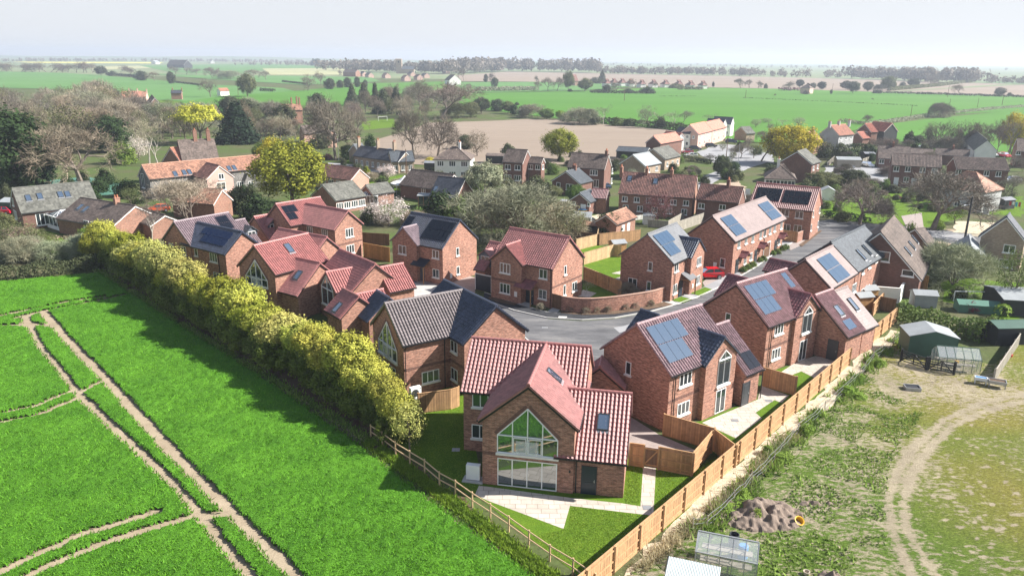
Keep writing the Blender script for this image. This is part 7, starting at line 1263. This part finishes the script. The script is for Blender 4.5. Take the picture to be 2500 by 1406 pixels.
greenhouse((2370, 893), 168, 3.8, 2.4, 1.5, 2.3, 'small glass greenhouse behind the field gate', 'green_paint'); greenhouse((1693, 1395), -19, 3.5, 2.2, 1.4, 2.1, 'old aluminium greenhouse with missing panes at the bottom edge', 'metal_grey')
# white sheet roof in front of the greenhouse
a = G(1612, 1490); r_ = root('sheet_roof', 'ribbed white sheet roof at the bottom edge in front of the greenhouse', 'roof', (*a, 0)); m_ = MB(); t = R(-19); U = np.array([math.cos(t), math.sin(t), 0]); V = np.array([-math.sin(t), math.cos(t), 0]); o3 = np.array([*a, 0])
for i in range(34): u = i*.085; m_.poly([o3+U*u+[0, 0, 1.5], o3+U*(u+.05)+[0, 0, 1.53], o3+U*(u+.05)+V*2.3+[0, 0, 1.95], o3+U*u+V*2.3+[0, 0, 1.92]]); m_.poly([o3+U*(u+.05)+[0, 0, 1.53], o3+U*(u+.085)+[0, 0, 1.5], o3+U*(u+.085)+V*2.3+[0, 0, 1.92], o3+U*(u+.05)+V*2.3+[0, 0, 1.95]])
m_.build('sheeting', 'sheet', r_); m_ = MB(); m_.obox(o3+U*1.44+V*1.1+[0, 0, .72], U*1.35, V*1.05, [0, 0, .7]); m_.build('wall', 'wood_grey', r_)
def lathe(name, px, prof, mat, label, cat, z=0., tilt=None, n=14, parts=()):
    a = G(*px, z) if z else G(*px); r_ = root(name, label, cat, (*a, z)); m_ = MB(); an = np.linspace(0, 2*math.pi, n+1)
    for (r0, z0), (r1, z1) in zip(prof[:-1], prof[1:]):
        A = np.stack([a[0]+r0*np.cos(an), a[1]+r0*np.sin(an), np.full(n+1, z+z0)], 1); B = np.stack([a[0]+r1*np.cos(an), a[1]+r1*np.sin(an), np.full(n+1, z+z1)], 1); m_.add(np.stack([A[:-1], A[1:], B[1:], B[:-1]], 1))
    m_.build('body', mat, r_)
    for nm, pf, mt in parts:
        m2 = MB()
        for (r0, z0), (r1, z1) in zip(pf[:-1], pf[1:]):
            A = np.stack([a[0]+r0*np.cos(an), a[1]+r0*np.sin(an), np.full(n+1, z+z0)], 1); B = np.stack([a[0]+r1*np.cos(an), a[1]+r1*np.sin(an), np.full(n+1, z+z1)], 1); m2.add(np.stack([A[:-1], A[1:], B[1:], B[:-1]], 1))
        m2.build(nm, mt, r_)
    if tilt: r_.rotation_euler = tilt
    return r_
lathe('water_butt', (1790, 1335), [(.28, 0), (.33, .35), (.33, .7), (.30, .95), (.27, .95), (.27, .3), (0, .3)], 'dark_grey', 'open dark grey barrel beside the soil heap', 'barrel'); lathe('plastic_drum', (1812, 1362), [(0, 0), (.29, 0), (.31, .1), (.30, .45), (.32, .5), (.30, .55), (.30, .88), (.26, .93), (0, .93)], 'plastic_blue', 'bright blue plastic drum behind the old greenhouse', 'drum')
lathe('bucket', (1945, 1276), [(0, 0), (.2, 0), (.3, .42), (.33, .44), (.27, .42), (.18, .05), (0, .05)], 'plastic_yellow', 'orange-yellow bucket beside the soil heap', 'bucket', tilt=(.6, .2, 0)); lathe('bucket', (2335, 888), [(0, 0), (.16, 0), (.22, .35), (.24, .36), (.2, .33), (0, .3)], 'plastic_yellow', 'small yellow tub in front of the allotment greenhouse', 'bucket'); lathe('bucket', (2467, 872), [(0, 0), (.14, 0), (.2, .3), (.18, .3), (0, .25)], 'red_paint', 'small red tub at the right edge of the allotment', 'bucket')
lathe('clay_pot', (1968, 1404), [(0, 0), (.14, 0), (.2, .3), (.16, .3), (.12, .1), (0, .1)], 'brick_pink', 'pale round pot near the bottom edge of the paddock', 'pot')
# troughs
def trough(px, yaw, w, dp, h, label, mat='metal_grey', inner='boards_black', legs=False, name='trough'):
    a = G(*px); t = R(yaw); U = np.array([math.cos(t), math.sin(t), 0]); V = np.array([-math.sin(t), math.cos(t), 0]); c_ = np.array([*a, 0]); r_ = root(name, label, 'trough', (*a, 0), t); z0 = .45 if legs else 0; m_ = MB()
    for s_ in (-1, 1): m_.obox(c_+V*s_*dp/2+[0, 0, z0+h/2], U*w/2, V*.03, [0, 0, h/2]); m_.obox(c_+U*s_*w/2+[0, 0, z0+h/2], U*.03, V*(dp/2-.03), [0, 0, h/2])
    m_.obox(c_+[0, 0, z0+.03], U*(w/2-.03), V*(dp/2-.03), [0, 0, .02]); m_.build('body', mat, r_); m2 = MB(); m2.obox(c_+[0, 0, z0+h*.75], U*(w/2-.04), V*(dp/2-.04), [0, 0, .01]); m2.build('contents', inner, r_)
    if legs:
        for i in (-1, 1):
            for k_ in (-1, 1): m3 = MB(); p = c_+U*i*(w/2-.05)+V*k_*(dp/2-.05); m3.bar(p, p+[0, 0, z0], .07); m3.build('leg', mat, r_)
trough((2226, 952), -10, 1.3, .9, .4, 'shallow grey water trough in the bare paddock', inner='asphalt_dark'); trough((2432, 946), -25, 1.4, .8, .3, 'raised planter on legs at the right of the paddock', 'metal_grey', 'earth', True, 'planter'); trough((2392, 938), -25, 1., .5, .3, 'small blue and white crate at the right of the paddock', 'metal_white', 'plastic_blue', True, 'planter')
# soil heaps
def heap(px, rx, ry, h, label, mat='soil_lumps', seed=0, name='soil_heap'):
    a = G(*px); n = 70; u = np.linspace(-1, 1, n); X, Y = np.meshgrid(u, u); r2 = np.sqrt(X*X+Y*Y); Z = np.clip(1-r2, 0, 1)**.7*h*(.55+.9*vnoise(X*rx, Y*ry, .55, seed))+.30*(vnoise(X*rx, Y*ry, .26, seed+1)-.4)*(r2 < .97); Z = np.where(r2 < 1, Z, -.05); P_ = np.stack([a[0]+X*rx, a[1]+Y*ry, Z], -1); F = np.stack([P_[:-1, :-1], P_[:-1, 1:], P_[1:, 1:], P_[1:, :-1]], 2).reshape(-1, 4, 3); m_ = MB(); m_.add(F); o = m_.build(name, mat); tagm(o, label, 'soil heap'); return o
heap((1850, 1258), 3.1, 2.1, .75, 'large lumpy brown soil heap beside the old greenhouse', 'soil_lumps' if 'soil_lumps' in MATS else 'earth_pale', 3); heap((2030, 1420), 1.1, .8, .5, 'small soil heap cut by the bottom edge', 'soil_lumps', 9); heap((1995, 1232), 1.6, .35, .2, 'low ridge of dug turf behind the yellow bucket', 'soil_lumps', 12)
# heat pumps
def heatpump(px, yaw, label):
    a = G(*px); t = R(yaw); U = np.array([math.cos(t), math.sin(t), 0]); V = np.array([-math.sin(t), math.cos(t), 0]); c_ = np.array([*a, 0]); r_ = root('heat_pump', label, 'heat pump', (*a, 0), t)
    m_ = MB(); m_.obox(c_+[0, 0, .05], U*.75, V*.45, [0, 0, .05]); m_.build('plinth', 'concrete', r_); m_ = MB(); m_.obox(c_+[0, 0, .72], U*.5, V*.2, [0, 0, .56]); m_.build('casing', 'white', r_); m_ = MB(); m_.tube(c_-V*.2+U*-.1+[0, 0, .75], c_-V*.215+U*-.1+[0, 0, .75], .36, n=20); m_.build('fan_grille', 'boards_black', r_)
    m_ = MB(); m_.obox(c_-V*.205+U*.4+[0, 0, 1.15], U*.06, V*.005, [0, 0, .03]); m_.build('badge', 'dark_grey', r_)
heatpump((1156, 1172), yA+180, 'white heat pump against the left wall of the nearest house'); heatpump(d(525, 1235), 33.6, 'white heat pump with a black fan behind the brown fence')
# small ground covers
for px in (b(1380, 1120), b(1705, 932), (1580, 1239), (1113, 1098), b(1110, 1192)):
    a = G(*px); m_ = MB(); m_.box(a[0]-.3, a[0]+.3, a[1]-.25, a[1]+.25, 0, .034); o = m_.build('drain_cover', 'metal_grey'); tagm(o, '', 'drain cover')
    o['label'] = {b(1380, 1120): 'grey drain cover on the patio of the eight-panel solar house', b(1705, 932): 'dark drain cover near the grass corner behind the grey door', (1580, 1239): 'dark drain cover at the corner of the slab path', (1113, 1098): 'pale drain cover in the shaded lawn left of the nearest house', b(1110, 1192): 'small round-cornered cover in the strip of lawn by the patio'}[px]
# conservatories
def conserv(px, yaw, w, dp, he, hr, label, glass='glass'):
    a = G(*px); t = R(yaw); U = np.array([math.cos(t), math.sin(t)]); V = np.array([-math.sin(t), math.cos(t)]); q = lambda u, v, z: np.array([*(a+U*u+V*v), z]); r_ = root('conservatory', label, 'conservatory', (*(a+U*w/2+V*dp/2), 0), t); f_ = MB(); g_ = MB(); b2 = MB(); b2.obox(q(w/2, dp/2, .3), np.array([*U, 0])*w/2, np.array([*V, 0])*dp/2, [0, 0, .3]); b2.build('dwarf_wall', 'white', r_)
    c4 = [(0, 0), (w, 0), (w, dp), (0, dp)]; ra, rb = q(w*.35, dp/2, hr), q(w*.65, dp/2, hr)
    for i in range(4):
        (u0, v0), (u1, v1) = c4[i], c4[(i+1) % 4]; n = 6 if i % 2 == 0 else 4; g_.poly([q(u0, v0, .6), q(u1, v1, .6), q(u1, v1, he), q(u0, v0, he)])
        f_.bar(q(u0, v0, he), q(u1, v1, he), .14); f_.bar(q(u0, v0, .62), q(u1, v1, .62), .1); tp = (ra if i in (3,) else rb if i == 1 else None)
        for k_ in range(n+1):
            s_ = k_/n; u, v = u0+(u1-u0)*s_, v0+(v1-v0)*s_; f_.bar(q(u, v, .6), q(u, v, he), .09); e_ = tp if tp is not None else (ra+(rb-ra)*(s_ if i == 0 else 1-s_)); f_.bar(q(u, v, he), e_, .07)
    f_.bar(ra, rb, .12); f_.build('frame', 'white', r_); g_.build('glazing', glass, r_); k_ = MB(); A, B, C_, D_ = [q(u, v, he+.01) for u, v in c4]; k_.poly([A, B, rb, ra]); k_.poly([C_, D_, ra, rb]); k_.poly([B, C_, rb]); k_.poly([D_, A, ra]); k_.build('glass_roof', 'glass_sky', r_)
conserv(t0(445, 1365), 52, 3.7, 6.0, 2.2, 3.1, 'white-framed hipped conservatory between the two bungalows'); conserv(t1(215, 1180), -8, 4., 3., 2.1, 2.8, 'white lean conservatory beside the grey-roofed bungalow', 'glass')
# garden porch of the navy-roofed house
a = G(*t1(650, 1200)); r_ = root('garden_room', 'timber-framed garden room with a flat felt roof before the navy-roofed house', 'garden room', (*a, 0)); m_ = MB(); m_.box(a[0]-.3, a[0]+5.3, a[1]-.2, a[1]+3, 2.5, 2.65); m_.build('roof', 'felt_grey', r_); m_ = MB()
for i in range(6): m_.bar((a[0]+i, a[1], 0), (a[0]+i, a[1], 2.5), .14)
m_.bar((a[0], a[1], .8), (a[0]+5, a[1], .8), .1); m_.build('frame', 'oak', r_); m_ = MB(); m_.box(a[0], a[0]+5, a[1]+.1, a[1]+2.9, 0, 2.48); m_.build('glazing', 'glass', r_)
# marquee
a = G(*t1(553, 1085)); r_ = root('marquee', 'white pointed marquee on the lawn beside the bungalow with blue solar panels', 'marquee', (*a, 0)); m_ = MB(); n = 8; R_ = 3.2
for i in range(n):
    a0, a1 = 6.283*i/n+.3, 6.283*(i+1)/n+.3; p = lambda an, r, z: (a[0]+math.cos(an)*r, a[1]+math.sin(an)*r, z); m_.poly([p(a0, R_, 2.2), p(a1, R_, 2.2), p(a1, R_*.45, 2.75), p(a0, R_*.45, 2.75)]); m_.poly([p(a0, R_*.45, 2.75), p(a1, R_*.45, 2.75), p(a0, 0, 3.8)]); m_.poly([p(a0, R_, 1.95), p(a1, R_, 1.95), p(a1, R_, 2.2), p(a0, R_, 2.2)])
m_.build('canopy', 'cloth_white', r_)
for i in range(n): m_ = MB(); a0 = 6.283*i/n+.3; m_.bar((a[0]+math.cos(a0)*R_*.98, a[1]+math.sin(a0)*R_*.98, 0), (a[0]+math.cos(a0)*R_*.98, a[1]+math.sin(a0)*R_*.98, 2.), .06); m_.build('pole', 'metal_white', r_)
# goals
def goal(p0, p1, h, label):
    a, b2 = G(*p0), G(*p1); r_ = root('goal', label, 'goal', (*a, 0)); m_ = MB(); m_.tube((*a, 0), (*a, h), .06, n=6); m_.tube((*b2, 0), (*b2, h), .06, n=6); m_.tube((*a, h), (*b2, h), .06, n=6); bk_ = np.array([.25, .9]); m_.tube((*a, h), (*(a+bk_), 0), .03, n=5); m_.tube((*b2, h), (*(b2+bk_), 0), .03, n=5); m_.build('posts', 'white', r_)
goal(t3(1985, 835), t3(2245, 840), 1.3, 'white goal frame on the bright lawn at the right'); goal(t1(362, 575), t1(425, 572), 2., 'small goal frame beyond the almshouses')
# washing lines
def washing(p0, p1, label, cols, h=1.7):
    a, b2 = G(*p0), G(*p1); r_ = root('washing_line', label, 'washing line', (*a, 0)); m_ = MB(); m_.tube((*a, 0), (*a, h+.1), .04, n=6); m_.tube((*b2, 0), (*b2, h+.1), .04, n=6); m_.build('posts', 'metal_grey', r_); m_ = MB(); m_.bar((*a, h), (*b2, h), .02); m_.build('line', 'metal_grey', r_); n = len(cols)
    for i, c_ in enumerate(cols): m_ = MB(); s0, s1 = (i+.15)/n, (i+.85)/n; p, q = a+(b2-a)*s0, a+(b2-a)*s1; hh = random.uniform(.6, 1.1); m_.poly([(*p, h), (*q, h), (*q, h-hh), (*p, h-hh*.9)]); m_.poly([(p[0]+.02, p[1]+.03, h), (q[0]+.02, q[1]+.03, h), (q[0]+.02, q[1]+.03, h-hh), (p[0]+.02, p[1]+.03, h-hh*.9)]); m_.build('laundry', c_, r_)
washing(t2(2330, 1200), t2(2460, 1215), 'washing line with coloured laundry behind the hip-roofed house', ['cloth_white', 'cloth_yellow', 'cloth_red', 'cloth_white', 'cloth_blue', 'cloth_red']); washing(t3(1520, 730), t3(1630, 755), 'white laundry on a line behind the board fence', ['cloth_white']*5)
# poles
def pole(px, ty, label, r=.12, arm=0., mat='boards_black', name='utility_pole', cat='pole'):
    a = G(*px); h = Zat(a, (px[0], ty)); r_ = root(name, label, cat, (*a, 0)); m_ = MB(); m_.tube((*a, 0), (*a, h), r, r*.7, 8); m_.build('shaft', mat, r_)
    m_ = MB()
    if arm: m_.bar((a[0]-arm, a[1], h-.3), (a[0]+arm, a[1], h-.3), .12)
    m_.tube((*a, h), (*a, h+.12), r*.9, r*.5, 6); m_.build('cap', mat, r_)
pole((2352, 602), 480, 'tall black utility pole standing on the main road verge', .2); pole(t1(563, 950), 365, 'tall brown utility pole in front of the almshouses', .12, mat='wood_dark'); pole((827, 392), 338, 'pale thin pole beside the dark-limbed bare tree', .1, mat='concrete'); pole(t2(360, 840), 332, 'brown utility pole beside the village car park', .13, mat='wood_dark'); pole(t2(443, 905), 352, 'tall pale lamp post by the yellow tree', .09, mat='metal_grey', name='street_lamp', cat='street lamp')
for x, yb, yt, lb in ((1524, 247, 219, 'lone pole in the green field before the bungalows'), (2313, 238, 209, 'dark pole on the hedge line between far fields'), (2316, 272, 242, 'dark pole in the green field right of the round bush'), (2386, 263, 240, 'dark pole beside the pale scrubby strip'), (2446, 258, 234, 'thin pole near the right edge of the green field'), (2222, 292, 257, 'thin pole in the green field left of the round bush'), (1828, 216, 195, 'thin pole among the far hedgerow trees'), (2032, 222, 204, 'thin reddish pole beside the small ivy bush'), (1820, 240, 220, 'thin pale pole in the big green field'), (1108, 210, 196, 'thin pole left of the tan far field'), (582, 235, 215, 'thin pale pole beside the pink-roofed field cottage')): pole((x, yb), yt, lb, .2 if yb < 260 else .16, mat='wood_dark')
# stacks of bins
for i, (x, y) in enumerate(((1808, 1248), (1828, 1250), (1846, 1246))):
    a = G(*t1(x, y)); r_ = root('wheelie_bin', ['yellow bin with a blue lid, leftmost of the three', 'yellow bin with a blue lid, middle of the three', 'yellow bin with a blue lid, rightmost of the three'][i], 'bin', (*a, 0)); m_ = MB(); m_.box(a[0]-.5, a[0]+.5, a[1]-.45, a[1]+.45, .1, 1.1); m_.build('body', 'plastic_yellow', r_); m_ = MB(); m_.box(a[0]-.54, a[0]+.54, a[1]-.49, a[1]+.49, 1.1, 1.22); m_.build('lid', 'plastic_blue', r_)
# ---------------------------------------------------------------- cars
def car_proto():
    r_ = root('parked_car', '', 'car'); m_ = MB(); W2 = .86
    prof = [(-1.95, .35), (-2., .62), (-1.93, .92), (-1.2, 1.0), (1.55, 1.0), (1.9, .78), (1.97, .5), (1.9, .28)]       # side outline, rear at +x
    prof = [(-1.98, .3), (-2.0, .55), (-1.9, .78), (-1.05, .95), (1.75, .98), (1.95, .85), (2.0, .5), (1.95, .3)]
    for s_ in (-1, 1):
        for (x0, z0), (x1, z1) in zip(prof[:-1], prof[1:]): pass
        m_.add(np.array([[(x, s_*(W2 if .3 < z < .9 else W2-.08), z) for x, z in prof]]))
    for (x0, z0), (x1, z1) in zip(prof, prof[1:]+prof[:1]):
        w0, w1 = [(W2 if .3 < z < .9 else W2-.08) for z in (z0, z1)]; m_.poly([(x0, -w0, z0), (x1, -w1, z1), (x1, w1, z1), (x0, w0, z0)])
    top = [(-.35, 1.45), (1.25, 1.45)]; m_.poly([(-.35, -.6, 1.45), (1.25, -.6, 1.45), (1.25, .6, 1.45), (-.35, .6, 1.45)])
    for x0, x1 in ((-1.05, -.35), (.45, .45), (1.85, 1.25)):
        for s_ in (-1, 1): m_.bar((x0, s_*.76, .95), (x1, s_*.6, 1.45), .07)
    body = m_.build('body', 'car_paint', r_); g_ = MB()
    g_.poly([(-1.03, -.72, .96), (-1.03, .72, .96), (-.36, .58, 1.44), (-.36, -.58, 1.44)]); b2 = MB(); b2.poly([(1.84, -.7, .97), (1.84, .7, .97), (1.26, .58, 1.44), (1.26, -.58, 1.44)])
    g_.build('windscreen', 'glass', r_); b2.build('rear_window', 'glass', r_)
    for s_ in (-1, 1): q = MB(); q.poly([(-1., s_*.77, .96), (1.8, s_*.77, .97), (1.25, s_*.605, 1.43), (-.35, s_*.605, 1.43)]); q.build('side_window', 'glass', r_)
    for x in (-1.25, 1.25):
        for s_ in (-1, 1):
            w_ = MB(); w_.tube((x, s_*.68, .31), (x, s_*.88, .31), .31, n=14); wo_ = w_.build('wheel', 'rubber', r_); q = MB(); q.tube((x, s_*.87, .31), (x, s_*.895, .31), .2, n=10); q.build('rim', 'metal_grey', wo_)
    for s_ in (-1, 1): q = MB(); q.obox((-1.96, s_*.6, .66), (.03, 0, 0), (0, .17, 0), (0, 0, .07)); q.build('headlight', 'white', r_); q = MB(); q.obox((1.96, s_*.66, .75), (.03, 0, 0), (0, .1, 0), (0, 0, .12)); q.build('tail_light', 'red_paint', r_)
    return r_
CARS = [(t3(232, 672), 8, (.62, .01, .02), 'bright red hatchback parked behind the grey smooth-roofed house', 1), (t2(1237, 892), 110, (.75, .76, .78), 'white car parked in front of the car port', 1), (t2(1370, 902), 100, (.75, .76, .78), 'white car parked beside the dark-roofed bungalow', 1), (t2(1180, 875), 95, (.15, .16, .17), 'dark grey car inside the ragged car port', 1), (t2(1252, 912), 10, (.3, .3, .3), 'small grey trailer beside the white car', .55), (t2(1776, 768), 10, (.7, .72, .74), 'white car behind the semi-detached pairs', 1), (t2(1832, 772), 10, (.04, .05, .07), 'dark car behind the semi-detached pairs', 1), (t2(108, 835), 15, (.75, .76, .78), 'white car at the near end of the village car park', 1), (t2(137, 783), 170, (.05, .055, .06), 'dark estate car beside the white terrace', 1.05), (t2(250, 762), 175, (.035, .04, .045), 'black car in the middle of the village car park', 1.05), (t2(393, 732), 170, (.02, .035, .09), 'dark blue car parked across from the pink terrace', 1.1), (t2(78, 806), 15, (.30, .04, .06), 'dark red car half hidden beside the white terrace', 1), (t2(2345, 835), 100, (.60, .02, .06), 'red pickup near the right edge', 1.15), (t2(2252, 828), 95, (.6, .62, .6), 'pale van beside the red pickup', 1.15),
        (t0(18, 1240), 0, (.65, .01, .05), 'red car at the left edge beside the green garage', 1), (t0(1140, 1222), 20, (.75, .13, .04), 'orange car beyond the tan-roofed outbuilding', 1), (t1(1845, 1322), 20, (.03, .035, .045), 'black car on the yard beside the round evergreen', 1), (t2(2400, 1015), 5, (.75, .76, .78), 'white caravan-like vehicle under trees at the right edge', 1.1), (t1(1965, 1062), 5, (.10, .16, .28), 'blue-grey car roof behind the slate-roofed bungalow', 1)]
cp = car_proto()
for i, (px, yw, cl, lb, sc) in enumerate(CARS):
    a = G(*px)
    if i == 0: cc_ = cp; cc_.location = (*a, .05); cc_.rotation_euler = (0, 0, R(yw)); cc_['label'] = lb
    else:
        cc_ = cp.copy(); COL.objects.link(cc_); cc_.location = (*a, .05); cc_.rotation_euler = (0, 0, R(yw)); cc_['label'] = lb; THINGS.append(cc_)
        for ch in cp.children:
            n_ = ch.copy(); COL.objects.link(n_); n_.parent = cc_
            for q in ch.children: m2 = q.copy(); COL.objects.link(m2); m2.parent = n_
    cc_.scale = (sc,)*3
    for ch in cc_.children:
        if ch.name.startswith('body'): ch.color = (*cl, 1)
# ---------------------------------------------------------------- unique labels
from bpy_extras.object_utils import world_to_camera_view
bpy.context.view_layer.update()
def scr(o):
    v = CM @ (np.array(o.matrix_world.translation)-np.array([0, 0, CH])); return 1250+v[0]/v[2]*FP, 703+v[1]/v[2]*FP
LMK = [(1290, 1100, 'the nearest red-roofed house'), (1650, 900, 'the eight-panel solar house'), (1850, 780, 'the maroon-gabled house'), (1050, 830, 'the navy-and-grey-roofed house'), (1310, 660, 'the arched-window brick house'), (1600, 640, 'the grey-roofed solar house'), (1800, 580, 'the long tan-roofed terrace'), (1920, 530, 'the junction house'), (500, 430, 'the long pantiled barn'), (460, 370, 'the two-chimneyed farmhouse'), (120, 500, 'the mossy-roofed bungalow'), (230, 520, 'the streaky brown bungalow'), (820, 420, 'the low brown barn'), (940, 385, 'the almshouses'), (1105, 395, 'the white hip-roofed house'), (1040, 455, 'the navy-roofed house'), (990, 455, 'the white marquee'), (1270, 400, 'the solar brick house'), (1440, 415, 'the square brick house'), (1600, 460, 'the pantiled cottage row'), (1745, 500, 'the low red cottage'), (1890, 445, 'the cream hip-roofed house'), (1960, 395, 'the plain brown house'), (2250, 420, 'the brown semi-detached pairs'), (2360, 490, 'the pantiled hip-roofed house'), (1700, 330, 'the white terrace'), (2040, 325, 'the three-chimney cottage'), (2130, 325, 'the new orange-roofed house'), (2200, 600, 'the chapel-like brown house'), (2450, 610, 'the scalloped-gable cottage'), (2280, 810, 'the dark green shed'), (330, 235, 'the old farm cottages'), (550, 228, 'the pink-roofed field cottage'), (1680, 205, 'the distant bungalow row'), (1960, 215, 'the far pale farmhouse'), (975, 170, 'the church tower'), (435, 155, 'the far grey barn'), (1350, 340, 'the ploughed field'), (2280, 185, 'the far right wood'), (100, 380, 'the left wood'), (1505, 545, 'the small brick outhouse'), (1080, 260, 'the central copse'), (720, 270, 'the left green field'), (2380, 330, 'the right-hand copse')]
def rel(x, y):
    d_ = [(math.hypot((x-a)/1.0, (y-b2)*1.8), a, b2, n) for a, b2, n in LMK]; d_.sort(); _, a, b2, n = d_[0]
    return ('left of ' if x < a-25 else 'right of ' if x > a+25 else 'behind ' if y < b2 else 'in front of ')+n
names = {}
for r_, ph, kn, px, H_, grp in TREES:
    x, y = scr(r_); size = 'tall' if H_ > 12 else 'small' if H_ < 4 else ''
    names.setdefault(' '.join(s_ for s_ in (size, ph, kn, rel(x, y)) if s_), []).append((x, r_))
ORD = ['leftmost', 'second from left', 'third from left', 'fourth from left', 'fifth from left', 'sixth from left', 'seventh from left', 'eighth from left', 'ninth from left', 'tenth from left', 'eleventh from left', 'twelfth from left', 'thirteenth from left', 'fourteenth from left', 'fifteenth from left'] + [f'number {k_} from left' for k_ in range(16, 60)]
def uniq(names):
    for lb, lst in names.items():
        lst.sort(key=lambda t: t[0])
        for i, (x, o) in enumerate(lst):
            if len(lst) == 1: o['label'] = lb
            elif len(lst) == 2: o['label'] = lb+(', the left one' if i == 0 else ', the right one')
            else: o['label'] = lb+', '+(ORD[i] if i < len(lst)-1 else 'rightmost')
uniq(names)
by = {}
for o in THINGS:
    if o.get('label') and not o.get('group', '').startswith(('trees', 'bushes', 'garden shrubs', 'yellow', 'green weed', 'small shrubs', 'young plants')): by.setdefault(o['label'], []).append((scr(o)[0], o))
uniq({k_: v for k_, v in by.items() if len(v) > 1})
# ---------------------------------------------------------------- haze
hz_m = bpy.data.materials.new('haze'); hz_m.use_nodes = True; t_ = hz_m.node_tree; t_.nodes.clear(); pv_ = t_.nodes.new('ShaderNodeVolumePrincipled'); pv_.inputs['Density'].default_value = .00023; pv_.inputs['Color'].default_value = (.78, .87, 1., 1); pv_.inputs['Anisotropy'].default_value = .2
om = t_.nodes.new('ShaderNodeOutputMaterial'); t_.links.new(pv_.outputs[0], om.inputs['Volume'])
MATS['haze'] = hz_m; m_ = MB(); m_.box(-6600, 6600, -400, 6700, -1.5, 70); o = m_.build('haze', 'haze'); o['kind'] = 'stuff'; o['label'] = 'thin blue-white haze over the far fields'; o['category'] = 'haze'

for o in THINGS:
    if len(o.get('label', '').split()) > 16: print('LONG', o.name, o['label'])
